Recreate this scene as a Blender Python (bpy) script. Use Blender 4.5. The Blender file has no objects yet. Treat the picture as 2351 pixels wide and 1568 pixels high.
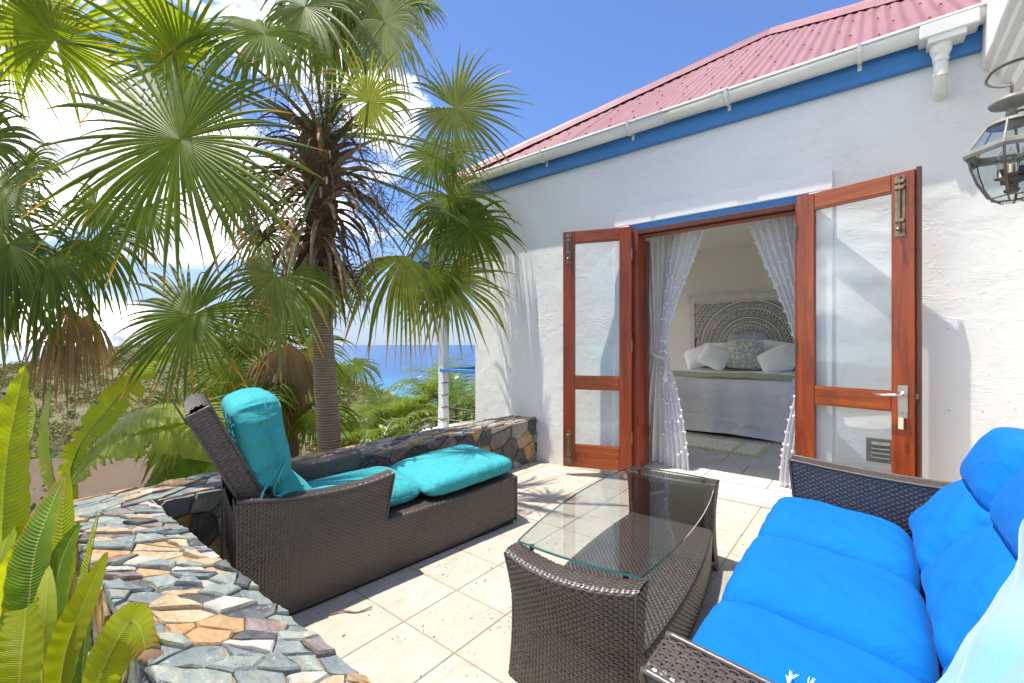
import bpy, bmesh, math, random
import numpy as np
from mathutils import Vector, Matrix
R = math.radians
random.seed(7); np.random.seed(7)
rnd = random.random
def ru(a, b): return a + (b - a) * random.random()
C = bpy.context.scene.collection
SC = bpy.context.scene

# ------------------------------------------------------------------ camera, sky, sun, exposure
EYE = 1.16
FP = 1020.0                                   # focal length measured on a 2350 px wide print of the photo
YAW = R(38.95)
FW = Vector((-math.sin(YAW), math.cos(YAW), 0)); RT = Vector((math.cos(YAW), math.sin(YAW), 0)); UP = Vector((0, 0, 1))
cam = bpy.data.cameras.new('camera'); camo = bpy.data.objects.new('camera', cam); C.objects.link(camo)
camo.location = (0, 0, EYE); camo.rotation_euler = (R(90), 0, YAW)
cam.sensor_width = 36.0; cam.lens = 36.0 * FP / 2350.0; cam.shift_y = 0.003
cam.clip_start = 0.02; cam.clip_end = 60000
SC.camera = camo
def at(px, py, d):
    "world point at depth d (m) in front of the camera station"
    return Vector((0, 0, EYE)) + FW * d + RT * ((px - 1175) / FP * d) + UP * ((791 - py) / FP * d)
def cdir(r, u, t):
    "direction given as right, up, towards the viewer"
    return (RT * r + UP * u - FW * t).normalized()

SUNV = Vector((-0.21, -0.19, 1.0)).normalized()          # towards the sun
SUN_EL = math.asin(SUNV.z); SUN_AZ = math.atan2(SUNV.x, SUNV.y)
W = bpy.data.worlds.new('World'); SC.world = W; W.use_nodes = True
nt = W.node_tree; nt.nodes.clear()
def N(nt, t, **k):
    n = nt.nodes.new(t)
    for a, b in k.items(): setattr(n, a, b)
    return n
def L(nt, a, b): nt.links.new(a, b)
def build_world():
    out = N(nt, 'ShaderNodeOutputWorld'); bg = N(nt, 'ShaderNodeBackground')
    sky = N(nt, 'ShaderNodeTexSky', sky_type='NISHITA', sun_disc=False)
    sky.sun_elevation = SUN_EL; sky.sun_rotation = SUN_AZ % (2 * math.pi)
    sky.altitude = 100; sky.air_density = 1.0; sky.dust_density = 0.6; sky.ozone_density = 2.0
    bg.inputs['Strength'].default_value = 0.15
    tc = N(nt, 'ShaderNodeTexCoord'); sep = N(nt, 'ShaderNodeSeparateXYZ')
    L(nt, tc.outputs['Generated'], sep.inputs[0])
    mp = N(nt, 'ShaderNodeMapping'); mp.inputs['Scale'].default_value = (1.0, 1.0, 2.1); mp.inputs['Location'].default_value = (3.1, 1.7, 0.4)
    L(nt, tc.outputs['Generated'], mp.inputs[0])
    n1 = N(nt, 'ShaderNodeTexNoise'); n1.inputs['Scale'].default_value = 2.6; n1.inputs['Detail'].default_value = 8; n1.inputs['Roughness'].default_value = 0.56; n1.inputs['Distortion'].default_value = 0.2
    L(nt, mp.outputs[0], n1.inputs['Vector'])
    # more cloud towards the west (left), clear in the east (right)
    dot = N(nt, 'ShaderNodeVectorMath', operation='DOT_PRODUCT'); dot.inputs[1].default_value = (-0.85, -0.42, -0.26)
    L(nt, tc.outputs['Generated'], dot.inputs[0])
    mr = N(nt, 'ShaderNodeMapRange'); mr.inputs[1].default_value = 0.18; mr.inputs[2].default_value = 0.82; mr.inputs[3].default_value = -0.10; mr.inputs[4].default_value = 0.22
    L(nt, dot.outputs['Value'], mr.inputs[0])
    ad = N(nt, 'ShaderNodeMath', operation='ADD'); L(nt, n1.outputs['Fac'], ad.inputs[0]); L(nt, mr.outputs[0], ad.inputs[1])
    # low band at the horizon stays hazy blue
    hz = N(nt, 'ShaderNodeMapRange'); hz.inputs[1].default_value = 0.03; hz.inputs[2].default_value = 0.17; hz.inputs[3].default_value = -0.16; hz.inputs[4].default_value = 0.03
    L(nt, sep.outputs['Z'], hz.inputs[0])
    ad2 = N(nt, 'ShaderNodeMath', operation='ADD'); L(nt, ad.outputs[0], ad2.inputs[0]); L(nt, hz.outputs[0], ad2.inputs[1])
    cr = N(nt, 'ShaderNodeMapRange', interpolation_type='SMOOTHSTEP'); cr.inputs[1].default_value = 0.54; cr.inputs[2].default_value = 0.64
    L(nt, ad2.outputs[0], cr.inputs[0])
    # cloud brightness: grey bellies, white tops
    n2 = N(nt, 'ShaderNodeTexNoise'); n2.inputs['Scale'].default_value = 5; n2.inputs['Detail'].default_value = 6
    L(nt, mp.outputs[0], n2.inputs['Vector'])
    cc = N(nt, 'ShaderNodeValToRGB'); e = cc.color_ramp.elements
    e[0].position = 0.34; e[0].color = (1.9, 2.0, 2.25, 1); e[1].position = 0.62; e[1].color = (12.5, 12.3, 12.0, 1); q_ = e.new(0.46); q_.color = (3.2, 3.25, 3.35, 1)
    L(nt, n2.outputs['Fac'], cc.inputs[0])
    # haze lift near the horizon
    hl = N(nt, 'ShaderNodeMapRange', interpolation_type='SMOOTHSTEP'); hl.inputs[1].default_value = 0.0; hl.inputs[2].default_value = 0.30; hl.inputs[3].default_value = 0.75; hl.inputs[4].default_value = 0.0
    L(nt, sep.outputs['Z'], hl.inputs[0])
    tint = N(nt, 'ShaderNodeMix', data_type='RGBA', blend_type='MULTIPLY'); tint.inputs['Factor'].default_value = 1; tint.inputs['B'].default_value = SKY_TINT
    L(nt, sky.outputs[0], tint.inputs['A'])
    m0 = N(nt, 'ShaderNodeMix', data_type='RGBA'); L(nt, hl.outputs[0], m0.inputs['Factor']); L(nt, tint.outputs['Result'], m0.inputs['A']); m0.inputs['B'].default_value = (1.15, 1.4, 1.85, 1)
    mx = N(nt, 'ShaderNodeMix', data_type='RGBA')
    L(nt, cr.outputs[0], mx.inputs['Factor']); L(nt, m0.outputs['Result'], mx.inputs['A']); L(nt, cc.outputs[0], mx.inputs['B'])
    L(nt, mx.outputs['Result'], bg.inputs['Color']); L(nt, bg.outputs[0], out.inputs[0])
SKY_TINT = (0.29, 0.345, 0.45, 1)
build_world()
sl = bpy.data.lights.new('sun', 'SUN'); sl.energy = 2.15; sl.angle = R(0.5); sl.color = (1.0, 0.945, 0.85)
so = bpy.data.objects.new('sun', sl); C.objects.link(so)
so.rotation_euler = (-SUNV).to_track_quat('-Z', 'Y').to_euler()
SC.view_settings.view_transform = 'Standard'; SC.view_settings.look = 'None'; SC.view_settings.exposure = 1.75; SC.view_settings.gamma = 1
SC.view_settings.use_curve_mapping = False
SC.render.engine = 'CYCLES'
SC.cycles.max_bounces = 10; SC.cycles.transparent_max_bounces = 24; SC.cycles.diffuse_bounces = 7; SC.cycles.glossy_bounces = 3; SC.cycles.transmission_bounces = 6
SC.cycles.use_denoising = True
try: SC.cycles.denoiser = 'OPENIMAGEDENOISE'
except Exception: pass
SC.cycles.sample_clamp_indirect = 6

# ------------------------------------------------------------------ materials
def newmat(name):
    m = bpy.data.materials.new(name); m.use_nodes = True
    t = m.node_tree; b = t.nodes.get('Principled BSDF')
    return m, t, b
def coords(t, scale=(1, 1, 1), rot=(0, 0, 0), kind='Object'):
    tc = N(t, 'ShaderNodeTexCoord'); mp = N(t, 'ShaderNodeMapping')
    mp.inputs['Scale'].default_value = scale; mp.inputs['Rotation'].default_value = rot
    L(t, tc.outputs[kind], mp.inputs[0]); return mp.outputs[0]
def noise(t, vec, scale, detail=4, rough=0.5, dist=0.0):
    n = N(t, 'ShaderNodeTexNoise'); n.inputs['Scale'].default_value = scale; n.inputs['Detail'].default_value = detail
    n.inputs['Roughness'].default_value = rough; n.inputs['Distortion'].default_value = dist
    L(t, vec, n.inputs['Vector']); return n.outputs['Fac']
def ramp(t, fac, stops):
    r = N(t, 'ShaderNodeValToRGB'); e = r.color_ramp.elements
    while len(e) < len(stops): e.new(0.5)
    for i, (p, c) in enumerate(stops): e[i].position = p; e[i].color = (*c, 1)
    L(t, fac, r.inputs[0]); return r.outputs[0]
def bump(t, b, h, strength, dist=0.01, prev=None):
    n = N(t, 'ShaderNodeBump'); n.inputs['Strength'].default_value = strength; n.inputs['Distance'].default_value = dist
    L(t, h, n.inputs['Height'])
    if prev is not None: L(t, prev, n.inputs['Normal'])
    L(t, n.outputs[0], b.inputs['Normal']); return n.outputs[0]
def mix(t, fac, a, b2, blend='MIX'):
    m = N(t, 'ShaderNodeMix', data_type='RGBA', blend_type=blend)
    for s, v in (('Factor', fac), ('A', a), ('B', b2)):
        if isinstance(v, (int, float)): m.inputs[s].default_value = v
        elif isinstance(v, tuple): m.inputs[s].default_value = (*v, 1) if len(v) == 3 else v
        else: L(t, v, m.inputs[s])
    return m.outputs['Result']
def mrange(t, v, a, b2, c=0.0, d=1.0):
    n = N(t, 'ShaderNodeMapRange'); n.inputs[1].default_value = a; n.inputs[2].default_value = b2; n.inputs[3].default_value = c; n.inputs[4].default_value = d
    L(t, v, n.inputs[0]); return n.outputs[0]
def math2(t, op, a, b2):
    n = N(t, 'ShaderNodeMath', operation=op)
    for i, v in enumerate((a, b2)):
        if isinstance(v, (int, float)): n.inputs[i].default_value = v
        else: L(t, v, n.inputs[i])
    return n.outputs[0]
def objrand(t):
    return N(t, 'ShaderNodeObjectInfo').outputs['Random']
def simple(name, col, rough=0.5, var=0.15, scale=8, bumps=0.0, bscale=60, metal=0.0, spec=None, coat=0.0, kind='Object', stretch=(1, 1, 1), detail=5, bdist=0.004):
    m, t, b = newmat(name); v = coords(t, stretch, kind=kind)
    f = noise(t, v, scale, detail, 0.6)
    lo = tuple(c * (1 - var) for c in col); hi = tuple(min(1, c * (1 + var)) for c in col)
    L(t, ramp(t, f, [(0.3, lo), (0.7, hi)]), b.inputs['Base Color'])
    b.inputs['Roughness'].default_value = rough; b.inputs['Metallic'].default_value = metal
    if spec is not None: b.inputs['Specular IOR Level'].default_value = spec
    if coat: b.inputs['Coat Weight'].default_value = coat; b.inputs['Coat Roughness'].default_value = 0.12
    if bumps: bump(t, b, noise(t, v, bscale, 4, 0.6), bumps, bdist)
    return m
M = {}
def plaster(name, col, st=0.48):
    m, t, b = newmat(name); v = coords(t)
    big = noise(t, v, 1.1, 4, 0.5)
    stain = noise(t, v, 4.5, 6, 0.7)
    c1 = ramp(t, big, [(0.3, tuple(x * 0.955 for x in col)), (0.7, col)])
    c2 = mix(t, mrange(t, stain, 0.5, 0.75, 0, 0.12), c1, tuple(x * y for x, y in zip(col, (0.8, 0.79, 0.74))))
    spk = noise(t, v, 38, 2, 0.4)
    c3 = mix(t, mrange(t, spk, 0.76, 0.79, 0, 0.5), c2, (0.30, 0.27, 0.22))
    L(t, c3, b.inputs['Base Color']); b.inputs['Roughness'].default_value = 0.85; b.inputs['Specular IOR Level'].default_value = 0.2
    # trowel strokes: stretched distorted noise ridges in two directions + fine grit
    va = coords(t, (1, 1, 3.2), (0, R(28), 0)); vb = coords(t, (1, 1, 4.2), (0, R(-42), 0))
    ra = N(t, 'ShaderNodeMath', operation='ABSOLUTE'); L(t, math2(t, 'SUBTRACT', noise(t, va, 3.4, 4, 0.5, 1.2), 0.5), ra.inputs[0])
    rb = N(t, 'ShaderNodeMath', operation='ABSOLUTE'); L(t, math2(t, 'SUBTRACT', noise(t, vb, 5.2, 3, 0.5, 1.5), 0.5), rb.inputs[0])
    ha = mrange(t, ra.outputs[0], 0.0, 0.02, 1, 0); hb = mrange(t, rb.outputs[0], 0.0, 0.013, 1, 0)
    msk = mrange(t, noise(t, v, 1.7, 3, 0.5), 0.46, 0.64, 0, 1)
    h = math2(t, 'MULTIPLY', math2(t, 'ADD', ha, hb), msk)
    h = math2(t, 'ADD', math2(t, 'MULTIPLY', h, 0.30), math2(t, 'MULTIPLY', noise(t, v, 7, 5, 0.5, 0.6), 1.1))
    h = math2(t, 'ADD', h, math2(t, 'MULTIPLY', noise(t, v, 70, 3, 0.6), 0.10))
    bump(t, b, h, st, 0.012)
    return m
M['plaster'] = plaster('white_plaster', (0.81, 0.80, 0.775))
M['plaster2'] = plaster('smooth_plaster', (0.82, 0.81, 0.80), 0.22)
M['room'] = simple('beige_room_paint', (0.82, 0.765, 0.68), 0.8, 0.03, 2, 0.15, 40)
def painted_wood(name, col, peel=(0.30, 0.17, 0.08)):
    m, t, b = newmat(name); v = coords(t); vs = coords(t, (0.7, 6, 9))
    f = noise(t, vs, 3.0, 6, 0.65)
    g = noise(t, coords(t, (1.2, 6, 7)), 1.6, 6, 0.7)
    c = ramp(t, f, [(0.3, tuple(x * 0.88 for x in col)), (0.7, tuple(min(1, x * 1.08) for x in col))])
    c = mix(t, mrange(t, g, 0.655, 0.67, 0, 0.9), c, peel)
    L(t, c, b.inputs['Base Color']); b.inputs['Roughness'].default_value = 0.5
    bump(t, b, math2(t, 'ADD', f, mrange(t, g, 0.655, 0.67, 0, -0.6)), 0.35, 0.004)
    return m
M['blue_wood'] = painted_wood('blue_painted_wood', (0.045, 0.20, 0.48))
M['white_wood'] = simple('white_painted_wood', (0.78, 0.79, 0.82), 0.5, 0.05, 5, 0.25, 30, stretch=(3, 3, 0.7))
M['gutter'] = simple('white_pvc', (0.74, 0.73, 0.67), 0.35, 0.06, 3, 0.05, 60)
def wood(name, c1, c2, axis='z', rough=0.38, coat=0.12):
    m, t, b = newmat(name)
    sc = {'z': (11, 11, 0.9), 'x': (0.9, 11, 11), 'y': (11, 0.9, 11)}[axis]
    v = coords(t, sc); tc = N(t, 'ShaderNodeObjectInfo')
    va = N(t, 'ShaderNodeVectorMath', operation='ADD'); L(t, v, va.inputs[0]); L(t, tc.outputs['Location'], va.inputs[1])
    f = noise(t, va.outputs[0], 2.2, 7, 0.62, 0.8)
    g = noise(t, va.outputs[0], 9, 3, 0.7)
    blot = noise(t, coords(t), 3.3, 4, 0.6)
    col = ramp(t, math2(t, 'ADD', math2(t, 'MULTIPLY', f, 0.75), math2(t, 'MULTIPLY', g, 0.25)), [(0.33, c1), (0.62, c2)])
    col = mix(t, mrange(t, blot, 0.55, 0.72, 0, 0.55), col, tuple(x * 0.45 for x in c1))
    L(t, col, b.inputs['Base Color']); b.inputs['Roughness'].default_value = rough
    b.inputs['Coat Weight'].default_value = coat; b.inputs['Coat Roughness'].default_value = 0.15
    bump(t, b, f, 0.12, 0.002); return m
M['wood_z'] = wood('varnished_wood_upright', (0.15, 0.017, 0.002), (0.34, 0.056, 0.004), 'z')
M['wood_x'] = wood('varnished_wood_rail', (0.18, 0.024, 0.003), (0.40, 0.084, 0.007), 'x')
M['wood_dark'] = wood('dark_frame_wood', (0.045, 0.010, 0.005), (0.13, 0.028, 0.010), 'z', 0.4, 0.1)
def glassmat(name, tint=(0.93, 0.97, 0.97), ior=1.5, boost=1.0):
    m = bpy.data.materials.new(name); m.use_nodes = True; t = m.node_tree; t.nodes.clear()
    o = N(t, 'ShaderNodeOutputMaterial'); tr = N(t, 'ShaderNodeBsdfTransparent'); gl = N(t, 'ShaderNodeBsdfGlossy')
    tr.inputs[0].default_value = (*tint, 1); gl.inputs['Roughness'].default_value = 0.015
    fr = N(t, 'ShaderNodeFresnel'); fr.inputs['IOR'].default_value = ior
    ge = N(t, 'ShaderNodeNewGeometry')
    f = math2(t, 'MULTIPLY', math2(t, 'MULTIPLY', fr.outputs[0], boost), math2(t, 'SUBTRACT', 1.0, ge.outputs['Backfacing']))
    mx = N(t, 'ShaderNodeMixShader'); L(t, f, mx.inputs[0]); L(t, tr.outputs[0], mx.inputs[1]); L(t, gl.outputs[0], mx.inputs[2]); L(t, mx.outputs[0], o.inputs[0])
    return m
M['glass'] = glassmat('window_glass', (0.93, 0.96, 0.97), 1.52, 1.6)
M['lantern_glass'] = glassmat('bevelled_lantern_glass', (0.84, 0.88, 0.88), 1.52, 3.0)
M['table_glass'] = glassmat('table_glass', (0.88, 0.925, 0.92), 1.52, 2.0)
M['glass_edge'] = simple('green_glass_edge', (0.03, 0.20, 0.19), 0.1, 0.1, 3, coat=1.0)
M['brass'] = simple('aged_brass', (0.24, 0.19, 0.12), 0.42, 0.3, 25, 0.2, 120, metal=0.85)
M['steel'] = simple('brushed_nickel', (0.52, 0.48, 0.42), 0.3, 0.12, 20, 0.05, 80, metal=0.95)
M['darkmetal'] = simple('aged_dark_metal', (0.17, 0.15, 0.125), 0.55, 0.3, 22, 0.2, 90, metal=0.6)
M['pewter'] = simple('weathered_pewter', (0.25, 0.24, 0.21), 0.6, 0.22, 14, 0.25, 80, metal=0.35)
M['roof'] = None
def roofmat():
    m, t, b = newmat('red_painted_corrugated_metal'); v = coords(t); vs = coords(t, (6, 0.8, 0.8))
    f = noise(t, vs, 2.0, 5, 0.6); g = noise(t, v, 0.8, 4, 0.5)
    c = ramp(t, f, [(0.3, (0.27, 0.110, 0.102)), (0.7, (0.35, 0.158, 0.148))])
    c = mix(t, mrange(t, g, 0.4, 0.7, 0, 0.5), c, (0.33, 0.165, 0.155))
    c = mix(t, mrange(t, objrand(t), 0, 1, 0, 0.3), c, (0.26, 0.09, 0.095))
    L(t, c, b.inputs['Base Color']); b.inputs['Roughness'].default_value = 0.42; b.inputs['Specular IOR Level'].default_value = 0.5
    return m
M['roof'] = roofmat()
M['rust'] = simple('rusty_screw', (0.33, 0.13, 0.05), 0.8, 0.3, 40)
def travertine(name='travertine_tile', base=(0.455, 0.415, 0.355)):
    m, t, b = newmat(name); v = coords(t); inf = N(t, 'ShaderNodeObjectInfo')
    off = N(t, 'ShaderNodeVectorMath', operation='ADD'); L(t, v, off.inputs[0])
    sc = N(t, 'ShaderNodeVectorMath', operation='SCALE'); L(t, inf.outputs['Location'], sc.inputs[0]); sc.inputs['Scale'].default_value = 7.3
    L(t, sc.outputs[0], off.inputs[1]); o = off.outputs[0]
    st = N(t, 'ShaderNodeMapping'); st.inputs['Scale'].default_value = (2.0, 1.0, 1); L(t, o, st.inputs[0])
    big = noise(t, o, 5, 5, 0.6, 0.5); band = noise(t, st.outputs[0], 7, 6, 0.68, 0.8)
    c = ramp(t, band, [(0.30, tuple(x * y for x, y in zip(base, (0.88, 0.84, 0.78)))), (0.5, base), (0.72, tuple(min(1, x * y) for x, y in zip(base, (1.14, 1.14, 1.15))))])
    c = mix(t, mrange(t, inf.outputs['Random'], 0, 1, 0, 0.30), c, tuple(x * y for x, y in zip(base, (0.93, 0.85, 0.74))))
    pit = noise(t, st.outputs[0], 34, 4, 0.6, 0.4); clus = noise(t, o, 6, 3, 0.5)
    pf = math2(t, 'MULTIPLY', mrange(t, pit, 0.60, 0.66, 0, 1), mrange(t, clus, 0.46, 0.62, 0, 1))
    c = mix(t, math2(t, 'MULTIPLY', pf, 0.8), c, (0.14, 0.09, 0.045))
    L(t, c, b.inputs['Base Color']); b.inputs['Roughness'].default_value = 0.6; b.inputs['Specular IOR Level'].default_value = 0.3
    h = math2(t, 'SUBTRACT', math2(t, 'MULTIPLY', band, 0.4), pf)
    bump(t, b, h, 0.5, 0.003); return m
M['trav'] = travertine()
M['roomtile'] = travertine('room_floor_tile', (0.60, 0.56, 0.50))
M['grout'] = simple('sandy_grout', (0.27, 0.23, 0.18), 0.9, 0.2, 20, 0.3, 90)
M['mortar'] = simple('sandy_mortar', (0.27, 0.205, 0.14), 0.95, 0.3, 12, 1.0, 50, bdist=0.01)
def stonemat(name, cols, lay=0.6):
    m, t, b = newmat(name); inf = N(t, 'ShaderNodeObjectInfo'); v = coords(t, kind='Object')
    sc = N(t, 'ShaderNodeVectorMath', operation='SCALE'); sc.inputs['Scale'].default_value = 9.0
    cmb = N(t, 'ShaderNodeCombineXYZ'); L(t, inf.outputs['Random'], cmb.inputs[0]); L(t, inf.outputs['Random'], cmb.inputs[1]); L(t, cmb.outputs[0], sc.inputs[0])
    off = N(t, 'ShaderNodeVectorMath', operation='ADD'); L(t, v, off.inputs[0]); L(t, sc.outputs[0], off.inputs[1]); o = off.outputs[0]
    mp = N(t, 'ShaderNodeMapping'); mp.inputs['Scale'].default_value = (1, 3.5, 2.0); mp.inputs['Rotation'].default_value = (0, 0, R(35)); L(t, o, mp.inputs[0])
    f = noise(t, mp.outputs[0], 6, 8, 0.7, 0.9); g = noise(t, o, 9, 5, 0.65)
    c = ramp(t, f, [(0.30, cols[0]), (0.5, cols[1]), (0.68, cols[2])])
    c = mix(t, mrange(t, g, 0.50, 0.66, 0, 0.6), c, cols[3])
    sp = noise(t, o, 60, 3, 0.6); c = mix(t, mrange(t, sp, 0.62, 0.7, 0, 0.35), c, (0.62, 0.6, 0.55))
    L(t, c, b.inputs['Base Color']); b.inputs['Roughness'].default_value = 0.72; b.inputs['Specular IOR Level'].default_value = 0.35
    h = math2(t, 'ADD', f, math2(t, 'MULTIPLY', g, 0.5)); bump(t, b, h, 0.9, 0.012); return m
STONES = [stonemat('slate_stone', [(0.091, 0.111, 0.118), (0.156, 0.187, 0.193), (0.244, 0.277, 0.271), (0.261, 0.261, 0.221)]),
          stonemat('tan_stone', [(0.303, 0.216, 0.121), (0.396, 0.295, 0.181), (0.463, 0.389, 0.275), (0.214, 0.160, 0.113)]),
          stonemat('ochre_stone', [(0.325, 0.164, 0.067), (0.418, 0.250, 0.116), (0.442, 0.341, 0.200), (0.169, 0.129, 0.102)]),
          stonemat('purple_stone', [(0.109, 0.082, 0.082), (0.188, 0.154, 0.151), (0.267, 0.233, 0.220), (0.315, 0.194, 0.107)]),
          stonemat('pale_stone', [(0.316, 0.303, 0.269), (0.410, 0.383, 0.336), (0.474, 0.454, 0.407), (0.220, 0.247, 0.253)]),
          stonemat('green_grey_stone', [(0.147, 0.173, 0.160), (0.211, 0.245, 0.224), (0.296, 0.316, 0.269), (0.389, 0.349, 0.255)]),
          stonemat('dark_stone', [(0.037, 0.042, 0.046), (0.073, 0.080, 0.087), (0.137, 0.143, 0.140), (0.175, 0.128, 0.081)])]
def wickermat():
    m, t, b = newmat('dark_brown_resin_wicker'); v = coords(t)
    f = noise(t, v, 30, 3, 0.6); g = noise(t, v, 2.5, 3, 0.5)
    c = ramp(t, f, [(0.3, (0.042, 0.033, 0.029)), (0.7, (0.080, 0.063, 0.055))])
    c = mix(t, mrange(t, g, 0.35, 0.75, 0, 0.55), c, (0.110, 0.086, 0.072))
    c = mix(t, mrange(t, noise(t, coords(t, (1, 1, 22)), 5, 3, 0.6), 0.4, 0.7, 0, 0.4), c, (0.105, 0.082, 0.070)); L(t, c, b.inputs['Base Color']); b.inputs['Roughness'].default_value = 0.36; b.inputs['Specular IOR Level'].default_value = 0.75
    bump(t, b, noise(t, v, 160, 2, 0.5), 0.15, 0.001); return m
M['wicker'] = wickermat()
M['wickcore'] = simple('dark_wicker_core', (0.010, 0.008, 0.008), 0.7, 0.2, 10)
def fabric(name, col, fuzz=0.3, wr=0.5, wscale=7):
    m, t, b = newmat(name); v = coords(t)
    f = noise(t, v, 3, 4, 0.5); c = ramp(t, f, [(0.3, tuple(x * 0.92 for x in col)), (0.7, tuple(min(1, x * 1.06) for x in col))])
    L(t, c, b.inputs['Base Color']); b.inputs['Roughness'].default_value = 0.85; b.inputs['Specular IOR Level'].default_value = 0.15
    b.inputs['Sheen Weight'].default_value = fuzz; b.inputs['Sheen Roughness'].default_value = 0.4; b.inputs['Sheen Tint'].default_value = (*[min(1, x * 1.5 + 0.1) for x in col], 1)
    p = bump(t, b, noise(t, v, 700, 2, 0.5), 0.25, 0.0006)
    w = noise(t, coords(t, (1, 1.6, 0.8), (0, 0.3, 0.5)), wscale, 3, 0.45, 1.6)
    bump(t, b, w, wr, 0.02, p); return m
M['teal'] = fabric('turquoise_canvas', (0.045, 0.33, 0.36), 0.3, 0.8)
M['blue'] = fabric('bright_blue_canvas', (0.002, 0.138, 0.48), 0.15, 0.55, 5)
def towelmat():
    m, t, b = newmat('pale_turquoise_cotton'); v = coords(t)
    f = noise(t, v, 3.5, 4, 0.5)
    c = ramp(t, f, [(0.35, (0.085, 0.29, 0.30)), (0.5, (0.17, 0.345, 0.355)), (0.7, (0.25, 0.37, 0.375))])
    L(t, c, b.inputs['Base Color']); b.inputs['Roughness'].default_value = 0.95; b.inputs['Sheen Weight'].default_value = 0.4
    wv = N(t, 'ShaderNodeTexWave'); wv.inputs['Scale'].default_value = 120; wv.inputs['Distortion'].default_value = 1.5; L(t, coords(t, (1, 1, 1), (0, 0, 0.6)), wv.inputs[0])
    bump(t, b, wv.outputs['Fac'], 0.3, 0.002); return m
M['towel'] = towelmat()
def clothmat(name, col, transl=0.3, alpha=1.0, wr=0.3):
    m = bpy.data.materials.new(name); m.use_nodes = True; t = m.node_tree; t.nodes.clear()
    o = N(t, 'ShaderNodeOutputMaterial'); d = N(t, 'ShaderNodeBsdfDiffuse'); tl = N(t, 'ShaderNodeBsdfTranslucent'); tp = N(t, 'ShaderNodeBsdfTransparent')
    v = coords(t); c = ramp(t, noise(t, v, 5, 4, 0.5), [(0.3, tuple(x * 0.93 for x in col)), (0.7, col)])
    L(t, c, d.inputs[0]); L(t, c, tl.inputs[0])
    m1 = N(t, 'ShaderNodeMixShader'); m1.inputs[0].default_value = transl; L(t, d.outputs[0], m1.inputs[1]); L(t, tl.outputs[0], m1.inputs[2])
    bn = N(t, 'ShaderNodeBump'); bn.inputs['Strength'].default_value = wr; bn.inputs['Distance'].default_value = 0.01; L(t, noise(t, v, 14, 4, 0.6), bn.inputs['Height']); L(t, bn.outputs[0], d.inputs['Normal'])
    if alpha < 1:
        m2 = N(t, 'ShaderNodeMixShader'); m2.inputs[0].default_value = alpha; L(t, tp.outputs[0], m2.inputs[1]); L(t, m1.outputs[0], m2.inputs[2]); L(t, m2.outputs[0], o.inputs[0])
    else: L(t, m1.outputs[0], o.inputs[0])
    return m
M['curtain'] = clothmat('cream_cotton_curtain', (0.86, 0.83, 0.78), 0.3)
M['sheer'] = clothmat('white_sheer_voile', (0.90, 0.90, 0.93), 0.45, 0.84)
M['pom'] = clothmat('white_pompom', (0.88, 0.88, 0.90), 0.3)
M['linen'] = clothmat('white_bed_linen', (0.88, 0.87, 0.87), 0.05, wr=0.5)
M['throwc'] = clothmat('pale_yellow_throw', (0.58, 0.56, 0.38), 0.05, wr=1.0)
M['pillow_blue'] = clothmat('grey_blue_quilt', (0.38, 0.42, 0.47), 0.05, wr=0.6)
M['board'] = simple('whitewashed_carved_wood', (0.64, 0.60, 0.55), 0.7, 0.1, 12, 0.4, 60)
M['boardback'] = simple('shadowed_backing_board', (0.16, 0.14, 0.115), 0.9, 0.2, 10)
def patternmat(name, a, b2, scale, thr=0.5):
    m, t, b = newmat(name); v = coords(t)
    vo = N(t, 'ShaderNodeTexVoronoi'); vo.inputs['Scale'].default_value = scale; vo.feature = 'DISTANCE_TO_EDGE'
    w = N(t, 'ShaderNodeVectorMath', operation='ADD'); L(t, v, w.inputs[0])
    nn = N(t, 'ShaderNodeTexNoise'); nn.inputs['Scale'].default_value = scale; L(t, v, nn.inputs['Vector'])
    s = N(t, 'ShaderNodeVectorMath', operation='SCALE'); s.inputs['Scale'].default_value = 1.2 / scale; L(t, nn.outputs['Color'], s.inputs[0]); L(t, s.outputs[0], w.inputs[1])
    L(t, w.outputs[0], vo.inputs['Vector'])
    c = mix(t, mrange(t, vo.outputs['Distance'], thr * 0.16, thr * 0.22, 0, 1), a, b2)
    L(t, c, b.inputs['Base Color']); b.inputs['Roughness'].default_value = 0.95
    bump(t, b, vo.outputs['Distance'], 0.5, 0.01); return m
M['rug'] = patternmat('yellow_white_rug_pile', (0.72, 0.66, 0.34), (0.80, 0.80, 0.79), 22)
M['rugband'] = simple('yellow_rug_border', (0.70, 0.62, 0.30), 0.95, 0.08, 30, 0.4, 200)
M['cush_pat'] = patternmat('green_cream_cushion_print', (0.38, 0.44, 0.40), (0.64, 0.62, 0.52), 16, 0.7)
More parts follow.
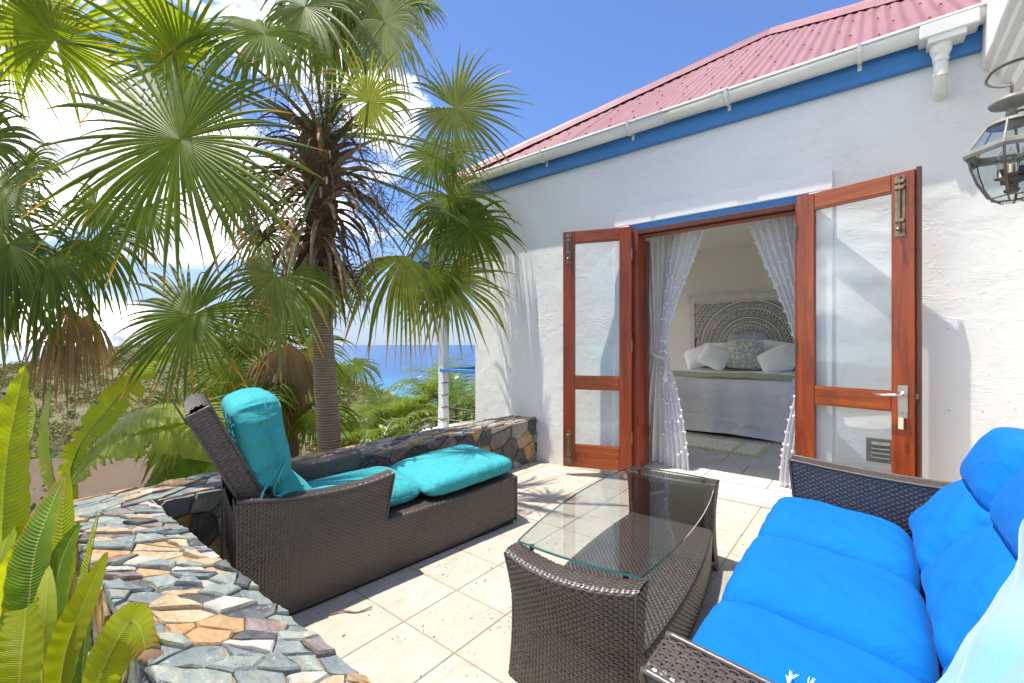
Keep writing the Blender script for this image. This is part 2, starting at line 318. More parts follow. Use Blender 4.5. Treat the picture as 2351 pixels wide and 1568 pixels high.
def foliage(name, base, tip, edge=(0.50, 0.24, 0.04), trans=0.45, rough=0.38, vein=None, tips=0.8):
    m = bpy.data.materials.new(name); m.use_nodes = True; t = m.node_tree; t.nodes.clear()
    o = N(t, 'ShaderNodeOutputMaterial'); p = N(t, 'ShaderNodeBsdfPrincipled'); tl = N(t, 'ShaderNodeBsdfTranslucent')
    at_ = N(t, 'ShaderNodeAttribute'); at_.attribute_name = 'leaf'; sp = N(t, 'ShaderNodeSeparateColor'); L(t, at_.outputs['Color'], sp.inputs[0])
    v = coords(t); nz = noise(t, v, 7, 4, 0.6); fine = noise(t, v, 45, 3, 0.6)
    c = mix(t, sp.outputs[0], base, tip)
    c = mix(t, mrange(t, sp.outputs[1], 0, 1, 0, 0.5), c, tuple(x * 0.55 for x in base))
    c = mix(t, mrange(t, nz, 0.5, 0.75, 0, 0.4), c, tuple(min(1, x * 1.6) for x in tip))
    e = math2(t, 'MULTIPLY', mrange(t, math2(t, 'ADD', sp.outputs[2], math2(t, 'MULTIPLY', fine, 0.35)), 0.55, 0.85, 0, 1), tips)
    c = mix(t, e, c, edge)
    if vein:
        uv = N(t, 'ShaderNodeUVMap'); su = N(t, 'ShaderNodeSeparateXYZ'); L(t, uv.outputs[0], su.inputs[0])
        wv = N(t, 'ShaderNodeMath', operation='SINE'); ab = N(t, 'ShaderNodeMath', operation='ABSOLUTE'); L(t, su.outputs[0], ab.inputs[0])
        k = math2(t, 'SUBTRACT', math2(t, 'MULTIPLY', su.outputs[1], vein), math2(t, 'MULTIPLY', ab.outputs[0], 9.0))
        k = math2(t, 'ADD', k, math2(t, 'MULTIPLY', nz, 3.0)); L(t, k, wv.inputs[0])
        c = mix(t, mrange(t, wv.outputs[0], -0.2, 1.0, 0, 0.22), c, tuple(x * 0.7 for x in base))
        mid = mrange(t, ab.outputs[0], 0.025, 0.06, 1, 0); c = mix(t, math2(t, 'MULTIPLY', mid, 0.8), c, (0.42, 0.46, 0.12))
    L(t, c, p.inputs['Base Color']); p.inputs['Roughness'].default_value = rough; p.inputs['Specular IOR Level'].default_value = 0.3
    tc = mix(t, 1.0, c, (1.9, 1.7, 0.5), 'MULTIPLY'); L(t, tc, tl.inputs[0])
    if vein:
        bn = N(t, 'ShaderNodeBump'); bn.inputs['Strength'].default_value = 0.5; bn.inputs['Distance'].default_value = 0.004; L(t, wv.outputs[0], bn.inputs['Height']); L(t, bn.outputs[0], p.inputs['Normal'])
    mx = N(t, 'ShaderNodeMixShader'); mx.inputs[0].default_value = trans; L(t, p.outputs[0], mx.inputs[1]); L(t, tl.outputs[0], mx.inputs[2]); L(t, mx.outputs[0], o.inputs[0])
    return m
M['fan'] = foliage('fan_palm_green', (0.085, 0.145, 0.014), (0.18, 0.25, 0.022), trans=0.5, rough=0.5)
M['fan_dark'] = foliage('fan_palm_dark_green', (0.070, 0.115, 0.010), (0.15, 0.21, 0.015), trans=0.45, rough=0.5)
M['fan_yel'] = foliage('fan_palm_yellow_green', (0.15, 0.215, 0.018), (0.22, 0.29, 0.030), trans=0.6)
M['fan_grey'] = foliage('fan_palm_grey_green', (0.15, 0.195, 0.055), (0.25, 0.29, 0.075), trans=0.4, rough=0.5)
M['fan_pale'] = foliage('fan_palm_pale_underside', (0.28, 0.33, 0.22), (0.34, 0.38, 0.24), trans=0.35)
M['fan_dead'] = foliage('dead_palm_brown', (0.25, 0.155, 0.085), (0.36, 0.24, 0.14), (0.42, 0.30, 0.19), 0.3, 0.8)
M['areca'] = foliage('areca_green', (0.085, 0.155, 0.020), (0.17, 0.235, 0.025), (0.45, 0.30, 0.03), 0.45, 0.3)
M['banana'] = foliage('banana_leaf_green', (0.25, 0.34, 0.012), (0.33, 0.40, 0.020), (0.40, 0.22, 0.06), 0.58, 0.5, vein=430.0)
M['banana_d'] = foliage('banana_leaf_dark_green', (0.10, 0.20, 0.018), (0.17, 0.28, 0.022), (0.40, 0.22, 0.06), 0.45, 0.48, vein=430.0)
M['banana_p'] = foliage('banana_leaf_pale_green', (0.27, 0.36, 0.035), (0.38, 0.44, 0.07), (0.40, 0.22, 0.06), 0.5, 0.4, vein=430.0)
M['petiole'] = simple('green_leaf_stalk', (0.20, 0.24, 0.09), 0.45, 0.2, 10)
M['shrub'] = foliage('shrub_green', (0.055, 0.105, 0.022), (0.11, 0.165, 0.035), (0.3, 0.25, 0.08), 0.35, 0.5)
M['fibre'] = simple('brown_palm_fibre', (0.19, 0.115, 0.065), 0.95, 0.45, 20, 1.0, 60, stretch=(3, 3, 0.8), bdist=0.02)
M['boot'] = simple('brown_old_leaf_base', (0.33, 0.205, 0.115), 0.85, 0.45, 9, 0.6, 50, stretch=(4, 4, 1))
M['twig'] = simple('dark_brown_twigs', (0.055, 0.030, 0.018), 0.9, 0.3, 20)
M['seed'] = simple('green_palm_seeds', (0.12, 0.16, 0.02), 0.7, 0.3, 30)
def trunkmat():
    m, t, b = newmat('ringed_palm_bark'); v = coords(t); sx = N(t, 'ShaderNodeSeparateXYZ'); L(t, v, sx.inputs[0])
    nz = noise(t, v, 5, 4, 0.6); f2 = noise(t, coords(t, (1, 1, 6)), 14, 5, 0.65)
    k = math2(t, 'ADD', math2(t, 'MULTIPLY', sx.outputs[2], 2 * math.pi / 0.021), math2(t, 'MULTIPLY', nz, 5.0))
    s = N(t, 'ShaderNodeMath', operation='SINE'); L(t, k, s.inputs[0])
    c = ramp(t, f2, [(0.3, (0.19, 0.125, 0.075)), (0.7, (0.36, 0.26, 0.165))])
    c = mix(t, mrange(t, s.outputs[0], 0.35, 0.95, 0, 0.6), c, (0.44, 0.36, 0.26))
    c = mix(t, mrange(t, s.outputs[0], -0.6, -1.0, 0, 0.5), c, (0.11, 0.075, 0.05))
    L(t, c, b.inputs['Base Color']); b.inputs['Roughness'].default_value = 0.85
    bump(t, b, math2(t, 'ADD', s.outputs[0], f2), 0.6, 0.006); return m
M['trunk'] = trunkmat()
# ------------------------------------------------------------------ object helpers
def tag(o, label=None, cat=None, group=None, kind=None):
    if label: o['label'] = label
    if cat: o['category'] = cat
    if group: o['group'] = group
    if kind: o['kind'] = kind
    return o
def empty(name, loc=(0, 0, 0), rz=0, parent=None, **k):
    o = bpy.data.objects.new(name, None); C.objects.link(o); o.location = loc; o.rotation_euler = (0, 0, rz)
    o.empty_display_size = 0.1
    if parent: o.parent = parent
    return tag(o, **k)
def link(name, me, mats, parent=None, loc=None, rot=None, **k):
    o = bpy.data.objects.new(name, me); C.objects.link(o)
    if not isinstance(mats, (list, tuple)): mats = [mats]
    if len(me.materials) == 0:
        for m in mats: me.materials.append(m)
    if parent: o.parent = parent
    if loc is not None: o.location = loc
    if rot is not None: o.rotation_euler = rot
    return tag(o, **k)
class MB:
    def __init__(s): s.v = []; s.f = []; s.m = []
    def add(s, vs, fs, mi=0):
        b = len(s.v); s.v += [tuple(x) for x in vs]; s.f += [tuple(i + b for i in f) for f in fs]; s.m += [mi] * len(fs); return s
    def box(s, a, b, mi=0):
        x0, y0, z0 = a; x1, y1, z1 = b
        return s.add([(x0, y0, z0), (x1, y0, z0), (x1, y1, z0), (x0, y1, z0), (x0, y0, z1), (x1, y0, z1), (x1, y1, z1), (x0, y1, z1)],
                     [(0, 3, 2, 1), (4, 5, 6, 7), (0, 1, 5, 4), (1, 2, 6, 5), (2, 3, 7, 6), (3, 0, 4, 7)], mi)
    def obox(s, c, ex, ey, ez, mi=0):
        c = Vector(c); ex = Vector(ex); ey = Vector(ey); ez = Vector(ez)
        v = [c + ex * i + ey * j + ez * k for k in (-1, 1) for i, j in ((-1, -1), (1, -1), (1, 1), (-1, 1))]
        return s.add(v, [(0, 3, 2, 1), (4, 5, 6, 7), (0, 1, 5, 4), (1, 2, 6, 5), (2, 3, 7, 6), (3, 0, 4, 7)], mi)
    def tube(s, pts, r, n=8, mi=0, cap=True, flat=1.0):
        pts = [Vector(p) for p in pts]; m = len(pts)
        rs = r if isinstance(r, (list, tuple)) else [r] * m
        prev = None; vs = []
        for i, p in enumerate(pts):
            t = (pts[min(i + 1, m - 1)] - pts[max(i - 1, 0)]); t = t.normalized() if t.length > 1e-9 else Vector((0, 0, 1))
            if prev is None:
                a = t.orthogonal().normalized()
            else:
                a = (prev - t * prev.dot(t)); a = a.normalized() if a.length > 1e-6 else t.orthogonal().normalized()
            prev = a; b = t.cross(a)
            for k in range(n):
                an = 2 * math.pi * k / n
                vs.append(p + a * (math.cos(an) * rs[i]) + b * (math.sin(an) * rs[i] * flat))
        fs = [(i * n + k, i * n + (k + 1) % n, (i + 1) * n + (k + 1) % n, (i + 1) * n + k) for i in range(m - 1) for k in range(n)]
        if cap: fs += [tuple(range(n - 1, -1, -1)), tuple(range((m - 1) * n, m * n))]
        return s.add(vs, fs, mi)
    def lathe(s, prof, c=(0, 0, 0), n=16, mi=0, rot0=0.0, sx=1.0, sy=1.0):
        vs = []; m = len(prof)
        for r, z in prof:
            for k in range(n):
                a = 2 * math.pi * k / n + rot0; vs.append((c[0] + r * math.cos(a) * sx, c[1] + r * math.sin(a) * sy, c[2] + z))
        fs = [(i * n + k, i * n + (k + 1) % n, (i + 1) * n + (k + 1) % n, (i + 1) * n + k) for i in range(m - 1) for k in range(n)]
        return s.add(vs, fs, mi)
    def prism(s, poly, z0, z1, mi=0):
        n = len(poly); vs = [(x, y, z0) for x, y in poly] + [(x, y, z1) for x, y in poly]
        return s.add(vs, [tuple(range(n - 1, -1, -1)), tuple(range(n, 2 * n))] + [(i, (i + 1) % n, n + (i + 1) % n, n + i) for i in range(n)], mi)
    def sphere(s, c, r, n=8, m=6, mi=0, sq=(1, 1, 1)):
        prof = [(max(1e-4, math.sin(math.pi * i / m)) * r, -math.cos(math.pi * i / m) * r * sq[2]) for i in range(m + 1)]
        return s.lathe(prof, c, n, mi, 0, sq[0], sq[1])
    def mesh(s, name='mesh', smooth=False):
        me = bpy.data.meshes.new(name); me.from_pydata(s.v, [], s.f); me.update()
        if any(s.m): me.polygons.foreach_set('material_index', s.m)
        if smooth: me.polygons.foreach_set('use_smooth', [True] * len(me.polygons))
        return me
    def build(s, name, mats, parent=None, smooth=False, bevel=0, seg=2, loc=None, rot=None, **k):
        me = s.mesh(name, smooth)
        o = link(name, me, mats, parent, loc, rot, **k)
        if bevel:
            md = o.modifiers.new('bevel', 'BEVEL'); md.width = bevel; md.segments = seg; md.limit_method = 'ANGLE'; md.angle_limit = R(40)
            md.harden_normals = False
        return o
def npmesh(name, V, F, smooth=True):
    "V (n,3) float array, F (m,4) int array"
    me = bpy.data.meshes.new(name); V = np.asarray(V, dtype=np.float32); F = np.asarray(F, dtype=np.int32)
    me.vertices.add(len(V)); me.vertices.foreach_set('co', V.ravel())
    k = F.shape[1]
    me.loops.add(F.size); me.loops.foreach_set('vertex_index', F.ravel())
    me.polygons.add(len(F)); me.polygons.foreach_set('loop_start', np.arange(0, F.size, k, dtype=np.int32)); me.polygons.foreach_set('loop_total', np.full(len(F), k, dtype=np.int32))
    me.update(calc_edges=True); me.validate()
    if smooth: me.polygons.foreach_set('use_smooth', [True] * len(me.polygons))
    return me
def copy_tree(o, parent=None):
    c = o.copy(); C.objects.link(c); c.parent = parent
    for ch in list(o.children): copy_tree(ch, c)
    return c
def setleaf(me, cols):
    a = me.color_attributes.new('leaf', 'FLOAT_COLOR', 'POINT'); arr = np.ones((len(me.vertices), 4), dtype=np.float32); arr[:, :3] = cols
    a.data.foreach_set('color', arr.ravel())

# ------------------------------------------------------------------ the house
WY = 3.625                 # outer face of the door wall
XL, XR = -3.46, 1.9        # left corner, (hidden) right corner
house = empty('house', (-1, WY, 0), label='white plastered house with red corrugated roof and open wooden french doors', cat='house')
HI = Matrix.Translation((1, -WY, 0))
def hpart(o):
    "children are built in world coordinates; undo the parent's offset"
    if o.parent: o.matrix_parent_inverse = o.parent.matrix_world.inverted() if o.parent.parent else Matrix.Translation(-o.parent.location)
    return o
def hb(mb, name, mats, **k):
    o = mb.build(name, mats, house, **k); o.matrix_parent_inverse = HI; return o
OX0, OX1, OZ = -1.605, -0.345, 2.165
FZ = 0.10                  # inside floor level
b = MB(); b.box((XL, WY, -0.9), (OX0, WY + 0.17, 2.86)); b.box((OX1, WY, -0.9), (XR, WY + 0.17, 2.86)); b.box((OX0, WY, OZ), (OX1, WY + 0.17, 2.86)); b.box((OX0, WY, -0.9), (OX1, WY + 0.17, FZ - 0.012))
hb(b, 'wall', M['plaster'])
b = MB()   # left side wall with a wide unseen opening added to daylight the bedroom, back wall
b.box((XL, WY + 0.17, -0.9), (XL + 0.17, 4.15, 2.86)); b.box((XL, 7.2, -0.9), (XL + 0.17, 7.95, 2.86)); b.box((XL, 4.15, -0.9), (XL + 0.17, 7.2, 0.15)); b.box((XL, 4.15, 2.45), (XL + 0.17, 7.2, 2.86))
hb(b, 'wall', M['plaster'])
b = MB(); b.box((XL + 0.17, 7.6, -0.9), (-0.42, 7.8, 2.86)); b.box((-0.42, 7.6, -0.9), (XR, 7.8, 0.5)); b.box((-0.42, 7.6, 2.4), (XR, 7.8, 2.86)); b.box((XR - 0.17, WY + 0.17, -0.9), (XR, 4.1, 2.86)); b.box((XR - 0.17, 7.2, -0.9), (XR, 7.6, 2.86)); b.box((XR - 0.17, 4.1, -0.9), (XR, 7.2, 0.12)); b.box((XR - 0.17, 4.1, 2.45), (XR, 7.2, 2.86))  # back and east walls: unseen openings added to bring daylight in
hb(b, 'wall', M['plaster2'])
b = MB(); b.box((XL + 0.172, 7.57, FZ), (-0.42, 7.597, 2.70)); b.box((-2.40, WY + 0.172, 2.70), (0.35, 7.6, 2.74)); b.box((XL + 0.172, WY + 0.172, 2.70), (-2.40, 4.28, 2.74)); b.box((XL + 0.172, 5.12, 2.70), (-2.40, 7.6, 2.74)); b.box((XL + 0.172, 4.28, 2.70), (-3.12, 5.12, 2.74)); b.box((0.35, WY + 0.172, 2.70), (XR - 0.172, 5.1, 2.74)); b.box((1.6, 5.1, 2.70), (XR - 0.172, 7.6, 2.74))  # ceiling gaps added below the roof cuts to let sun into the room
b.box((XL + 0.172, WY + 0.172, FZ), (OX0 - 0.02, WY + 0.185, 2.70)); b.box((OX1 + 0.02, WY + 0.172, FZ), (XR - 0.172, WY + 0.185, 2.70)); b.box((OX0 - 0.02, WY + 0.172, OZ + 0.01), (OX1 + 0.02, WY + 0.185, 2.70))
hb(b, 'room_lining', M['room'])
# raised plaster band around the opening
b = MB()
b.box((-1.756, WY - 0.022, 2.185), (-0.198, WY + 0.01, 2.310)); b.box((-1.756, WY - 0.022, 0.0), (-1.622, WY + 0.01, 2.185)); b.box((-0.330, WY - 0.022, 0.0), (-0.198, WY + 0.01, 2.185))
hb(b, 'door_surround', M['plaster2'], bevel=0.006)
b = MB(); b.box((OX0 - 0.016, WY - 0.012, 2.140), (OX1 + 0.014, WY + 0.06, 2.184)); b.box((OX0 - 0.016, WY - 0.012, 0.04), (OX0 + 0.012, WY + 0.06, 2.139)); b.box((OX1 - 0.012, WY - 0.012, 0.04), (OX1 + 0.014, WY + 0.06, 2.139))
hb(b, 'lintel_trim', M['blue_wood'], bevel=0.002, label='blue painted trim around the door opening')
# step under the door
b = MB(); b.box((-1.66, WY - 0.05, 0.0), (-0.24, WY + 0.0, 0.055)); b.box((-1.62, WY - 0.02, 0.055), (-0.33, WY + 0.10, FZ - 0.006)); hb(b, 'door_step', M['plaster2'], bevel=0.008)
# frame
fr = empty('door_frame', (0, 0, 0), parent=house); fr.matrix_parent_inverse = HI
for x0, x1 in ((OX0 + 0.014, OX0 + 0.064), (OX1 - 0.064, OX1 - 0.014)):
    b = MB(); b.box((x0, WY - 0.018, FZ - 0.02), (x1, WY + 0.15, 2.138)); b.build('frame_post', M['wood_z'], fr, bevel=0.003)
b = MB(); b.box((OX0 + 0.066, WY - 0.016, 2.096), (OX1 - 0.066, WY + 0.15, 2.138)); b.build('frame_head', M['wood_dark'], fr, bevel=0.003)
b = MB(); b.box((OX0 + 0.066, WY + 0.03, 2.078), (OX1 - 0.066, WY + 0.09, 2.0945)); b.build('frame_stop', M['wood_x'], fr, bevel=0.002)

def door_leaf(hinge, free, bolts, label, lever=False, flip=False):
    h = Vector((*hinge, 0)); fz = Vector((*free, 0)); d = (fz - h); ln = d.length; ang = math.atan2(d.y, d.x)
    dr = empty('door', (h.x, h.y, 0.078), ang, parent=house, label=label); dr.matrix_parent_inverse = HI
    H = 2.085; T = 0.021
    sgn = -1 if lever else 1   # which local y faces the viewer
    sw = 0.105
    for x0, x1 in ((0.0, sw - 0.002), (ln - sw, ln)):
        b = MB(); b.box((x0, -T, 0), (x1, T, H)); b.build('stile', M['wood_z'], dr, bevel=0.003)
    for z0, z1 in ((0, 0.19), (0.695, 0.80), (H - 0.10, H)):
        b = MB(); b.box((sw, -T * 0.93, z0), (ln - sw - 0.002, T * 0.93, z1)); b.build('rail', M['wood_x'], dr, bevel=0.003)
    for z0, z1 in ((0.195, 0.69), (0.805, H - 0.105)):
        b = MB(); b.box((sw + 0.001, -0.003, z0), (ln - sw - 0.003, 0.003, z1)); b.build('glass_pane', M['glass'], dr)
    for z0, z1 in ((0.19, 0.695), (0.80, H - 0.10)):
        for s2 in (-1, 1):
            b = MB()
            b.box((sw, min(s2 * 0.005, s2 * 0.017), z0 + 0.001), (ln - sw - 0.002, max(s2 * 0.005, s2 * 0.017), z0 + 0.009)); b.box((sw, min(s2 * 0.005, s2 * 0.017), z1 - 0.009), (ln - sw - 0.002, max(s2 * 0.005, s2 * 0.017), z1 - 0.001))
            b.build('glazing_bead', M['wood_x'], dr, kind='stuff')
    xs = ln - sw / 2
    b = MB()
    if lever:   # meeting stile with rebate
        b.box((ln + 0.0015, -0.004, 0.004), (ln + 0.022, T + 0.010, H + 0.014)); b.build('rebate_strip', M['wood_dark'], dr, bevel=0.002)
    for (z0, z1) in bolts:
        y = sgn * T
        b = MB(); xo = xs - (0.012 if lever else 0.0)
        b.box((xo - 0.023, min(y, y + sgn * 0.004), z0), (xo + 0.023, max(y, y + sgn * 0.004), z1)); 
        b.tube([(xo, y + sgn * 0.013, z0 + 0.03), (xo, y + sgn * 0.013, z1)], 0.0075, 10)
        up = z0 > 1; kz = z0 + 0.035 if up else z1 - 0.035
        for zz in (z0 + 0.09, z1 - 0.035, z0 + 0.05 if not up else z1 - 0.07):
            b.box((xo - 0.022, min(y + sgn * 0.0045, y + sgn * 0.024), zz - 0.009), (xo + 0.022, max(y + sgn * 0.0045, y + sgn * 0.024), zz + 0.009))
        b.tube([(xo, y + sgn * 0.015, kz), (xo, y + sgn * 0.035, kz)], 0.006, 8); b.sphere((xo, y + sgn * 0.040, kz), 0.0115, 10, 8)
        b.build('bolt', M['brass'], dr, smooth=False, bevel=0.001)
    for zz in (0.24, 1.02, 1.80):
        b = MB(); b.box((-0.006, -T - 0.006, zz), (0.006, T + 0.008, zz + 0.1)); b.tube([(-0.004, -T - 0.008, zz), (-0.004, -T - 0.008, zz + 0.1)], 0.006, 8); b.build('hinge', M['brass'], dr)
    if lever:
        y = -T; b = MB(); b.box((xs - 0.022, y - 0.005, 0.655), (xs + 0.024, y - 0.0005, 0.845)); b.build('handle_plate', M['steel'], dr, bevel=0.002)
        b = MB(); b.tube([(xs, y - 0.005, 0.79), (xs, y - 0.012, 0.79)], 0.021, 16); b.tube([(xs, y - 0.012, 0.79), (xs, y - 0.047, 0.79)], 0.009, 10)
        b.tube([(xs + 0.006, y - 0.045, 0.79), (xs - 0.03, y - 0.05, 0.791), (xs - 0.08, y - 0.048, 0.786), (xs - 0.135, y - 0.043, 0.792)], [0.010, 0.009, 0.0075, 0.006], 10, flat=0.7)
        b.build('door_handle', M['steel'], dr, smooth=True)
        b = MB(); b.box((ln + 0.0005, -0.013, 0.66), (ln + 0.0014, 0.0, 0.86)); b.box((ln + 0.0015, -0.011, 0.772), (ln + 0.016, -0.0045, 0.80)); b.build('latch', M['brass'], dr)
    return dr, ang, ln
dl = door_leaf((-1.588, 3.590), (-2.143, 3.385), [(0.02, 0.32), (1.80, 2.07)], 'left french door leaf folded back against the wall')
drr, ra, rl = door_leaf((-0.389, 3.590), (0.198, 3.430), [(1.71, 2.06)], 'right french door leaf standing open with lever handle', lever=True)
# key with paper tag in the lock
kx = rl - 0.105 / 2
kp = Matrix.Translation((-0.389, 3.590, 0.078)) @ Matrix.Rotation(ra, 4, 'Z')
kt = empty('key_tag', kp @ Vector((kx, -0.03, 0.69)), ra, label='small white key tag hanging from the lock of the right door', cat='key tag')
b = MB(); b.tube([(0, 0.006, 0), (0, -0.022, 0)], 0.0025, 6); b.tube([(0.012 * math.sin(a), -0.022, -0.012 + 0.012 * math.cos(a)) for a in np.linspace(0, 6.28, 14)], 0.0012, 5); b.build('key', M['steel'], kt, smooth=True)
b = MB(); b.box((-0.013, -0.026, -0.095), (0.011, -0.022, -0.03)); b.build('tag', simple('white_tag_plastic', (0.75, 0.68, 0.50), 0.4, 0.05), kt, bevel=0.003)
# hinges of the inner doors + inner folded dark door
ind = empty('inner_door', (-1.535, WY + 0.155, FZ), R(110), parent=house, label='dark inner door folded into the room'); ind.matrix_parent_inverse = HI
b = MB(); b.box((0, -0.018, 0.02), (0.62, 0.018, 1.97)); b.build('panel', M['wood_dark'], ind, bevel=0.003)
for zz in (0.25, 1.70):
    b = MB(); b.box((0.002, -0.024, zz), (0.008, -0.0185, zz + 0.1)); b.box((-0.02, -0.030, zz), (0.004, -0.0245, zz + 0.1)); b.tube([(0.0, -0.026, zz), (0.0, -0.026, zz + 0.1)], 0.006, 8); b.build('hinge', M['brass'], ind)
# wall vent
wv = empty('wall_vent', (0.046, WY, 0.495), parent=house, label='small grey louvred vent set in the wall'); wv.matrix_parent_inverse = HI
b = MB(); b.box((-0.072, -0.006, -0.075), (0.072, 0.0, 0.075)); b.build('plate', M['pewter'], wv, bevel=0.003)
for z in (0.042, 0.014, -0.014, -0.042):
    b = MB(); b.add([(-0.045, -0.007, z + 0.011), (0.045, -0.007, z + 0.011), (0.045, -0.019, z - 0.006), (-0.045, -0.019, z - 0.006), (0.045, -0.007, z - 0.009), (-0.045, -0.007, z - 0.009)], [(0, 3, 2, 1), (3, 5, 4, 2), (0, 1, 4, 5), (0, 5, 3), (1, 2, 4)]); b.build('louvre', M['pewter'], wv)

# fascia, gutter
b = MB(); b.box((XL - 0.16, WY - 0.045, 2.815), (1.6, WY - 0.0, 2.965)); b.build('fascia', M['blue_wood'], house, bevel=0.003).matrix_parent_inverse = HI
b = MB(); b.box((XL - 0.045, WY - 0.0, 2.815), (XL - 0.0, 7.9, 2.965)); b.build('fascia', M['blue_wood'], house, bevel=0.003).matrix_parent_inverse = HI
gut = empty('gutter', (0, 0, 0), parent=house); gut.matrix_parent_inverse = HI
GY0, GY1, GZ = WY - 0.047, WY - 0.158, 3.000
def gutter_run(x0, x1, ext=0.0, name='trough'):
    yc = (GY0 + GY1) / 2; r = (GY0 - GY1) / 2 + ext; b = MB(); vs = []
    n = 14; prof = [(yc + r, GZ + 0.004 + ext)] + [(yc + r * math.cos(a), GZ - 0.018 + (r * 1.05) * -math.sin(a)) for a in np.linspace(0, math.pi, n)] + [(yc - r, GZ + ext), (yc - r - 0.007, GZ + 0.003 + ext), (yc - r - 0.007, GZ - 0.008), (yc - r - 0.003, GZ - 0.01)]
    for x in (x0, x1):
        for y, z in prof: vs.append((x, y, z))
    m = len(prof); b.add(vs, [(i, i + 1, m + i + 1, m + i) for i in range(m - 1)])
    o = b.build(name, M['gutter'], gut, smooth=True); md = o.modifiers.new('s', 'SOLIDIFY'); md.thickness = 0.003; md.offset = 1
    return o
gutter_run(XL - 0.12, -1.28); gutter_run(-1.28, 1.3)
gutter_run(-0.93, -0.80, 0.004, 'joint_sleeve'); gutter_run(XL - 0.125, XL - 0.118, 0.0, 'end_cap')
b = MB(); yc = (GY0 + GY1) / 2; b.add([(XL - 0.122, yc + 0.055 * math.cos(a), GZ - 0.018 - 0.058 * math.sin(a)) for a in np.linspace(0, math.pi, 12)], [tuple(range(12))]); b.build('end_cap', M['gutter'], gut)
def gutter_bracket(x):
    b = MB(); r = (GY0 - GY1) / 2 + 0.006; prof = [(yc - r - 0.004, GZ + 0.008), (yc - r, GZ - 0.018)] + [(yc + r * math.cos(a), GZ - 0.018 - r * 1.1 * math.sin(a)) for a in np.linspace(math.pi, 0.35, 10)] + [(GY0 + 0.001, GZ - 0.105)]
    vs = []
    for y, z in prof: vs += [(x - 0.011, y, z), (x + 0.011, y, z), (x + 0.011, y - 0.006, z - 0.004), (x - 0.011, y - 0.006, z - 0.004)]
    m = len(prof); fs = []
    for i in range(m - 1):
        for k in range(4): fs.append((i * 4 + k, i * 4 + (k + 1) % 4, i * 4 + 4 + (k + 1) % 4, i * 4 + 4 + k))
    fs += [(0, 1, 2, 3), tuple(range((m - 1) * 4, m * 4))]; b.add(vs, fs); b.build('bracket', M['gutter'], gut, bevel=0.001)
for px in (1240, 1440, 1665, 1972):      # measured bracket positions along the eave
    k = (px - 1175) / FP; d = (WY - 0.16) / (0.6286 * k + 0.7777); gutter_bracket((0.7777 * k - 0.6286) * d)
# outlet and downpipe elbow
kx2 = (2160 - 1175) / FP; dd = (WY - 0.12) / (0.6286 * kx2 + 0.7777); px_ = (0.7777 * kx2 - 0.6286) * dd
b = MB(); b.box((px_ - 0.095, GY1 - 0.010, GZ - 0.090), (px_ + 0.15, GY0 + 0.002, GZ - 0.010)); b.box((px_ - 0.06, GY1 - 0.004, GZ - 0.125), (px_ + 0.10, GY0, GZ - 0.088)); b.build('outlet_box', M['gutter'], gut, bevel=0.008)
b = MB()
b.lathe([(0.048, 0), (0.048, -0.035), (0.040, -0.06), (0.036, -0.065), (0.036, -0.10), (0.031, -0.10), (0.031, -0.145), (0.034, -0.145), (0.034, -0.185), (0.030, -0.185)], (px_, yc + 0.005, GZ - 0.120), 18)
b.tube([(px_, yc + 0.005, GZ - 0.285), (px_, yc + 0.012, GZ - 0.33), (px_, yc + 0.045, GZ - 0.365), (px_, WY + 0.01, GZ - 0.375)], 0.031, 16)
b.build('downpipe', M['gutter'], gut, smooth=True).modifiers.new('e', 'EDGE_SPLIT').split_angle = R(35)

# roof: pyramid hip, corrugated sheets
EX0, EX1, EY, EZ = XL - 0.16, XL - 0.16 + 5.34, WY - 0.13, 3.005
HALF = (EX1 - EX0) / 2; RISE = 1.93; slope = RISE / HALF
PK = Vector((EX0 + HALF, EY + HALF, EZ + RISE))
roof = empty('roof', (0, 0, 0), parent=house); roof.matrix_parent_inverse = HI
nrm = Vector((0, -slope, 1)).normalized()
pitch = 0.0762; shw = pitch * 9
def roof_z(y): return EZ + (y - EY) * slope
def sheet(k, x0, x1, face, lift, span=(0, 0.5, 1)):
    "one corrugated sheet between x0 and x1 along the eave of a hip face"
    n = int((x1 - x0) / (pitch / 8)) + 1; xs = np.linspace(x0, x1, n); b = MB(); vs = []; fs = []
    for x in xs:
        off = 0.0052 * math.cos(2 * math.pi * x / pitch) + lift
        top = HALF - abs(x - (EX0 + HALF)); top = max(top, 0.001)
        for q in span:
            y = EY + min(top, q if q > 1.0001 or q not in (0, 0.5, 1) else top * q) - (0.03 if q == 0 else 0)
            p = Vector((x, y, roof_z(y))) + nrm * off; vs.append(p)
    if face == 1:   # left hip face: mirror across the 45 degree hip line
        vs = [Vector((EX0 + (v.y - EY), EY + (v.x - EX0), v.z)) for v in vs]
    for i in range(n - 1):
        for q in range(2):
            a = i * 3 + q; f = (a, a + 3, a + 4, a + 1); fs.append(f if face == 0 else f[::-1])
    b.add(vs, fs); o = b.build('roof_sheet', M['roof'], roof, smooth=True); return o
for face in (0, 1):
    k = 0; x = EX0
    while x < EX1 - 0.02:
        if face == 1 and k == 1:      # second west sheet is cut to light the bedroom through an added, unseen skylight
            sheet(k, x, x + shw * 0.999, face, 0.0025, (0, 0.2001, 0.35))
        else: sheet(k, x, min(EX1, x + shw + pitch * 0.6), face, 0.0025 * (k % 2))
        x += shw; k += 1
b = MB()
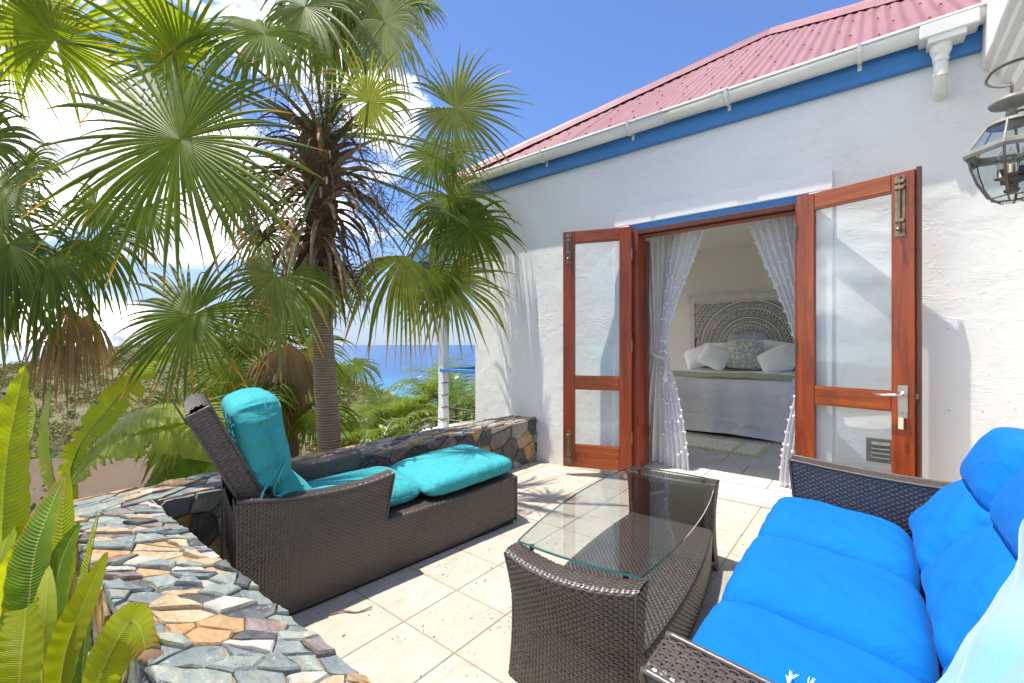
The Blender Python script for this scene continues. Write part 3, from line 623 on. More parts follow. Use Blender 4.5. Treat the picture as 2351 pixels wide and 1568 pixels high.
for row, yy in enumerate((0.09, 0.42, 0.75, 1.08, 1.41, 1.74, 2.07, 2.4)):
    x = EX0 + pitch * (1 if row % 2 else 0)
    while x < EX1:
        if yy < HALF - abs(x - (EX0 + HALF)) - 0.06:
            y = EY + yy; c = Vector((x, y, roof_z(y))) + nrm * 0.013
            t1 = Vector((0, 1, slope)).normalized(); sx = Vector((1, 0, 0))
            b.obox(c, sx * 0.011, t1 * 0.011, nrm * 0.0015); b.obox(c + nrm * 0.005, sx * 0.005, t1 * 0.005, nrm * 0.004)
        x += pitch * 3
b.build('screw', M['rust'], roof, kind='stuff', label='rusty screws and washers scattered over the roof sheets')
def hipcap(a, c2):
    d = (c2 - a).normalized(); s = d.cross(Vector((0, 0, 1))).normalized(); u = s.cross(d)
    prof = [(-0.16, -0.075), (-0.13, -0.052), (-0.05, 0.004), (-0.022, 0.032), (0, 0.040), (0.022, 0.032), (0.05, 0.004), (0.13, -0.052), (0.16, -0.075)]
    b = MB(); vs = []
    n = 14
    for i in range(n + 1):
        p = a + (c2 - a) * (i / n)
        for q, w in prof: vs.append(p + s * q + u * (w + 0.004 * (i % 2)))
    m = len(prof); b.add(vs, [(i * m + k, (i + 1) * m + k, (i + 1) * m + k + 1, i * m + k + 1) for i in range(n) for k in range(m - 1)])
    o = b.build('hip_cap', M['roof'], roof); md = o.modifiers.new('s', 'SOLIDIFY'); md.thickness = 0.002
hipcap(Vector((EX0 - 0.02, EY - 0.02, EZ + 0.02)), PK + Vector((0, 0, 0.02))); hipcap(PK + Vector((0, 0, 0.02)), Vector((EX1, EY, EZ + 0.02)))
# hidden faces; to daylight the bedroom, the east face has an added skylight
b = MB(); yc_ = EY + HALF
def rz(x): return EZ + (EX1 - x) * slope
def rp(x, y): return (x, y, rz(x))
PX_ = PK.x; hx0, hx1, hy0, hy1 = 0.30, 1.15, yc_ - 1.22, yc_ + 1.22
for q in ([rp(EX1, EY), rp(EX1, EY + 2 * HALF), rp(hx1, yc_ + (hx1 - PX_)), rp(hx1, yc_ - (hx1 - PX_))], [rp(hx1, yc_ - (hx1 - PX_)), rp(hx1, hy0), rp(hx0, hy0), rp(hx0, yc_ - (hx0 - PX_))], [rp(hx1, hy1), rp(hx1, yc_ + (hx1 - PX_)), rp(hx0, yc_ + (hx0 - PX_)), rp(hx0, hy1)], [rp(hx0, yc_ - (hx0 - PX_)), rp(hx0, yc_ + (hx0 - PX_)), tuple(PK)]):
    b.add(q, [tuple(range(len(q)))])
b.add([(EX1, EY + 2 * HALF, EZ), PK, (EX0, EY + 2 * HALF, EZ)], [(0, 2, 1)]); b.build('rear_roof', M['roof'], roof)
b = MB(); b.add([rp(hx1, hy0), rp(hx1, hy1), rp(hx0, hy1), rp(hx0, hy0)], [(0, 1, 2, 3)]); b.build('added_skylight', M['glass'], roof)

# side wing with stepped cornice at the right
wing = empty('house_wing', (0.66, 2, 0), label='white side wing with stepped plaster cornice above the lantern', cat='house')
WI = Matrix.Translation((-0.66, -2, 0))
b = MB(); b.box((0.660, -2.2, -0.2), (0.9, WY - 0.002, 2.48)); b.build('wall', M['plaster'], wing).matrix_parent_inverse = WI
prof = [(0.66, 2.48), (0.632, 2.48), (0.626, 2.505), (0.626, 2.53), (0.596, 2.545), (0.590, 2.57), (0.590, 2.60), (0.556, 2.615), (0.55, 2.64), (0.55, 2.665), (0.518, 2.675), (0.512, 2.70), (0.490, 2.71), (0.484, 2.72), (0.484, 3.15), (0.9, 3.15), (0.9, 2.48)]
b = MB(); ys = np.linspace(WY - 0.004, -2.2, 40); vs = []
for y in ys:
    for i, (x, z) in enumerate(prof): vs.append((x + (ru(-1, 1) * 0.0018 if 0 < i < 14 else 0), y, z + (ru(-1, 1) * 0.0018 if 0 < i < 13 else 0)))
m = len(prof); fs = [(i * m + k, (i + 1) * m + k, (i + 1) * m + (k + 1) % m, i * m + (k + 1) % m) for i in range(len(ys) - 1) for k in range(m)]
fs += [tuple(range(m)), tuple(range((len(ys) - 1) * m, len(ys) * m))[::-1]]
b.add(vs, fs); b.build('cornice', M['plaster2'], wing).matrix_parent_inverse = WI

# ------------------------------------------------------------------ patio floor
ground = MB(); ground.box((-2.72, 0.4, -0.3), (0.658, WY - 0.002, -0.0035))
patio = ground.build('patio_floor', M['grout'], kind='structure')
TS = 0.3035
def tile_mesh(w, h, seed):
    random.seed(seed); g = 0.0030; b = MB(); c = 0.0022; x0, x1, y0, y1 = g, w - g, g, h - g
    z = 0.0
    vs = [(x0, y0, -0.012), (x1, y0, -0.012), (x1, y1, -0.012), (x0, y1, -0.012), (x0, y0, z - c), (x1, y0, z - c), (x1, y1, z - c), (x0, y1, z - c), (x0 + c, y0 + c, z), (x1 - c, y0 + c, z), (x1 - c, y1 - c, z), (x0 + c, y1 - c, z)]
    fs = [(0, 1, 5, 4), (1, 2, 6, 5), (2, 3, 7, 6), (3, 0, 4, 7), (4, 5, 9, 8), (5, 6, 10, 9), (6, 7, 11, 10), (7, 4, 8, 11), (8, 9, 10, 11)]
    return b.add(vs, fs).mesh('tile')
tm = tile_mesh(TS, TS, 1); tm.materials.append(M['trav'])
nx0 = int(math.floor((-2.66 + 1.523) / TS)); 
for i in range(nx0, 8):
    for j in range(-3, 9):
        x = -1.523 + i * TS; y = 1.165 + j * TS
        if x > 0.62 or y > WY - 0.03 or y < 0.3: continue
        if x + TS > 0.70 and x < 0.66 and x > 0.5: pass
        o = bpy.data.objects.new('tile', tm); C.objects.link(o); o.parent = patio
        o.location = (x, y, ru(-0.0006, 0.0006)); o.rotation_euler = (ru(-1, 1) * 0.0012, ru(-1, 1) * 0.0012, 0)
        if y + TS > WY - 0.004:
            o.scale = (1, (WY - 0.004 - y) / TS, 1)
        if x + TS > 0.658: o.scale = ((0.657 - x) / TS, o.scale[1], 1)
# inside floor
b = MB(); b.box((XL + 0.174, WY + 0.101, FZ - 0.09), (XR - 0.174, 7.56, FZ - 0.007)); rf = b.build('room_floor', M['grout'], kind='structure')
rt = tile_mesh(0.46, 0.305, 2); rt.materials.append(M['roomtile'])
y = WY + 0.104; j = 0
while y < 5.55:
    x = -2.9 - (0.23 if j % 2 else 0)
    while x < 0.3:
        o = bpy.data.objects.new('tile', rt); C.objects.link(o); o.parent = rf; o.location = (x, y, FZ); x += 0.46
    y += 0.305; j += 1

# ------------------------------------------------------------------ stone wall
def clip(poly, nx, ny, c):
    "keep nx*x+ny*y<=c"
    out = []
    for i in range(len(poly)):
        a = poly[i]; b_ = poly[(i + 1) % len(poly)]; da = nx * a[0] + ny * a[1] - c; db = nx * b_[0] + ny * b_[1] - c
        if da <= 0: out.append(a)
        if (da < 0) != (db < 0) and abs(da - db) > 1e-12:
            t = da / (da - db); out.append((a[0] + (b_[0] - a[0]) * t, a[1] + (b_[1] - a[1]) * t))
    return out
def cells(Lu, Lv, cu, cv, gap, rot=0.0, jit=0.85, seed=1, drop=0.12):
    "irregular convex stones filling a Lu x Lv rectangle"
    rg = random.Random(seed); pts = []
    cr, sr = math.cos(rot), math.sin(rot)
    def fwd(u, v): return ((u * cr + v * sr) / cu, (-u * sr + v * cr) / cv)
    def inv(a, b_): a *= cu; b_ *= cv; return (a * cr - b_ * sr, a * sr + b_ * cr)
    n = int(max(Lu, Lv) / min(cu, cv)) + 6
    for i in range(-n, n):
        for j in range(-n, n):
            if rg.random() < drop: continue
            a = i + 0.5 * (j % 2) + jit * (rg.random() - 0.5); b_ = j + jit * (rg.random() - 0.5); u, v = inv(a, b_)
            if -cu < u < Lu + cu and -cv < v < Lv + cv: pts.append((a, b_))
    out = []
    rect = [fwd(0, 0), fwd(Lu, 0), fwd(Lu, Lv), fwd(0, Lv)]
    for k, p in enumerate(pts):
        poly = rect[:]
        near = sorted(((q[0] - p[0]) ** 2 + (q[1] - p[1]) ** 2, q) for q in pts if q is not p and abs(q[0] - p[0]) < 3.2 and abs(q[1] - p[1]) < 3.2)[:22]
        for d2, q in near:
            nx, ny = q[0] - p[0], q[1] - p[1]; c = (q[0] ** 2 + q[1] ** 2 - p[0] ** 2 - p[1] ** 2) / 2
            poly = clip(poly, nx, ny, c)
            if len(poly) < 3: break
        if len(poly) < 3: continue
        P = [inv(*q) for q in poly]
        # inset by gap
        ar = sum(P[i][0] * P[(i + 1) % len(P)][1] - P[(i + 1) % len(P)][0] * P[i][1] for i in range(len(P))) / 2
        if ar < 0: P = P[::-1]; ar = -ar
        Q = P[:]
        g = gap * rg.uniform(0.5, 1.5)
        for i in range(len(P)):
            a, b_ = P[i], P[(i + 1) % len(P)]; ex, ey = b_[0] - a[0], b_[1] - a[1]; l = math.hypot(ex, ey)
            if l < 1e-6: continue
            nx, ny = ey / l, -ex / l; Q = clip(Q, nx, ny, nx * a[0] + ny * a[1] - g)
            if len(Q) < 3: break
        if len(Q) < 3: continue
        ar = abs(sum(Q[i][0] * Q[(i + 1) % len(Q)][1] - Q[(i + 1) % len(Q)][0] * Q[i][1] for i in range(len(Q))) / 2)
        if ar < 0.00028: continue
        out.append(Q)
    return out
def stone(poly, O, U, V, Nn, thick, rg, parent, mats, weights, depth=0.03, rough=0.003):
    "a stone slab with an irregular outline and chamfered top"
    cx = sum(p[0] for p in poly) / len(poly); cy = sum(p[1] for p in poly) / len(poly)
    pts = []
    for i in range(len(poly)):
        a, b_ = poly[i], poly[(i + 1) % len(poly)]; l = math.hypot(b_[0] - a[0], b_[1] - a[1])
        pts.append(a); n = 1 if l < 0.04 else (2 if l < 0.09 else 3)
        for k in range(1, n):
            t = k / n + rg.uniform(-0.1, 0.1); j = rg.uniform(-1, 0.25) * min(0.007, l * 0.07)
            nx, ny = (b_[1] - a[1]) / l, -(b_[0] - a[0]) / l
            pts.append((a[0] + (b_[0] - a[0]) * t + nx * j, a[1] + (b_[1] - a[1]) * t + ny * j))
    size = max(max(abs(p[0] - cx) for p in pts), max(abs(p[1] - cy) for p in pts))
    tx, ty = rg.uniform(-1, 1) * rough / size, rg.uniform(-1, 1) * rough / size
    vs = []; n = len(pts); ch = min(0.0045, size * 0.12)
    c3 = O + U * cx + V * cy
    def P(x, y, h): return (O + U * x + V * y + Nn * h) - c3
    for x, y in pts: vs.append(P(x, y, -depth))
    for x, y in pts: vs.append(P(x, y, thick - ch * rg.uniform(0.8, 2.0) + (x - cx) * tx + (y - cy) * ty))
    for x, y in pts:
        k = 1 - ch / max(size, 0.01) * rg.uniform(0.6, 2.0); xx, yy = cx + (x - cx) * k, cy + (y - cy) * k
        vs.append(P(xx, yy, thick + (xx - cx) * tx + (yy - cy) * ty + rg.uniform(-1, 1) * 0.0012))
    for i, (x, y) in enumerate(pts):
        k = rg.uniform(0.42, 0.62); xx, yy = cx + (x - cx) * k, cy + (y - cy) * k
        vs.append(P(xx, yy, thick + (xx - cx) * tx + (yy - cy) * ty + rg.uniform(-1, 1) * min(0.003, size * 0.035)))
    vs.append(P(cx, cy, thick + rg.uniform(-1, 1) * 0.0025))
    fs = []
    for i in range(n):
        j = (i + 1) % n; fs += [(i, j, n + j, n + i), (n + i, n + j, 2 * n + j, 2 * n + i), (2 * n + i, 2 * n + j, 3 * n + j, 3 * n + i), (3 * n + i, 3 * n + j, 4 * n)]
    me = bpy.data.meshes.new('stone'); me.from_pydata([tuple(v) for v in vs], [], fs); me.update()
    if U.cross(V).dot(Nn) < 0: me.flip_normals()
    me.materials.append(rg.choices(mats, weights)[0])
    o = bpy.data.objects.new('stone', me); C.objects.link(o); o.parent = parent; o.location = c3; return o
sw_ = empty('stone_wall', (0, 0, 0), label='low dry-laid wall of slate and ochre stones curving round the patio', cat='wall')
WT = 0.43
b = MB(); b.box((-2.905, 0.285, -2.3), (-2.615, WY - 0.004, WT - 0.013)); b.box((-2.614, 0.285, -2.3), (1.2, 0.552, WT - 0.013))
b.build('mortar', M['mortar'], sw_)
rg = random.Random(5); X_, Y_, Z_ = Vector((1, 0, 0)), Vector((0, 1, 0)), Vector((0, 0, 1))
wt_top = (7.0, 5.0, 3.2, 1.6, 2.4, 6.0, 2.6); wt_far = (3, 5, 3, 2, 2, 2, 2); wt_face = (2, 1.6, 1.8, 1, 0.3, 1.6, 5)
# top of the near run: long slabs lying askew; top of the far run; faces
for q in cells(2.15, 0.293, 0.100, 0.040, 0.0012, R(30), jit=1.6, seed=14, drop=0.18): stone(q, Vector((-2.612, 0.268, WT - 0.012)), X_, Y_, Z_, rg.uniform(0.005, 0.020), rg, sw_, STONES, wt_top, 0.02)
for q in cells(3.34, 0.306, 0.125, 0.058, 0.0011, R(-18), jit=1.4, seed=8, drop=0.24): stone(q, Vector((-2.916, 0.268 + 0.0, WT - 0.012)), Y_ , X_, Z_, rg.uniform(0.005, 0.020), rg, sw_, STONES, wt_far, 0.02)
for q in cells(WY - 0.57, WT - 0.005, 0.165, 0.125, 0.004, R(15), jit=1.1, seed=12): stone(q, Vector((-2.614, 0.560, 0.0)), Y_, Z_, X_, rg.uniform(0.006, 0.022), rg, sw_, STONES, wt_face, 0.02)
for q in cells(2.6, 1.3, 0.22, 0.14, 0.006, R(70), seed=21): stone(q, Vector((-2.91, 0.284, WT - 1.305)), X_, Z_, -Y_, rg.uniform(0.006, 0.022), rg, sw_, STONES, wt_face, 0.02)
# ------------------------------------------------------------------ woven furniture
def weave(S, Lu, Lv, p=0.0145, w=0.0095, amp=0.0024, flip=False, back=True, coarse=False):
    """real woven strands over the surface S(u, v) -> (n,3); u runs along the strands. returns (V, F) for strands and backing."""
    if coarse: p, w, amp = 0.021, 0.0145, 0.0024
    rows = max(1, int(round(Lv / w))); w = Lv / rows; k = max(2, int(round(Lu / p))); p = Lu / k
    nu = k * 3 + 1; u = np.linspace(0, Lu, nu)
    def nrm_at(U, V):
        e = 1e-4; a = S(U + e, V) - S(U - e, V); b_ = S(U, V + e) - S(U, V - e); n = np.cross(a, b_); n /= np.maximum(np.linalg.norm(n, axis=1, keepdims=True), 1e-12)
        return -n if flip else n
    j = np.arange(rows)[:, None, None]; cr = np.array([0.06, 0.5, 0.94])[None, :, None]; uu = u[None, None, :]
    U = np.broadcast_to(uu, (rows, 3, nu)); V = np.broadcast_to((j + cr) * w, (rows, 3, nu))
    rj = np.random.RandomState(int(Lu * 1000 + Lv * 77)); V = V + (rj.rand(rows, 1, 1) - 0.5) * 0.0012; U0 = U; U = U + (rj.rand(rows, 1, 1) - 0.5) * 0.003
    o = amp * (0.75 + 0.5 * rj.rand(rows, 1, nu)) * np.cos(np.pi * U / p + np.pi * j) + np.broadcast_to(np.array([-0.0006, 0.0008, -0.0006])[None, :, None], (rows, 3, nu))
    U = U0; Uf, Vf = U.ravel(), V.ravel(); P = S(Uf, Vf) + nrm_at(Uf, Vf) * o.ravel()[:, None]
    idx = np.arange(rows * 3 * nu).reshape(rows, 3, nu)
    a = idx[:, :2, :-1].ravel(); b_ = idx[:, :2, 1:].ravel(); c = idx[:, 1:, 1:].ravel(); d = idx[:, 1:, :-1].ravel()
    F = np.stack([a, b_, c, d], 1); VV = [P]; FF = [F]; n0 = len(P)
    # upright stakes
    m = max(2, int(Lv / 0.02) + 1); v = np.linspace(0, Lv, m); ks = np.arange(0, k + 1) * p; hw = p * 0.26
    Us = np.stack([np.clip(ks - hw, 0, Lu), np.clip(ks + hw, 0, Lu)], 0)[:, :, None]; Us = np.broadcast_to(Us, (2, k + 1, m)); Vs = np.broadcast_to(v[None, None, :], (2, k + 1, m))
    P2 = S(Us.ravel(), Vs.ravel()) + nrm_at(Us.ravel(), Vs.ravel()) * 0.0002
    id2 = np.arange(2 * (k + 1) * m).reshape(2, k + 1, m) + n0
    F2 = np.stack([id2[0, :, :-1].ravel(), id2[1, :, :-1].ravel(), id2[1, :, 1:].ravel(), id2[0, :, 1:].ravel()], 1); VV.append(P2); FF.append(F2)
    res = [np.concatenate(VV), np.concatenate(FF)]
    # backing
    nb, mb = max(2, int(Lu / 0.03)), max(2, int(Lv / 0.02)); gu, gv = np.meshgrid(np.linspace(0, Lu, nb + 1), np.linspace(0, Lv, mb + 1), indexing='ij')
    P3 = S(gu.ravel(), gv.ravel()) - nrm_at(gu.ravel(), gv.ravel()) * (amp + 0.0012); i3 = np.arange((nb + 1) * (mb + 1)).reshape(nb + 1, mb + 1)
    F3 = np.stack([i3[:-1, :-1].ravel(), i3[1:, :-1].ravel(), i3[1:, 1:].ravel(), i3[:-1, 1:].ravel()], 1)
    return res, [P3, F3]
class Wick:
    def __init__(s): s.V = []; s.F = []; s.M = []; s.n = 0
    def put(s, V, F, mi): s.V.append(V); s.F.append(F + s.n); s.M.append(np.full(len(F), mi, dtype=np.int32)); s.n += len(V)
    def add(s, S, Lu, Lv, **k):
        (a, b_) = weave(S, Lu, Lv, **k); s.put(a[0], a[1], 0); s.put(b_[0], b_[1], 1); return s
    def plane(s, O, du, dv, Lu, Lv, bulge=0.0, **k):
        O = np.array(O, float); du = np.array(du, float); dv = np.array(dv, float); n = np.cross(du, dv)
        if k.get('flip'): n = -n
        def S(u, v): return O + u[:, None] * du + v[:, None] * dv + n * (bulge * np.sin(np.pi * np.clip(u / Lu, 0, 1)) * np.sin(np.pi * np.clip(v / Lv, 0, 1)))[:, None]
        return s.add(S, Lu, Lv, **k)
    def trim(s, pts, r=0.007, turns=0.011, n=6):
        "a bound edge: a bead wrapped with strand, ringed"
        pts = [Vector(p) for p in pts]; P = [pts[0]]
        for a, b_ in zip(pts, pts[1:]):
            m = max(1, int((b_ - a).length / (turns / 2)))
            for i in range(1, m + 1): P.append(a.lerp(b_, i / m))
        mb = MB(); mb.tube(P, [r * (1.0 if i % 2 else 0.90) for i in range(len(P))], n, cap=False)
        s.put(np.array(mb.v, float), np.array(mb.f, dtype=np.int64), 0); return s
    def build(s, name, parent, **k):
        V = np.concatenate(s.V); F = np.concatenate(s.F); me = npmesh(name, V, F, True)
        me.materials.append(M['wicker']); me.materials.append(M['wickcore']); me.polygons.foreach_set('material_index', np.concatenate(s.M))
        o = bpy.data.objects.new(name, me); C.objects.link(o); o.parent = parent
        return tag(o, kind='stuff', **k)
def polyprof(pts, rad=0.012, seg=4):
    "rounded polyline -> function of arc length, arrays"
    pts = [np.array(p, float) for p in pts]; out = [pts[0]]
    for i in range(1, len(pts) - 1):
        a, b_, c = pts[i - 1], pts[i], pts[i + 1]; d1 = (a - b_); d2 = (c - b_); l = min(rad, np.linalg.norm(d1) * 0.45, np.linalg.norm(d2) * 0.45)
        p1 = b_ + d1 / np.linalg.norm(d1) * l; p2 = b_ + d2 / np.linalg.norm(d2) * l
        for t in np.linspace(0, 1, seg + 1): out.append((1 - t) ** 2 * p1 + 2 * t * (1 - t) * b_ + t * t * p2)
    out.append(pts[-1]); A = np.array(out); s_ = np.concatenate([[0], np.cumsum(np.linalg.norm(np.diff(A, axis=0), axis=1))])
    def f(v):
        v = np.asarray(v); r = np.stack([np.interp(v, s_, A[:, i]) for i in range(A.shape[1])], 1)
        lo = v < 0; r[lo] = A[0] + (v[lo] / max(s_[1], 1e-9))[:, None] * (A[1] - A[0]) ; hi = v > s_[-1]; r[hi] = A[-1] + ((v[hi] - s_[-1]) / max(s_[-1] - s_[-2], 1e-9))[:, None] * (A[-1] - A[-2])
        return r
    return f, s_[-1]
def cushion(size, n=14, e=5.0, deform=None, wr=0.0, seed=0, er=4.0):
    "closed soft pad with a seamed rim; size = half sizes; e squares the outline, er flattens the top"
    b = MB(); idx = {}
    rg_ = random.Random(seed); ph = [rg_.uniform(0, 6.28) for _ in range(6)]
    g = np.sin(np.linspace(-1, 1, n + 1) * math.pi / 2)
    def vert(i, j, sg):
        s, t = g[i], g[j]; r = max(abs(s), abs(t))
        rimv = i in (0, n) or j in (0, n)
        k = (i, j, 0 if rimv else sg)
        if k in idx: return idx[k]
        if r > 0: f = r / (abs(s) ** e + abs(t) ** e) ** (1 / e)
        else: f = 0
        x, y = s * f, t * f; z = 0.0 if rimv else sg * (1 - r ** er) ** 0.5
        p = Vector((x, y, z)); q = Vector((x * size[0], y * size[1], z * size[2]))
        if wr: q += Vector((0, 0, 1)) * wr * (math.sin(q.x * 31 + ph[0]) * math.sin(q.y * 23 + ph[1]) + 0.6 * math.sin(q.x * 57 + q.y * 40 + ph[2])) + Vector((x, y, 0)) * (wr * 1.2 * math.sin(38 * (x - y) + ph[3]) * r ** 6)
        if deform: q = deform(q, p)
        idx[k] = len(b.v); b.v.append(tuple(q)); return idx[k]
    for sg in (-1, 1):
        for i in range(n):
            for j in range(n):
                cs = [vert(i, j, sg), vert(i + 1, j, sg), vert(i + 1, j + 1, sg), vert(i, j + 1, sg)]
                if sg < 0: cs = cs[::-1]
                b.f.append(tuple(cs)); b.m.append(0)
    order = [(i, 0) for i in range(n)] + [(n, j) for j in range(n)] + [(i, n) for i in range(n, 0, -1)] + [(0, j) for j in range(n, 0, -1)]
    b.rim = [b.v[idx[(i, j, 0)]] for i, j in order if (i, j, 0) in idx]
    return b

# ---- coffee table
tab = empty('coffee_table', (-0.805, 1.846, 0), R(4.6), label='dark woven wicker coffee table with curved sides and glass top', cat='coffee table')
HW, HL, TH = 0.235, 0.655, 0.452
def end_panel(sg):
    wk = Wick(); yo, yi = sg * HL, sg * (HL - 0.105)
    pr, Lp = polyprof([(yo - sg * 0.028, 0.012), (yo - sg * 0.034, 0.25), (yo - sg * 0.012, TH - 0.045), (yo, TH - 0.012), (yo - sg * 0.02, TH), (yi, TH - 0.004), (yi + sg * 0.004, 0.20)], 0.022, 5)
    def S(u, v):
        q = pr(v); t = u / (2 * HW) * 2 - 1; z = q[:, 1]; x = t * (HW - 0.016 * np.sin(np.pi * np.clip(z / TH, 0, 1)) ** 0.8); zz = z - 0.020 * (1 - t * t) * np.clip((z - 0.15) / 0.3, 0, 1)
        yy = q[:, 0] + sg * 0.035 * (1 - t * t)
        return np.stack([x, yy, zz], 1)
    wk.add(S, 2 * HW, Lp, flip=(sg > 0))
    for sx in (-1, 1):   # narrow side faces
        def S2(u, v, sx=sx):
            z = v; x = sx * (HW - 0.016 * np.sin(np.pi * np.clip(z / TH, 0, 1)) ** 0.8 + 0.0008); o = yo - sg * (0.030 * (1 - np.clip((z - 0.3) / 0.14, 0, 1)) + 0.004); i_ = yi + sg * 0.003
            return np.stack([x + 0 * u, o + (i_ - o) * (u / 0.10), z], 1)
        wk.add(S2, 0.10, TH - 0.012, flip=(sg * sx > 0), p=0.0145)
        zs = np.linspace(0.01, TH - 0.01, 24)
        wk.trim([(sx * (HW - 0.016 * math.sin(math.pi * z / TH) ** 0.8 - 0.002), yo - sg * (0.030 * (1 - min(1, max(0, (z - 0.3) / 0.14))) + 0.004), z) for z in zs], 0.0062)
    return wk.build('end_panel', tab)
end_panel(-1); end_panel(1)
wk = Wick()
def hx(y): return 0.212 + 0.040 * (1 - (y / 0.6) ** 2)
pr, Lp = polyprof([(1.0, 0.012, -0.012), (1.0, 0.205, 0), (-1.0, 0.205, 0), (-1.0, 0.012, -0.012)], 0.018, 4)
# arc length measured on the real half width
prw, Lw = polyprof([(0.24, 0.012), (0.24, 0.208), (-0.24, 0.208), (-0.24, 0.012)], 0.016, 5)
def Sb(u, v):
    q = prw(v); y = u - 0.56; k = hx(y) / 0.24; z = q[:, 1]; x = q[:, 0] * k * (1 - 0.03 * (1 - np.clip(z / 0.2, 0, 1)))
    return np.stack([x, y, z], 1)
wk.add(Sb, 1.12, Lw, flip=False)
wk.build('base_shelf', tab)
b = MB()
sl_ = np.linspace(-0.585, 0.585, 25); R_ = [(0.222 + 0.050 * (1 - (y / 0.585) ** 2), y) for y in sl_]
top_c = [(x, 0.585 + 0.020 * (1 - (x / 0.222) ** 2)) for x in np.linspace(0.222, -0.222, 12)[1:-1]]
L_ = [(-x, y) for x, y in R_[::-1]]; bot_c = [(x, -0.585 - 0.020 * (1 - (x / 0.222) ** 2)) for x in np.linspace(-0.222, 0.222, 12)[1:-1]]
poly = R_ + top_c + L_ + bot_c; n = len(poly)
gt = empty('glass_top', (0, 0, 0), parent=tab)
vs = [(x, y, TH + 0.004) for x, y in poly] + [(x, y, TH + 0.012) for x, y in poly]
b.add(vs, [tuple(range(n))[::-1], tuple(range(n, 2 * n))]); b.build('pane', M['table_glass'], gt)
b = MB(); b.add(vs, [(i, (i + 1) % n, n + (i + 1) % n, n + i) for i in range(n)]); b.build('edge', M['glass_edge'], gt)
for x in (-0.17, 0.17):
    for y in (-0.575, 0.575):
        b = MB(); b.tube([(x, y, TH - 0.012), (x, y, TH + 0.0038)], 0.009, 10); b.build('rubber_pad', M['wickcore'], tab)
b = MB(); b.box((-0.20, -0.60, 0.02), (0.20, 0.60, 0.195)); b.build('core', M['wickcore'], tab)
for sg in (-1, 1):
    b = MB(); b.box((-HW + 0.03, min(sg * (HL - 0.045), sg * (HL - 0.09)), 0.02), (HW - 0.03, max(sg * (HL - 0.045), sg * (HL - 0.09)), TH - 0.045)); b.build('core', M['wickcore'], tab)

# ---- chaise lounger (local x: 0 near side, negative towards the stone wall; y: 0 head, 1.6 foot)
lg = empty('chaise_lounge', (-1.935, 0.675, 0), R(-5.0), label='dark wicker chaise lounge with raised back beside the stone wall', cat='chaise lounge')
LW, LLn = 0.66, 1.60
wk = Wick()
def arm_top(y): return 0.548 - 0.042 * y / 0.7 - 0.030 * np.sin(np.pi * np.clip(y / 0.72, 0, 1)) + 0.012 * np.clip((y - 0.5) / 0.2, 0, 1) ** 2
def arm_panel(x0, sg, name, ext=0.0):
    "arm shell; sg=+1 near arm (outer face +x)"
    wk = Wick(); th = 0.085
    pr, Lp = polyprof([(0.0, 0.016), (0.004, 0.25), (-0.004, 0.46), (0.004, 0.535), (-0.006, 0.548), (-th, 0.548), (-th + 0.006, 0.24)], 0.016, 4)
    LA = 0.70 + ext
    def S(u, v):
        q = pr(v); z = q[:, 1]; y = u * (1 - (0.055 / 0.7) * np.clip((0.50 - z) / 0.25, 0, 1)); zt = arm_top(u * 0.7 / LA); s_ = np.clip((z - 0.2) / 0.348, 0, 1); z2 = z * (1 - s_) + (z - 0.548 + zt) * s_
        return np.stack([x0 + sg * q[:, 0], y, z2], 1)
    wk.add(S, LA, Lp, flip=(sg < 0))
    # front end face
    def S2(u, v):
        z = 0.24 + v; y = LA * (1 - (0.055 / 0.7) * np.clip((0.50 - z) / 0.25, 0, 1)) + 0.001
        return np.stack([x0 - sg * (u * (th - 0.0) / 0.085), y + 0 * u, z], 1)
    wk.add(S2, 0.085, 0.262, flip=(sg > 0), p=0.0142)
    # rear end
    wk.plane((x0, -0.001, 0.016), (-sg, 0, 0), (0, 0, 1), 0.085, 0.525, flip=(sg < 0), p=0.0142)
    # bound edges
    ys = np.linspace(0.0, LA, 30); wk.trim([(x0 + sg * 0.003, y, float(arm_top(np.array(y * 0.7 / LA))) - 0.006) for y in ys], 0.0085, 0.016)
    zs = np.linspace(0.24, 0.50, 14); wk.trim([(x0 + sg * 0.001, LA * (1 - (0.055 / 0.7) * min(1, max(0, (0.50 - z) / 0.25))) + 0.001, z) for z in zs], 0.006)
    wk.trim([(x0 + sg * 0.001, 0.0, 0.016), (x0 + sg * 0.001, 0.0, 0.53)], 0.0062)
    return wk.build(name, lg)
arm_panel(0.0, 1, 'arm'); arm_panel(-LW + 0.02, -1, 'arm', 0.02)
wk = Wick()
prb, Lb = polyprof([(-0.004, 0.016), (0.0, 0.285), (-LW, 0.285), (-LW + 0.004, 0.016)], 0.02, 5)
y0_ = 0.62
def Sl(u, v):
    q = prb(v); bul = 0.012 * np.sin(np.pi * np.clip(u / (LLn - y0_), 0, 1)) * np.sign(q[:, 0] + LW / 2) * np.clip(np.abs(q[:, 0] + LW / 2) / (LW / 2), 0, 1) ** 6
    return np.stack([q[:, 0] - bul * 0.5, y0_ + u, q[:, 1] + 0.022 * np.clip((u - 0.55) / 0.43, 0, 1)], 1)
wk.add(Sl, LLn - y0_, Lb, flip=False)
wk.plane((0.0, LLn, 0.016), (-1, 0, 0), (0, 0, 1), LW, 0.29)
wk.trim([(0.0, LLn, 0.016), (0.0, LLn, 0.30), (-LW, LLn, 0.30), (-LW, LLn, 0.016)], 0.007)
wk.build('seat_base', lg)
wk = Wick(); wk.plane((-LW + 0.02, -0.0, 0.016), (1, 0, 0), (0, 0, 1), LW - 0.02, 0.44, flip=False); wk.build('rear_panel', lg)
b = MB(); b.box((-LW + 0.012, 0.02, 0.0), (-0.012, LLn - 0.02, 0.272)); b.build('core', M['wickcore'], lg)
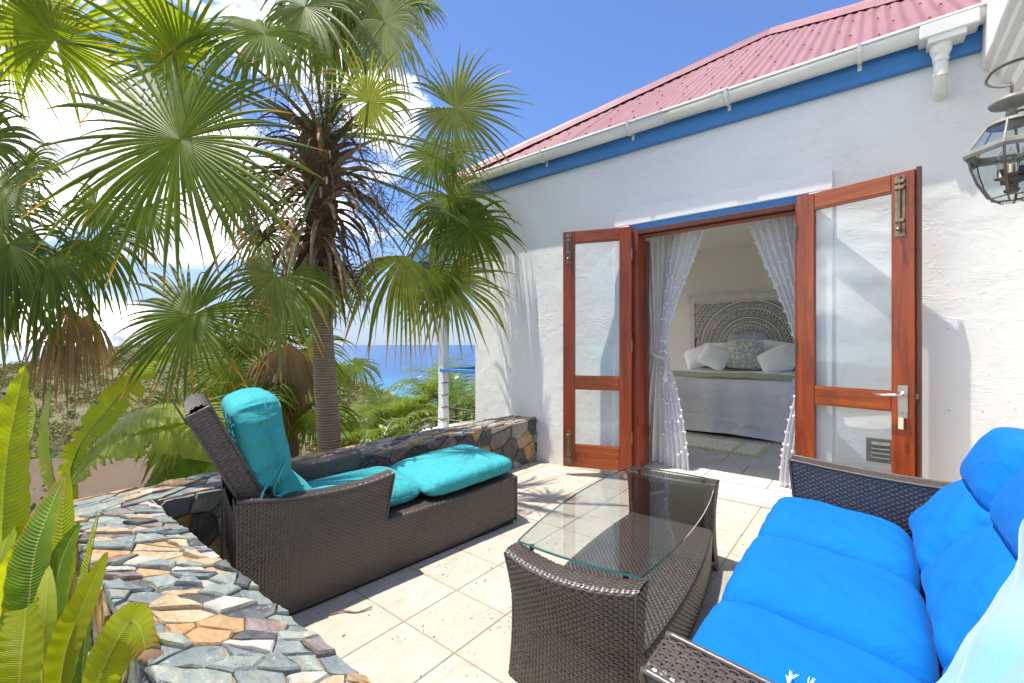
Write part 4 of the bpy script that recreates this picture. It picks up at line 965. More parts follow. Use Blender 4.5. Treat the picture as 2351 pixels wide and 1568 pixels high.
for x in (-0.075, -LW + 0.035):
    b = MB(); b.box((x, 0.01, 0.02), (x + 0.06, 0.63, 0.475)); b.build('core', M['wickcore'], lg)
# back rest
lean = R(26); bd = Vector((0, -math.sin(lean), math.cos(lean))); bn = Vector((0, math.cos(lean), math.sin(lean)))
bo = Vector((-0.060, 0.240, 0.26)); BW, BH, BT = 0.49, 0.735, 0.085
wk = Wick()
O = np.array(bo); dX = np.array([-1.0, 0, 0]); dU = np.array(bd); dN = np.array(bn)
wk.plane(O, -dN, dU, BT, BH, coarse=True, flip=True)
wk.plane(O + dX * BW, -dN, dU, BT, BH, coarse=True)
wk.plane(O, dX, dU, BW, BH, flip=False)
wk.plane(O - dN * BT, dX, dU, BW, BH, flip=True)
def St(u, v):   # domed top
    k = 0.022 * np.sin(np.pi * np.clip(v / BT, 0, 1)) ** 0.7
    return O + dU * BH - v[:, None] * dN + u[:, None] * dX + k[:, None] * dU
wk.add(St, BW, BT, flip=False)
for x in (0, BW):
    e0 = O + dX * x; wk.trim([e0, e0 + dU * BH, e0 + dU * BH - dN * BT, e0 - dN * BT], 0.0068)
wk.build('backrest', lg)
b = MB(); c_ = bo + Vector((-BW / 2, 0, 0)) + bd * BH / 2 - bn * BT / 2; b.obox(c_, Vector((BW / 2 - 0.01, 0, 0)), bd * (BH / 2 - 0.01), bn * (BT / 2 - 0.01)); b.build('core', M['wickcore'], lg)
b = MB(); b.obox(bo + Vector((-0.03, 0, 0)) + bd * (BH + 0.02) - bn * (BT + 0.01), Vector((0.008, 0, 0)), bd * 0.05, bn * 0.003); b.build('strap_end', M['wicker'], lg)

# lounger cushion (thing of its own, lies on the lounger)
lc = empty('lounge_cushion', (-1.935, 0.675, 0.29), R(-5.0), label='turquoise segmented cushion with tie strap lying on the chaise lounge', cat='cushion')
def place(mb, name, mat, parent, loc, rot=(0, 0, 0), sub=0, **k):
    o = mb.build(name, mat, parent, smooth=True, loc=loc, rot=rot, **k)
    md = o.modifiers.new('sub', 'SUBSURF'); md.levels = 1; md.render_levels = 1
    if mat in (M['blue'], M['teal']):      # piped seam round the pad
        rm = [Vector(q) * 0.992 for q in mb.rim]; pb = MB(); pb.tube(rm + rm[:2], 0.0032, 6, cap=False)
        pb.build('piping', mat, o, smooth=True)
    return o
def foot_def(q, p):   # foot pad domed, pinched at its near rear corner
    q = q.copy(); k = max(0, -p.y); q.x *= 1 - 0.05 * k ** 3; q.z += 0.010 * (1 - p.x * p.x) * (1 - p.y * p.y)
    if p.y < -0.5: q.z *= 1 - 0.35 * (-(p.y + 0.5) / 0.5) ** 2
    q.x += 0.004 * math.sin(p.y * 26) * abs(p.x) ** 6
    return q
place(cushion((0.305, 0.345, 0.050), 24, 12.0, foot_def, 0.0016, 1, 18), 'foot_pad', M['teal'], lc, (-0.325, 1.265, 0.066), (R(2.5), 0, 0))
def seat_def(q, p):
    q = q.copy(); q.z += 0.016 * math.cos(p.x * 1.5) * math.cos(p.y * 1.4)
    if abs(p.y) > 0.6: q.z *= 1 - 0.45 * ((abs(p.y) - 0.6) / 0.4) ** 2
    q.x += 0.005 * math.sin(p.y * 24 + 1) * abs(p.x) ** 6
    return q
place(cushion((0.27, 0.33, 0.060), 20, 6.0, seat_def, 0.0018, 2, 7), 'seat_pad', M['teal'], lc, (-0.345, 0.62, 0.052))
place(cushion((0.25, 0.155, 0.070), 20, 7.0, None, 0.003, 3, 5), 'lower_back_pad', M['teal'], lc, (-0.315, 0.255, 0.165), (R(132), 0, 0))
def head_def(q, p):   # tall headrest pad: near-side face with gathered corner creases
    q = q.copy(); q.z *= 1 + 0.10 * math.cos(p.y * 1.5) + 0.18 * max(0, p.y) ** 2; q.x += 0.007 * math.sin(p.y * 13) * max(0, p.x) ** 4
    q.z += 0.004 * math.sin(p.y * 21 + p.x * 5) * max(0, p.x) ** 3
    if p.y > 0.6: q.y -= 0.030 * max(0, p.x) ** 6
    return q
place(cushion((0.255, 0.205, 0.090), 24, 9.0, head_def, 0.0022, 4, 12), 'headrest_pad', M['teal'], lc, (-0.310, 0.112, 0.450), (R(101), 0, 0))
# seam lines and strap
b = MB(); x = -0.310 + 0.262
b.tube([(x - 0.012, 0.18, 0.27), (x + 0.002, 0.17, 0.33), (x + 0.004, 0.15, 0.42), (x + 0.003, 0.13, 0.50), (x - 0.004, 0.115, 0.60), (x - 0.02, 0.11, 0.64)], 0.0022, 6)
b.build('seam', M['teal'], lc, smooth=True)
def ribbon(pts, w, side, th=0.0015):
    b = MB(); pts = [Vector(p) for p in pts]; vs = []; side = Vector(side).normalized()
    for i, p in enumerate(pts):
        t = (pts[min(i + 1, len(pts) - 1)] - pts[max(0, i - 1)]).normalized(); s_ = (side - t * side.dot(t)).normalized() * w / 2; n_ = t.cross(s_).normalized() * th
        vs += [p - s_ - n_, p + s_ - n_, p + s_ + n_, p - s_ + n_]
    m = len(pts); fs = [(i * 4 + k, i * 4 + (k + 1) % 4, i * 4 + 4 + (k + 1) % 4, i * 4 + 4 + k) for i in range(m - 1) for k in range(4)] + [(0, 1, 2, 3), tuple(range((m - 1) * 4, m * 4))]
    return b.add(vs, fs)
sx_ = x + 0.030
def crv(P, n=12):
    P = [Vector(p) for p in P]; out = []
    for i in range(len(P) - 1):
        p0 = P[max(i - 1, 0)]; p1 = P[i]; p2 = P[i + 1]; p3 = P[min(i + 2, len(P) - 1)]
        for k in range(n):
            t = k / n; out.append(0.5 * ((2 * p1) + (p2 - p0) * t + (2 * p0 - 5 * p1 + 4 * p2 - p3) * t * t + (3 * p1 - p0 - 3 * p2 + p3) * t ** 3))
    return out + [P[-1]]
ribbon(crv([(x + 0.012, 0.185, 0.385), (sx_, 0.15, 0.34), (sx_ + 0.006, 0.10, 0.27), (sx_ + 0.01, 0.095, 0.235), (sx_ + 0.004, 0.13, 0.22), (sx_ + 0.012, 0.20, 0.252)]), 0.013, (1, 0.4, 0)).build('tie_strap', M['teal'], lc, smooth=True)
ribbon(crv([(x + 0.012, 0.187, 0.383), (sx_ + 0.006, 0.165, 0.33), (sx_ + 0.008, 0.14, 0.28), (sx_ + 0.006, 0.145, 0.24), (sx_ + 0.012, 0.19, 0.250)]), 0.013, (1, 0.3, 0)).build('tie_strap', M['teal'], lc, smooth=True)

SHR = Matrix(((1, 0, 0, 0), (-0.155, 1, 0, 0), (0, 0, 1, 0), (0, 0, 0, 1)))
for o in list(lg.children) + list(lc.children): o.matrix_parent_inverse = SHR
# ---- sofa
sf = empty('wicker_sofa', (0, 1.68, 0), 0, label='dark wicker sofa with blue cushions against the white side wing', cat='sofa')
SI = Matrix.Translation((0, -1.68, 0))
def sofa_arm(y0, y1, zt, name, dx=0.0):
    wk = Wick(); th = abs(y1 - y0); sg = 1 if y1 > y0 else -1      # y0 inner face, y1 outer face
    pr, Lp = polyprof([(y0 - 1.68, 0.30), (y0 - 1.68, zt), (y1 - 1.68, zt), (y1 - 1.68 - sg * 0.01, 0.02)], 0.02, 5)
    X0, X1 = -0.295 + dx, 0.52
    def S(u, v):
        q = pr(v); z = q[:, 1]; f = 1 - np.clip((z - 0.3) / 0.32, 0, 1); x = X0 + 0.03 * f + u * (X1 - X0 - 0.03 * f) / (X1 - X0)
        return np.stack([x, q[:, 0], z - 0.018 * np.sin(np.pi * np.clip(u / (X1 - X0), 0, 1)) - 0.02 * np.clip(u / (X1 - X0), 0, 1)], 1)
    wk.add(S, X1 - X0, Lp, flip=(sg < 0))
    def S2(u, v):
        z = 0.02 + v; f = 1 - np.clip((z - 0.3) / 0.32, 0, 1); return np.stack([X0 + 0.03 * f - 0.001, y0 - 1.68 + sg * u, z], 1)
    wk.add(S2, th, zt - 0.032, flip=(sg > 0), p=0.0145)
    for yy in (y0, y1):
        wk.trim([(X0 + 0.03, yy - 1.68, 0.02), (X0 + 0.03, yy - 1.68, 0.30), (X0, yy - 1.68, zt - 0.012)] + [(X0 + (X1 - X0) * t, yy - 1.68, zt - 0.018 * math.sin(math.pi * t) - 0.02 * t - 0.003) for t in np.linspace(0, 1, 12)], 0.0072, 0.016)
    b2 = MB(); 
    o = wk.build(name, sf); 
    b2.box((X0 + 0.04, min(y0, y1) + 0.012 - 1.68, 0.01), (X1 - 0.01, max(y0, y1) - 0.012 - 1.68, zt - 0.06)); b2.build('core', M['wickcore'], sf)
    return o
sofa_arm(2.425, 2.535, 0.625, 'arm'); sofa_arm(0.830, 0.712, 0.622, 'arm')
wk = Wick(); wk.plane((-0.245, 2.425 - 1.68, 0.02), (0, -1, 0), (0, 0, 1), 1.595, 0.26); wk.build('front_panel', sf)
wk = Wick(); wk.plane((0.50, 2.50 - 1.68, 0.30), (0, -1, 0), (0, 0, 1), 1.75, 0.49); wk.plane((0.50, 2.50 - 1.68, 0.79), (0, -1, 0), (1, 0, 0), 1.75, 0.10); wk.trim([(0.50, 2.50 - 1.68, 0.30), (0.50, 2.50 - 1.68, 0.79), (0.50, 0.75 - 1.68, 0.79)], 0.008); wk.build('backrest', sf)
b = MB(); b.box((0.515, 0.76 - 1.68, 0.02), (0.595, 2.48 - 1.68, 0.775)); b.build('core', M['wickcore'], sf)
b = MB(); b.box((-0.23, 0.835 - 1.68, 0.02), (0.51, 2.42 - 1.68, 0.30)); b.build('core', M['wickcore'], sf)
labs = ['bright blue sofa cushion beside the far wicker arm', 'bright blue middle sofa cushion, bottom of its seam by the table', 'bright blue sofa cushion nearest the near arm, under the towel fringe']
labs[1] = 'bright blue sofa cushion between the other two blue cushions'
for i, yc in enumerate((2.160, 1.628, 1.096)):
    cu = empty('seat_cushion', (0, yc, 0.30), 0, label=labs[i], cat='cushion', group='three segmented blue cushions on the wicker sofa')
    hw = 0.267
    def sdef(q, p, i=i):
        q = q.copy(); q.z += 0.022 * (1 - p.y * p.y) * (1 - 0.4 * p.x * p.x) + 0.012 * (-p.x)
        g_ = max(0, p.x) ** 3 * abs(p.y) ** 3; q.z -= 0.030 * g_
        q.z += 0.0050 * math.sin(p.y * 22 + p.x * 6) * max(0, p.x) ** 3 * abs(p.y) + 0.0025 * math.sin(p.x * 9 + p.y * 14)
        if p.x < -0.5: q.z += -0.01 * ((-p.x - 0.5) / 0.5) ** 2
        return q
    place(cushion((0.240, hw + 0.002, 0.080), 24, 10.0, sdef, 0.0012, 10 + i, 8), 'seat_segment', M['blue'], cu, (-0.110, 0, 0.080), (0, R(2), 0))
    def bdef(q, p):
        q = q.copy(); q.z += 0.018 * (1 - p.y * p.y) * (1 - p.x * p.x)
        q.z += 0.0065 * math.sin(p.x * 19 + p.y * 5) * abs(p.y) ** 4 + 0.0025 * math.sin(p.x * 7 - p.y * 9); q.x -= 0.02 * abs(p.y) ** 3 * max(0, -p.x)
        return q
    place(cushion((0.150, hw + 0.001, 0.076), 22, 10.0, bdef, 0.0018, 20 + i, 6), 'back_segment', M['blue'], cu, (0.245, 0, 0.225), (0, R(-52), 0))
    def rdef(q, p):
        q = q.copy(); q.z *= 1 + 0.10 * math.cos(p.x * 1.4); q.x += 0.003 * math.sin(p.x * 20) * abs(p.y) ** 3; q.z += 0.0045 * math.sin(p.x * 17 + p.y * 4) * abs(p.y) ** 3
        return q
    place(cushion((0.135, hw + 0.001, 0.098), 20, 7.0, rdef, 0.0014, 30 + i, 4), 'headrest_segment', M['blue'], cu, (0.375, 0, 0.435), (0, R(-62), 0))
b = MB(); b.tube(crv([(0.42, 2.40, 0.745), (0.44, 2.36, 0.775), (0.475, 2.33, 0.790), (0.50, 2.30, 0.785), (0.52, 2.27, 0.80)]), 0.008, 8); b.sphere((0.46, 2.345, 0.787), 0.016, 10, 8)
b.build('cushion_tie', M['blue'], smooth=True, label='knotted blue fabric tie at the top of the sofa back', cat='cushion tie')

# ---- towel over the near end of the sofa
prt, Lt = polyprof([(-0.26, 0.475), (0.02, 0.482), (0.10, 0.50), (0.19, 0.62), (0.245, 0.70), (0.26, 0.78), (0.33, 0.865), (0.43, 0.875), (0.52, 0.82), (0.62, 0.80)], 0.05, 6)
nu_, nv_ = 70, 60; V_ = []; 
for i in range(nu_ + 1):
    s_ = Lt * i / nu_; x, z = prt(np.array([s_]))[0]
    # far hem runs diagonally across the seat back
    ye = np.interp(s_, [0, 0.28, 0.35, 0.45, 0.61, 0.75, Lt], [0.992, 1.01, 1.13, 1.24, 1.37, 1.41, 1.47])
    for j in range(nv_ + 1):
        y = 0.84 + (ye - 0.84) * j / nv_; t = j / nv_
        fo = 0.020 * math.sin((y * 0.8 - s_ * 0.62) * 34 + 1.2 * math.sin(s_ * 7)) + 0.007 * math.sin((y + s_) * 19 + 2)
        fo *= 0.35 + 0.65 * min(1, s_ * 2); lift = 0.018 + max(0, fo + 0.004)
        if j == nv_: lift *= 0.5
        V_.append((x - lift * 0.55 * (1 if s_ > 0.3 else 0.1), y + 0.004 * math.sin(s_ * 60), z + lift * 0.9))
V_ = np.array(V_); I_ = np.arange((nu_ + 1) * (nv_ + 1)).reshape(nu_ + 1, nv_ + 1)
F_ = np.stack([I_[:-1, :-1].ravel(), I_[1:, :-1].ravel(), I_[1:, 1:].ravel(), I_[:-1, 1:].ravel()], 1)
tw = empty('towel', (0.3, 1.1, 0.5), label='pale turquoise cotton throw draped over the near end of the blue sofa', cat='towel')
o = link('cloth', npmesh('cloth', V_, F_), M['towel'], tw); o.matrix_parent_inverse = Matrix.Translation((-0.3, -1.1, -0.5)); md = o.modifiers.new('s', 'SOLIDIFY'); md.thickness = 0.004
for s_ in (0.135, 0.165, 0.235, 0.26):
    x, z = prt(np.array([s_]))[0]; b = MB()
    for k in range(9):
        a = ru(-0.35, 0.35); l = ru(0.035, 0.055); y0 = 1.000
        b.tube([(x, y0, z + 0.024), (x + a * 0.010, y0 + l * 0.45, z + 0.026 + ru(-.002, .003)), (x + a * l * 0.7, y0 + l, z + 0.022 + ru(-.003, .004))], 0.0007, 4)
    b.build('tassel', M['pom'], tw).matrix_parent_inverse = Matrix.Translation((-0.3, -1.1, -0.5))

# ---- lantern
LC = Vector((0.475, 2.87, 0))
ln_ = empty('wall_lantern', (LC.x, LC.y, 2.0), label='aged metal wall lantern with six glass sides and candle bulbs', cat='lantern')
LI = Matrix.Translation((-LC.x, -LC.y, -2.0))
def lb(mb, name, mat, **k): o = mb.build(name, mat, ln_, **k); return o
def hexp(r, z, i, rot=R(12)): a = rot + math.pi / 3 * i; return Vector((r * math.cos(a), r * math.sin(a), z))
PRF = [(0.128, 0.000), (0.119, -0.055), (0.100, -0.115), (0.066, -0.180)]      # lower body
for i in range(6):
    b = MB()
    b.tube([hexp(r, z, i) for r, z in PRF], 0.0042, 6); b.build('glazing_bar', M['darkmetal'], ln_)
    b = MB(); vs = []
    for r, z in PRF:
        for k in (0.04, 0.96): vs.append(hexp(r - 0.002, z, i).lerp(hexp(r - 0.002, z, i + 1), k))
    b.add(vs, [(2 * q, 2 * q + 1, 2 * q + 3, 2 * q + 2) for q in range(3)]); b.build('glass_pane', M['lantern_glass'], ln_)
    b = MB(); vs = []
    for r, z in ((0.126, 0.022), (0.088, 0.082), (0.070, 0.112)):
        for k in (0.03, 0.97): vs.append(hexp(r - 0.002, z, i).lerp(hexp(r - 0.002, z, i + 1), k))
    b.add(vs, [(0, 1, 3, 2), (2, 3, 5, 4)]); b.build('roof_pane', M['lantern_glass'], ln_)
    b = MB(); b.tube([hexp(0.126, 0.022, i), hexp(0.088, 0.082, i), hexp(0.070, 0.112, i)], 0.0038, 6); b.build('roof_bar', M['pewter'], ln_)
    b = MB(); b.tube([hexp(0.062, -0.180, i), hexp(0.030, -0.200, i)], 0.003, 5); b.tube([hexp(0.062, -0.180, i), hexp(0.062, -0.180, i + 1)], 0.003, 5); b.build('bottom_bar', M['darkmetal'], ln_)
    b = MB(); b.add([hexp(0.062, -0.181, i), hexp(0.062, -0.181, i + 1), hexp(0.030, -0.201, i + 1), hexp(0.030, -0.201, i)], [(0, 1, 2, 3)]); b.build('bottom_pane', M['lantern_glass'], ln_)
b = MB(); b.lathe([(0.128, -0.006), (0.142, -0.010), (0.145, 0.004), (0.138, 0.020), (0.126, 0.026), (0.118, 0.022), (0.120, -0.004), (0.128, -0.006)], n=6, rot0=R(12)); lb(b, 'rim_band', M['pewter'], bevel=0.003)
b = MB(); b.lathe([(0.072, 0.108), (0.060, 0.122), (0.030, 0.132), (0.018, 0.142), (0.014, 0.165), (0.020, 0.170), (0.060, 0.185), (0.066, 0.196), (0.058, 0.206), (0.025, 0.220), (0.010, 0.228), (0.001, 0.230)], n=28); lb(b, 'cap', M['pewter'], smooth=True)
b = MB(); b.tube([(0.0, 0.013 * math.cos(a), 0.250 + 0.026 * math.sin(a)) for a in np.linspace(0, 6.28, 18)], 0.003, 6, cap=False); lb(b, 'hanging_loop', M['darkmetal'], smooth=True)
b = MB(); b.tube(crv([(0.005, 0, 0.262), (-0.040, 0, 0.268), (-0.070, 0, 0.296), (-0.045, 0, 0.338), (0.02, 0, 0.356), (0.11, 0, 0.340), (0.19, 0, 0.27), (0.205, 0, 0.10)]), 0.0065, 8, flat=0.5); b.tube([(0.205, 0, 0.155), (0.0, 0, 0.155)], 0.005, 8)
b.box((0.196, -0.03, 0.02), (0.2045, 0.03, 0.34)); lb(b, 'scroll_bracket', M['darkmetal'])
b = MB(); b.lathe([(0.001, -0.165), (0.02, -0.160), (0.024, -0.150), (0.012, -0.145), (0.010, -0.125), (0.030, -0.120), (0.032, -0.105), (0.012, -0.10), (0.006, -0.06)], n=16); lb(b, 'candle_cluster', M['darkmetal'], smooth=True)
for i in range(3):
    a = i * 2.09 + 2.4; cx, cy = 0.034 * math.cos(a), 0.034 * math.sin(a)
    b = MB(); b.tube([(0, 0, -0.13), (cx, cy, -0.118), (cx, cy, -0.10)], 0.004, 6); b.lathe([(0.004, -0.105), (0.021, -0.098), (0.021, -0.094), (0.012, -0.092), (0.012, -0.060), (0.009, -0.060)], (cx, cy, 0), 12); lb(b, 'candle_holder', M['darkmetal'], smooth=True)
    b = MB(); b.lathe([(0.008, -0.060), (0.013, -0.045), (0.0155, -0.030), (0.012, -0.012), (0.004, 0.008), (0.0008, 0.014)], (cx, cy, 0), 14); lb(b, 'bulb', M['lantern_glass'], smooth=True)

ln_.scale = (1.10, 1.10, 1.10)
# ------------------------------------------------------------------ bedroom
bed = empty('bed', (-1.44, 6.5, FZ), label='large bed with white fringed bedspread and carved headboard', cat='bed')
BI = Matrix.Translation((1.44, -6.5, -FZ))
def bb(mb, name, mat, **k): o = mb.build(name, mat, bed, **k); o.matrix_parent_inverse = BI; return o
BX0, BX1, BY0, BY1, BZ = -2.24, -0.68, 5.50, 7.42, 0.785
b = MB(); b.box((BX0 + 0.04, BY0 + 0.05, FZ + 0.04), (BX1 - 0.04, BY1, 0.40)); bb(b, 'bed_base', M['linen'])
b = MB(); b.box((BX0 + 0.03, BY0 + 0.04, 0.40), (BX1 - 0.03, BY1, BZ - 0.015)); bb(b, 'mattress', M['linen'], bevel=0.04)
# bedspread: top + front drop + side drop as one draped sheet
def spread(x, t):
    pass
V_ = []; nx, ny = 90, 70
drop = 0.655
for i in range(nx + 1):
    u = i / nx; xs = -0.02 + u * (BX1 - BX0 + 0.04 + 0.42)      # runs over the right edge and down the side
    over = max(0, xs - (BX1 - BX0 + 0.01))
    for j in range(ny + 1):
        v = j / ny; ys = v * (1.9 + drop)                        # from foot hem up over the edge
        X = BX0 + min(xs, BX1 - BX0 + 0.01); 
        zt = BZ + 0.012 * math.sin(X * 5 + 1) * 0.6 
        if ys < drop:
            d = drop - ys; Y = BY0 - 0.010 - 0.012 * math.sin(X * 16 + 0.5 * math.sin(X * 5)) * min(1, d / 0.3) - 0.02 * d; Z = zt - d
            Z += 0.012 * math.sin(X * 3.1)
        else:
            Y = BY0 + (ys - drop); Z = zt - 0.03 * math.exp(-(ys - drop) / 0.04)
        if over > 0:
            Z2 = BZ - 0.02 - over; k = min(1, over / 0.05)
            if ys < drop:
                # corner: swing round
                X += over * 0.55; Y += over * 0.30; Z = Z - 0.06 * min(1, over / 0.2)
            else:
                X += 0.012 + 0.012 * math.sin(Y * 17) * k + over * 0.03; Z = Z2
        V_.append((X, Y, max(Z, FZ + 0.02)))
I_ = np.arange((nx + 1) * (ny + 1)).reshape(nx + 1, ny + 1); F_ = np.stack([I_[:-1, :-1].ravel(), I_[1:, :-1].ravel(), I_[1:, 1:].ravel(), I_[:-1, 1:].ravel()], 1)
o = link('bedspread', npmesh('bedspread', np.array(V_), F_), M['linen'], bed); o.matrix_parent_inverse = BI
for zt in (0.62, 0.47, 0.325):
    b = MB(); x = BX0 + 0.02; rgf = random.Random(int(zt * 1000))
    while x < BX1 + 0.06:
        yo = BY0 - 0.034 - 0.012 * math.sin(x * 16 + 0.5 * math.sin(x * 5)) - 0.01 * (0.67 - zt); zz = zt + 0.012 * math.sin(x * 3.1); ex = max(0, x - BX1); yo += ex * 0.5
        b.add([(x - 0.007, yo, zz), (x + 0.007, yo, zz), (x + 0.006, yo - 0.006, zz - 0.028), (x, yo - 0.008, zz - 0.036), (x - 0.006, yo - 0.006, zz - 0.028)], [(0, 1, 2, 3, 4)])
        for q in (-0.0045, 0.0045):
            l = rgf.uniform(0.05, 0.085); sx = rgf.uniform(-0.004, 0.004); b.add([(x + q - 0.0032, yo - 0.004, zz - 0.026), (x + q + 0.0032, yo - 0.004, zz - 0.026), (x + q + 0.0026 + sx, yo - 0.008 - rgf.random() * 0.006, zz - 0.03 - l), (x + q - 0.0026 + sx, yo - 0.008, zz - 0.03 - l)], [(0, 1, 2, 3)])
        x += 0.0155
    o = b.build('fringe', M['linen'], bed, kind='stuff'); o.matrix_parent_inverse = BI
    b = MB(); b.tube([(x, BY0 - 0.038 - 0.012 * math.sin(x * 16 + 0.5 * math.sin(x * 5)), zt + 0.004 + 0.012 * math.sin(x * 3.1)) for x in np.linspace(BX0, BX1, 60)], 0.007, 6); bb(b, 'fringe_band', M['linen'])
# throw
V_ = []; nx, ny = 60, 16
for i in range(nx + 1):
    for j in range(ny + 1):
        X = BX0 + (BX1 - BX0 + 0.02) * i / nx; Y = BY0 + 0.02 + 0.55 * j / ny - 0.03 * math.sin(X * 4); Z = BZ + 0.022 + 0.006 * math.sin(X * 21 + Y * 9) * math.sin(Y * 30) + 0.008 * math.sin(X * 5 + 1) - 0.02 * math.exp(-j / 1.5)
        V_.append((X, Y, Z))
I_ = np.arange((nx + 1) * (ny + 1)).reshape(nx + 1, ny + 1); F_ = np.stack([I_[:-1, :-1].ravel(), I_[1:, :-1].ravel(), I_[1:, 1:].ravel(), I_[:-1, 1:].ravel()], 1)
o = link('bed_throw', npmesh('bed_throw', np.array(V_), F_), M['throwc'], label='pale yellow quilted throw across the foot of the bed', cat='throw'); o.modifiers.new('s', 'SOLIDIFY').thickness = 0.012
# headboard, open carved arches
hbx = -1.44; hbz = 1.14; HY = 7.50
b = MB(); b.box((-2.31, HY + 0.035, 0.5), (-0.57, HY + 0.045, 1.86)); bb(b, 'headboard_backing', M['boardback'])
b = MB(); b.box((-2.34, HY - 0.02, 1.845), (-0.54, HY + 0.034, 1.95)); b.box((-2.31, HY - 0.012, 0.5), (-2.235, HY + 0.034, 1.845)); b.box((-0.645, HY - 0.012, 0.5), (-0.57, HY + 0.034, 1.845)); b.box((-2.235, HY - 0.005, 1.815), (-0.645, HY + 0.034, 1.845)); bb(b, 'headboard_frame', M['board'], bevel=0.006)
b = MB(); b.box((-2.36, HY - 0.035, 1.95), (-0.52, HY + 0.04, 1.975)); bb(b, 'headboard_moulding', M['board'], bevel=0.004)
def inb(x, z): return -2.24 < x < -0.64 and 0.55 < z < 1.825
b = MB()
def arc_band(r0, r1, dy=0.0):
    n = 72
    for i in range(n):
        a0, a1 = math.pi * 1.24 * i / n - 0.12 * math.pi, math.pi * 1.24 * (i + 1) / n - 0.12 * math.pi; am = (a0 + a1) / 2; x, z = hbx + (r0 + r1) / 2 * math.cos(am), hbz + (r0 + r1) / 2 * math.sin(am)
        if not inb(x, z): continue
        vs = []
        for y in (HY - 0.004 - dy, HY + 0.030):
            for r, a in ((r0, a0), (r1, a0), (r1, a1), (r0, a1)): vs.append((hbx + r * math.cos(a), y, hbz + r * math.sin(a)))
        b.add(vs, [(0, 1, 2, 3), (7, 6, 5, 4), (0, 4, 5, 1), (2, 6, 7, 3)])
for r0, r1 in ((0.170, 0.192), (0.24, 0.248), (0.42, 0.444), (0.495, 0.503), (0.68, 0.706), (0.76, 0.768), (0.94, 0.965), (1.01, 1.018)): arc_band(r0, r1, 0.004 if r1 - r0 > 0.02 else 0)
bb(b, 'arch_band', M['board'], kind='stuff', label='concentric carved arch bands')
b = MB()
def petal(r, a, ln2, w2, rot=0.0):
    "a pointed-oval open ring of carved wood"
    cx, cz = hbx + r * math.cos(a), hbz + r * math.sin(a)
    if not inb(cx, cz): return
    d = a + rot; ex = (math.cos(d), math.sin(d)); ey = (-ex[1], ex[0]); n = 8; vs = []
    for y in (HY - 0.002, HY + 0.03):
        for k in range(n):
            t = 2 * math.pi * k / n; c, s = math.cos(t), math.sin(t); c = math.copysign(abs(c) ** 0.9, c); s *= (1 - abs(c)) ** 0.3
            for f in (1.06, 0.44): vs.append((cx + (ex[0] * c * ln2 + ey[0] * s * w2) * f, y, cz + (ex[1] * c * ln2 + ey[1] * s * w2) * f))
    fs = []
    for k in range(n):
        k2 = (k + 1) % n; fs.append((2 * k, 2 * k2, 2 * k2 + 1, 2 * k + 1)); fs.append((2 * k + 1, 2 * k2 + 1, 2 * n + 2 * k2 + 1, 2 * n + 2 * k + 1)); fs.append((2 * k2, 2 * k, 2 * n + 2 * k, 2 * n + 2 * k2))
    b.add(vs, fs)
def leafdisc(r, a, s_, rot):
    cx, cz = hbx + r * math.cos(a), hbz + r * math.sin(a)
    if not inb(cx, cz): return
    d = a + rot; pts = [(1.3, 0), (0.4, 0.6), (-0.6, 0.75), (-1.1, 0.2), (-0.5, -0.25), (0.3, -0.4)]
    vs = [(cx + (p[0] * math.cos(d) - p[1] * math.sin(d)) * s_, HY - 0.006, cz + (p[0] * math.sin(d) + p[1] * math.cos(d)) * s_) for p in pts]
    vs += [(v[0], HY + 0.028, v[2]) for v in vs]
    b.add(vs, [(0, 1, 2, 3, 4, 5)] + [(k, k + 6, (k + 1) % 6 + 6, (k + 1) % 6) for k in range(6)])
for r, n_, l2, w2 in ((0.215, 22, 0.020, 0.020), (0.285, 26, 0.036, 0.026), (0.345, 30, 0.034, 0.030), (0.39, 36, 0.022, 0.028), (0.472, 46, 0.018, 0.026), (0.545, 46, 0.042, 0.030), (0.61, 52, 0.034, 0.030), (0.65, 58, 0.022, 0.028), (0.737, 66, 0.018, 0.026), (0.81, 62, 0.042, 0.033), (0.87, 66, 0.034, 0.034), (0.91, 72, 0.022, 0.030), (0.99, 80, 0.02, 0.03), (1.05, 80, 0.03, 0.03), (1.11, 84, 0.04, 0.03)):
    for i in range(n_):
        a = math.pi * 1.2 * (i + 0.5 * (int(r * 100) % 2)) / n_ - 0.1 * math.pi; petal(r, a, l2, w2, (0.5 if i % 2 else -0.5) if l2 > 0.03 else 0)
        if l2 > 0.03: leafdisc(r + 0.012, a + math.pi * 0.6 / n_, 0.016, 0.8 if i % 2 else -0.8)
bb(b, 'carved_lattice', M['board'], kind='stuff', label='pierced leaf carving between the arches')
def pil(name, c, size, rot, mat, label, e=3.2):
    def df(q, p):
        q = q.copy(); k = abs(p.x) ** 3 * abs(p.y) ** 3; q.x *= 1 + 0.05 * k; q.y *= 1 + 0.05 * k; return q
    mb = cushion(size, 14, 6.0, df, 0.003, int(c[0] * 100), 2.4); o = mb.build(name, mat, None, smooth=True, loc=c, rot=rot, label=label, cat='pillow'); md = o.modifiers.new('s', 'SUBSURF'); md.levels = 1; md.render_levels = 1
    return o
pz = BZ + 0.17
pil('pillow', (-1.42, 7.24, pz + 0.11), (0.27, 0.27, 0.075), (R(76), 0, 0), M['pillow_blue'], 'grey blue quilted pillow leaning on the headboard behind the patterned one')
pil('pillow', (-1.40, 6.98, pz + 0.07), (0.235, 0.22, 0.085), (R(70), R(2), R(3)), M['cush_pat'], 'green and cream flower patterned pillow at the middle of the bed')
pil('pillow', (-2.02, 7.05, pz + 0.02), (0.22, 0.17, 0.09), (R(60), R(-20), R(8)), M['linen'], 'white ruffled pillow at the left end of the pillow row')
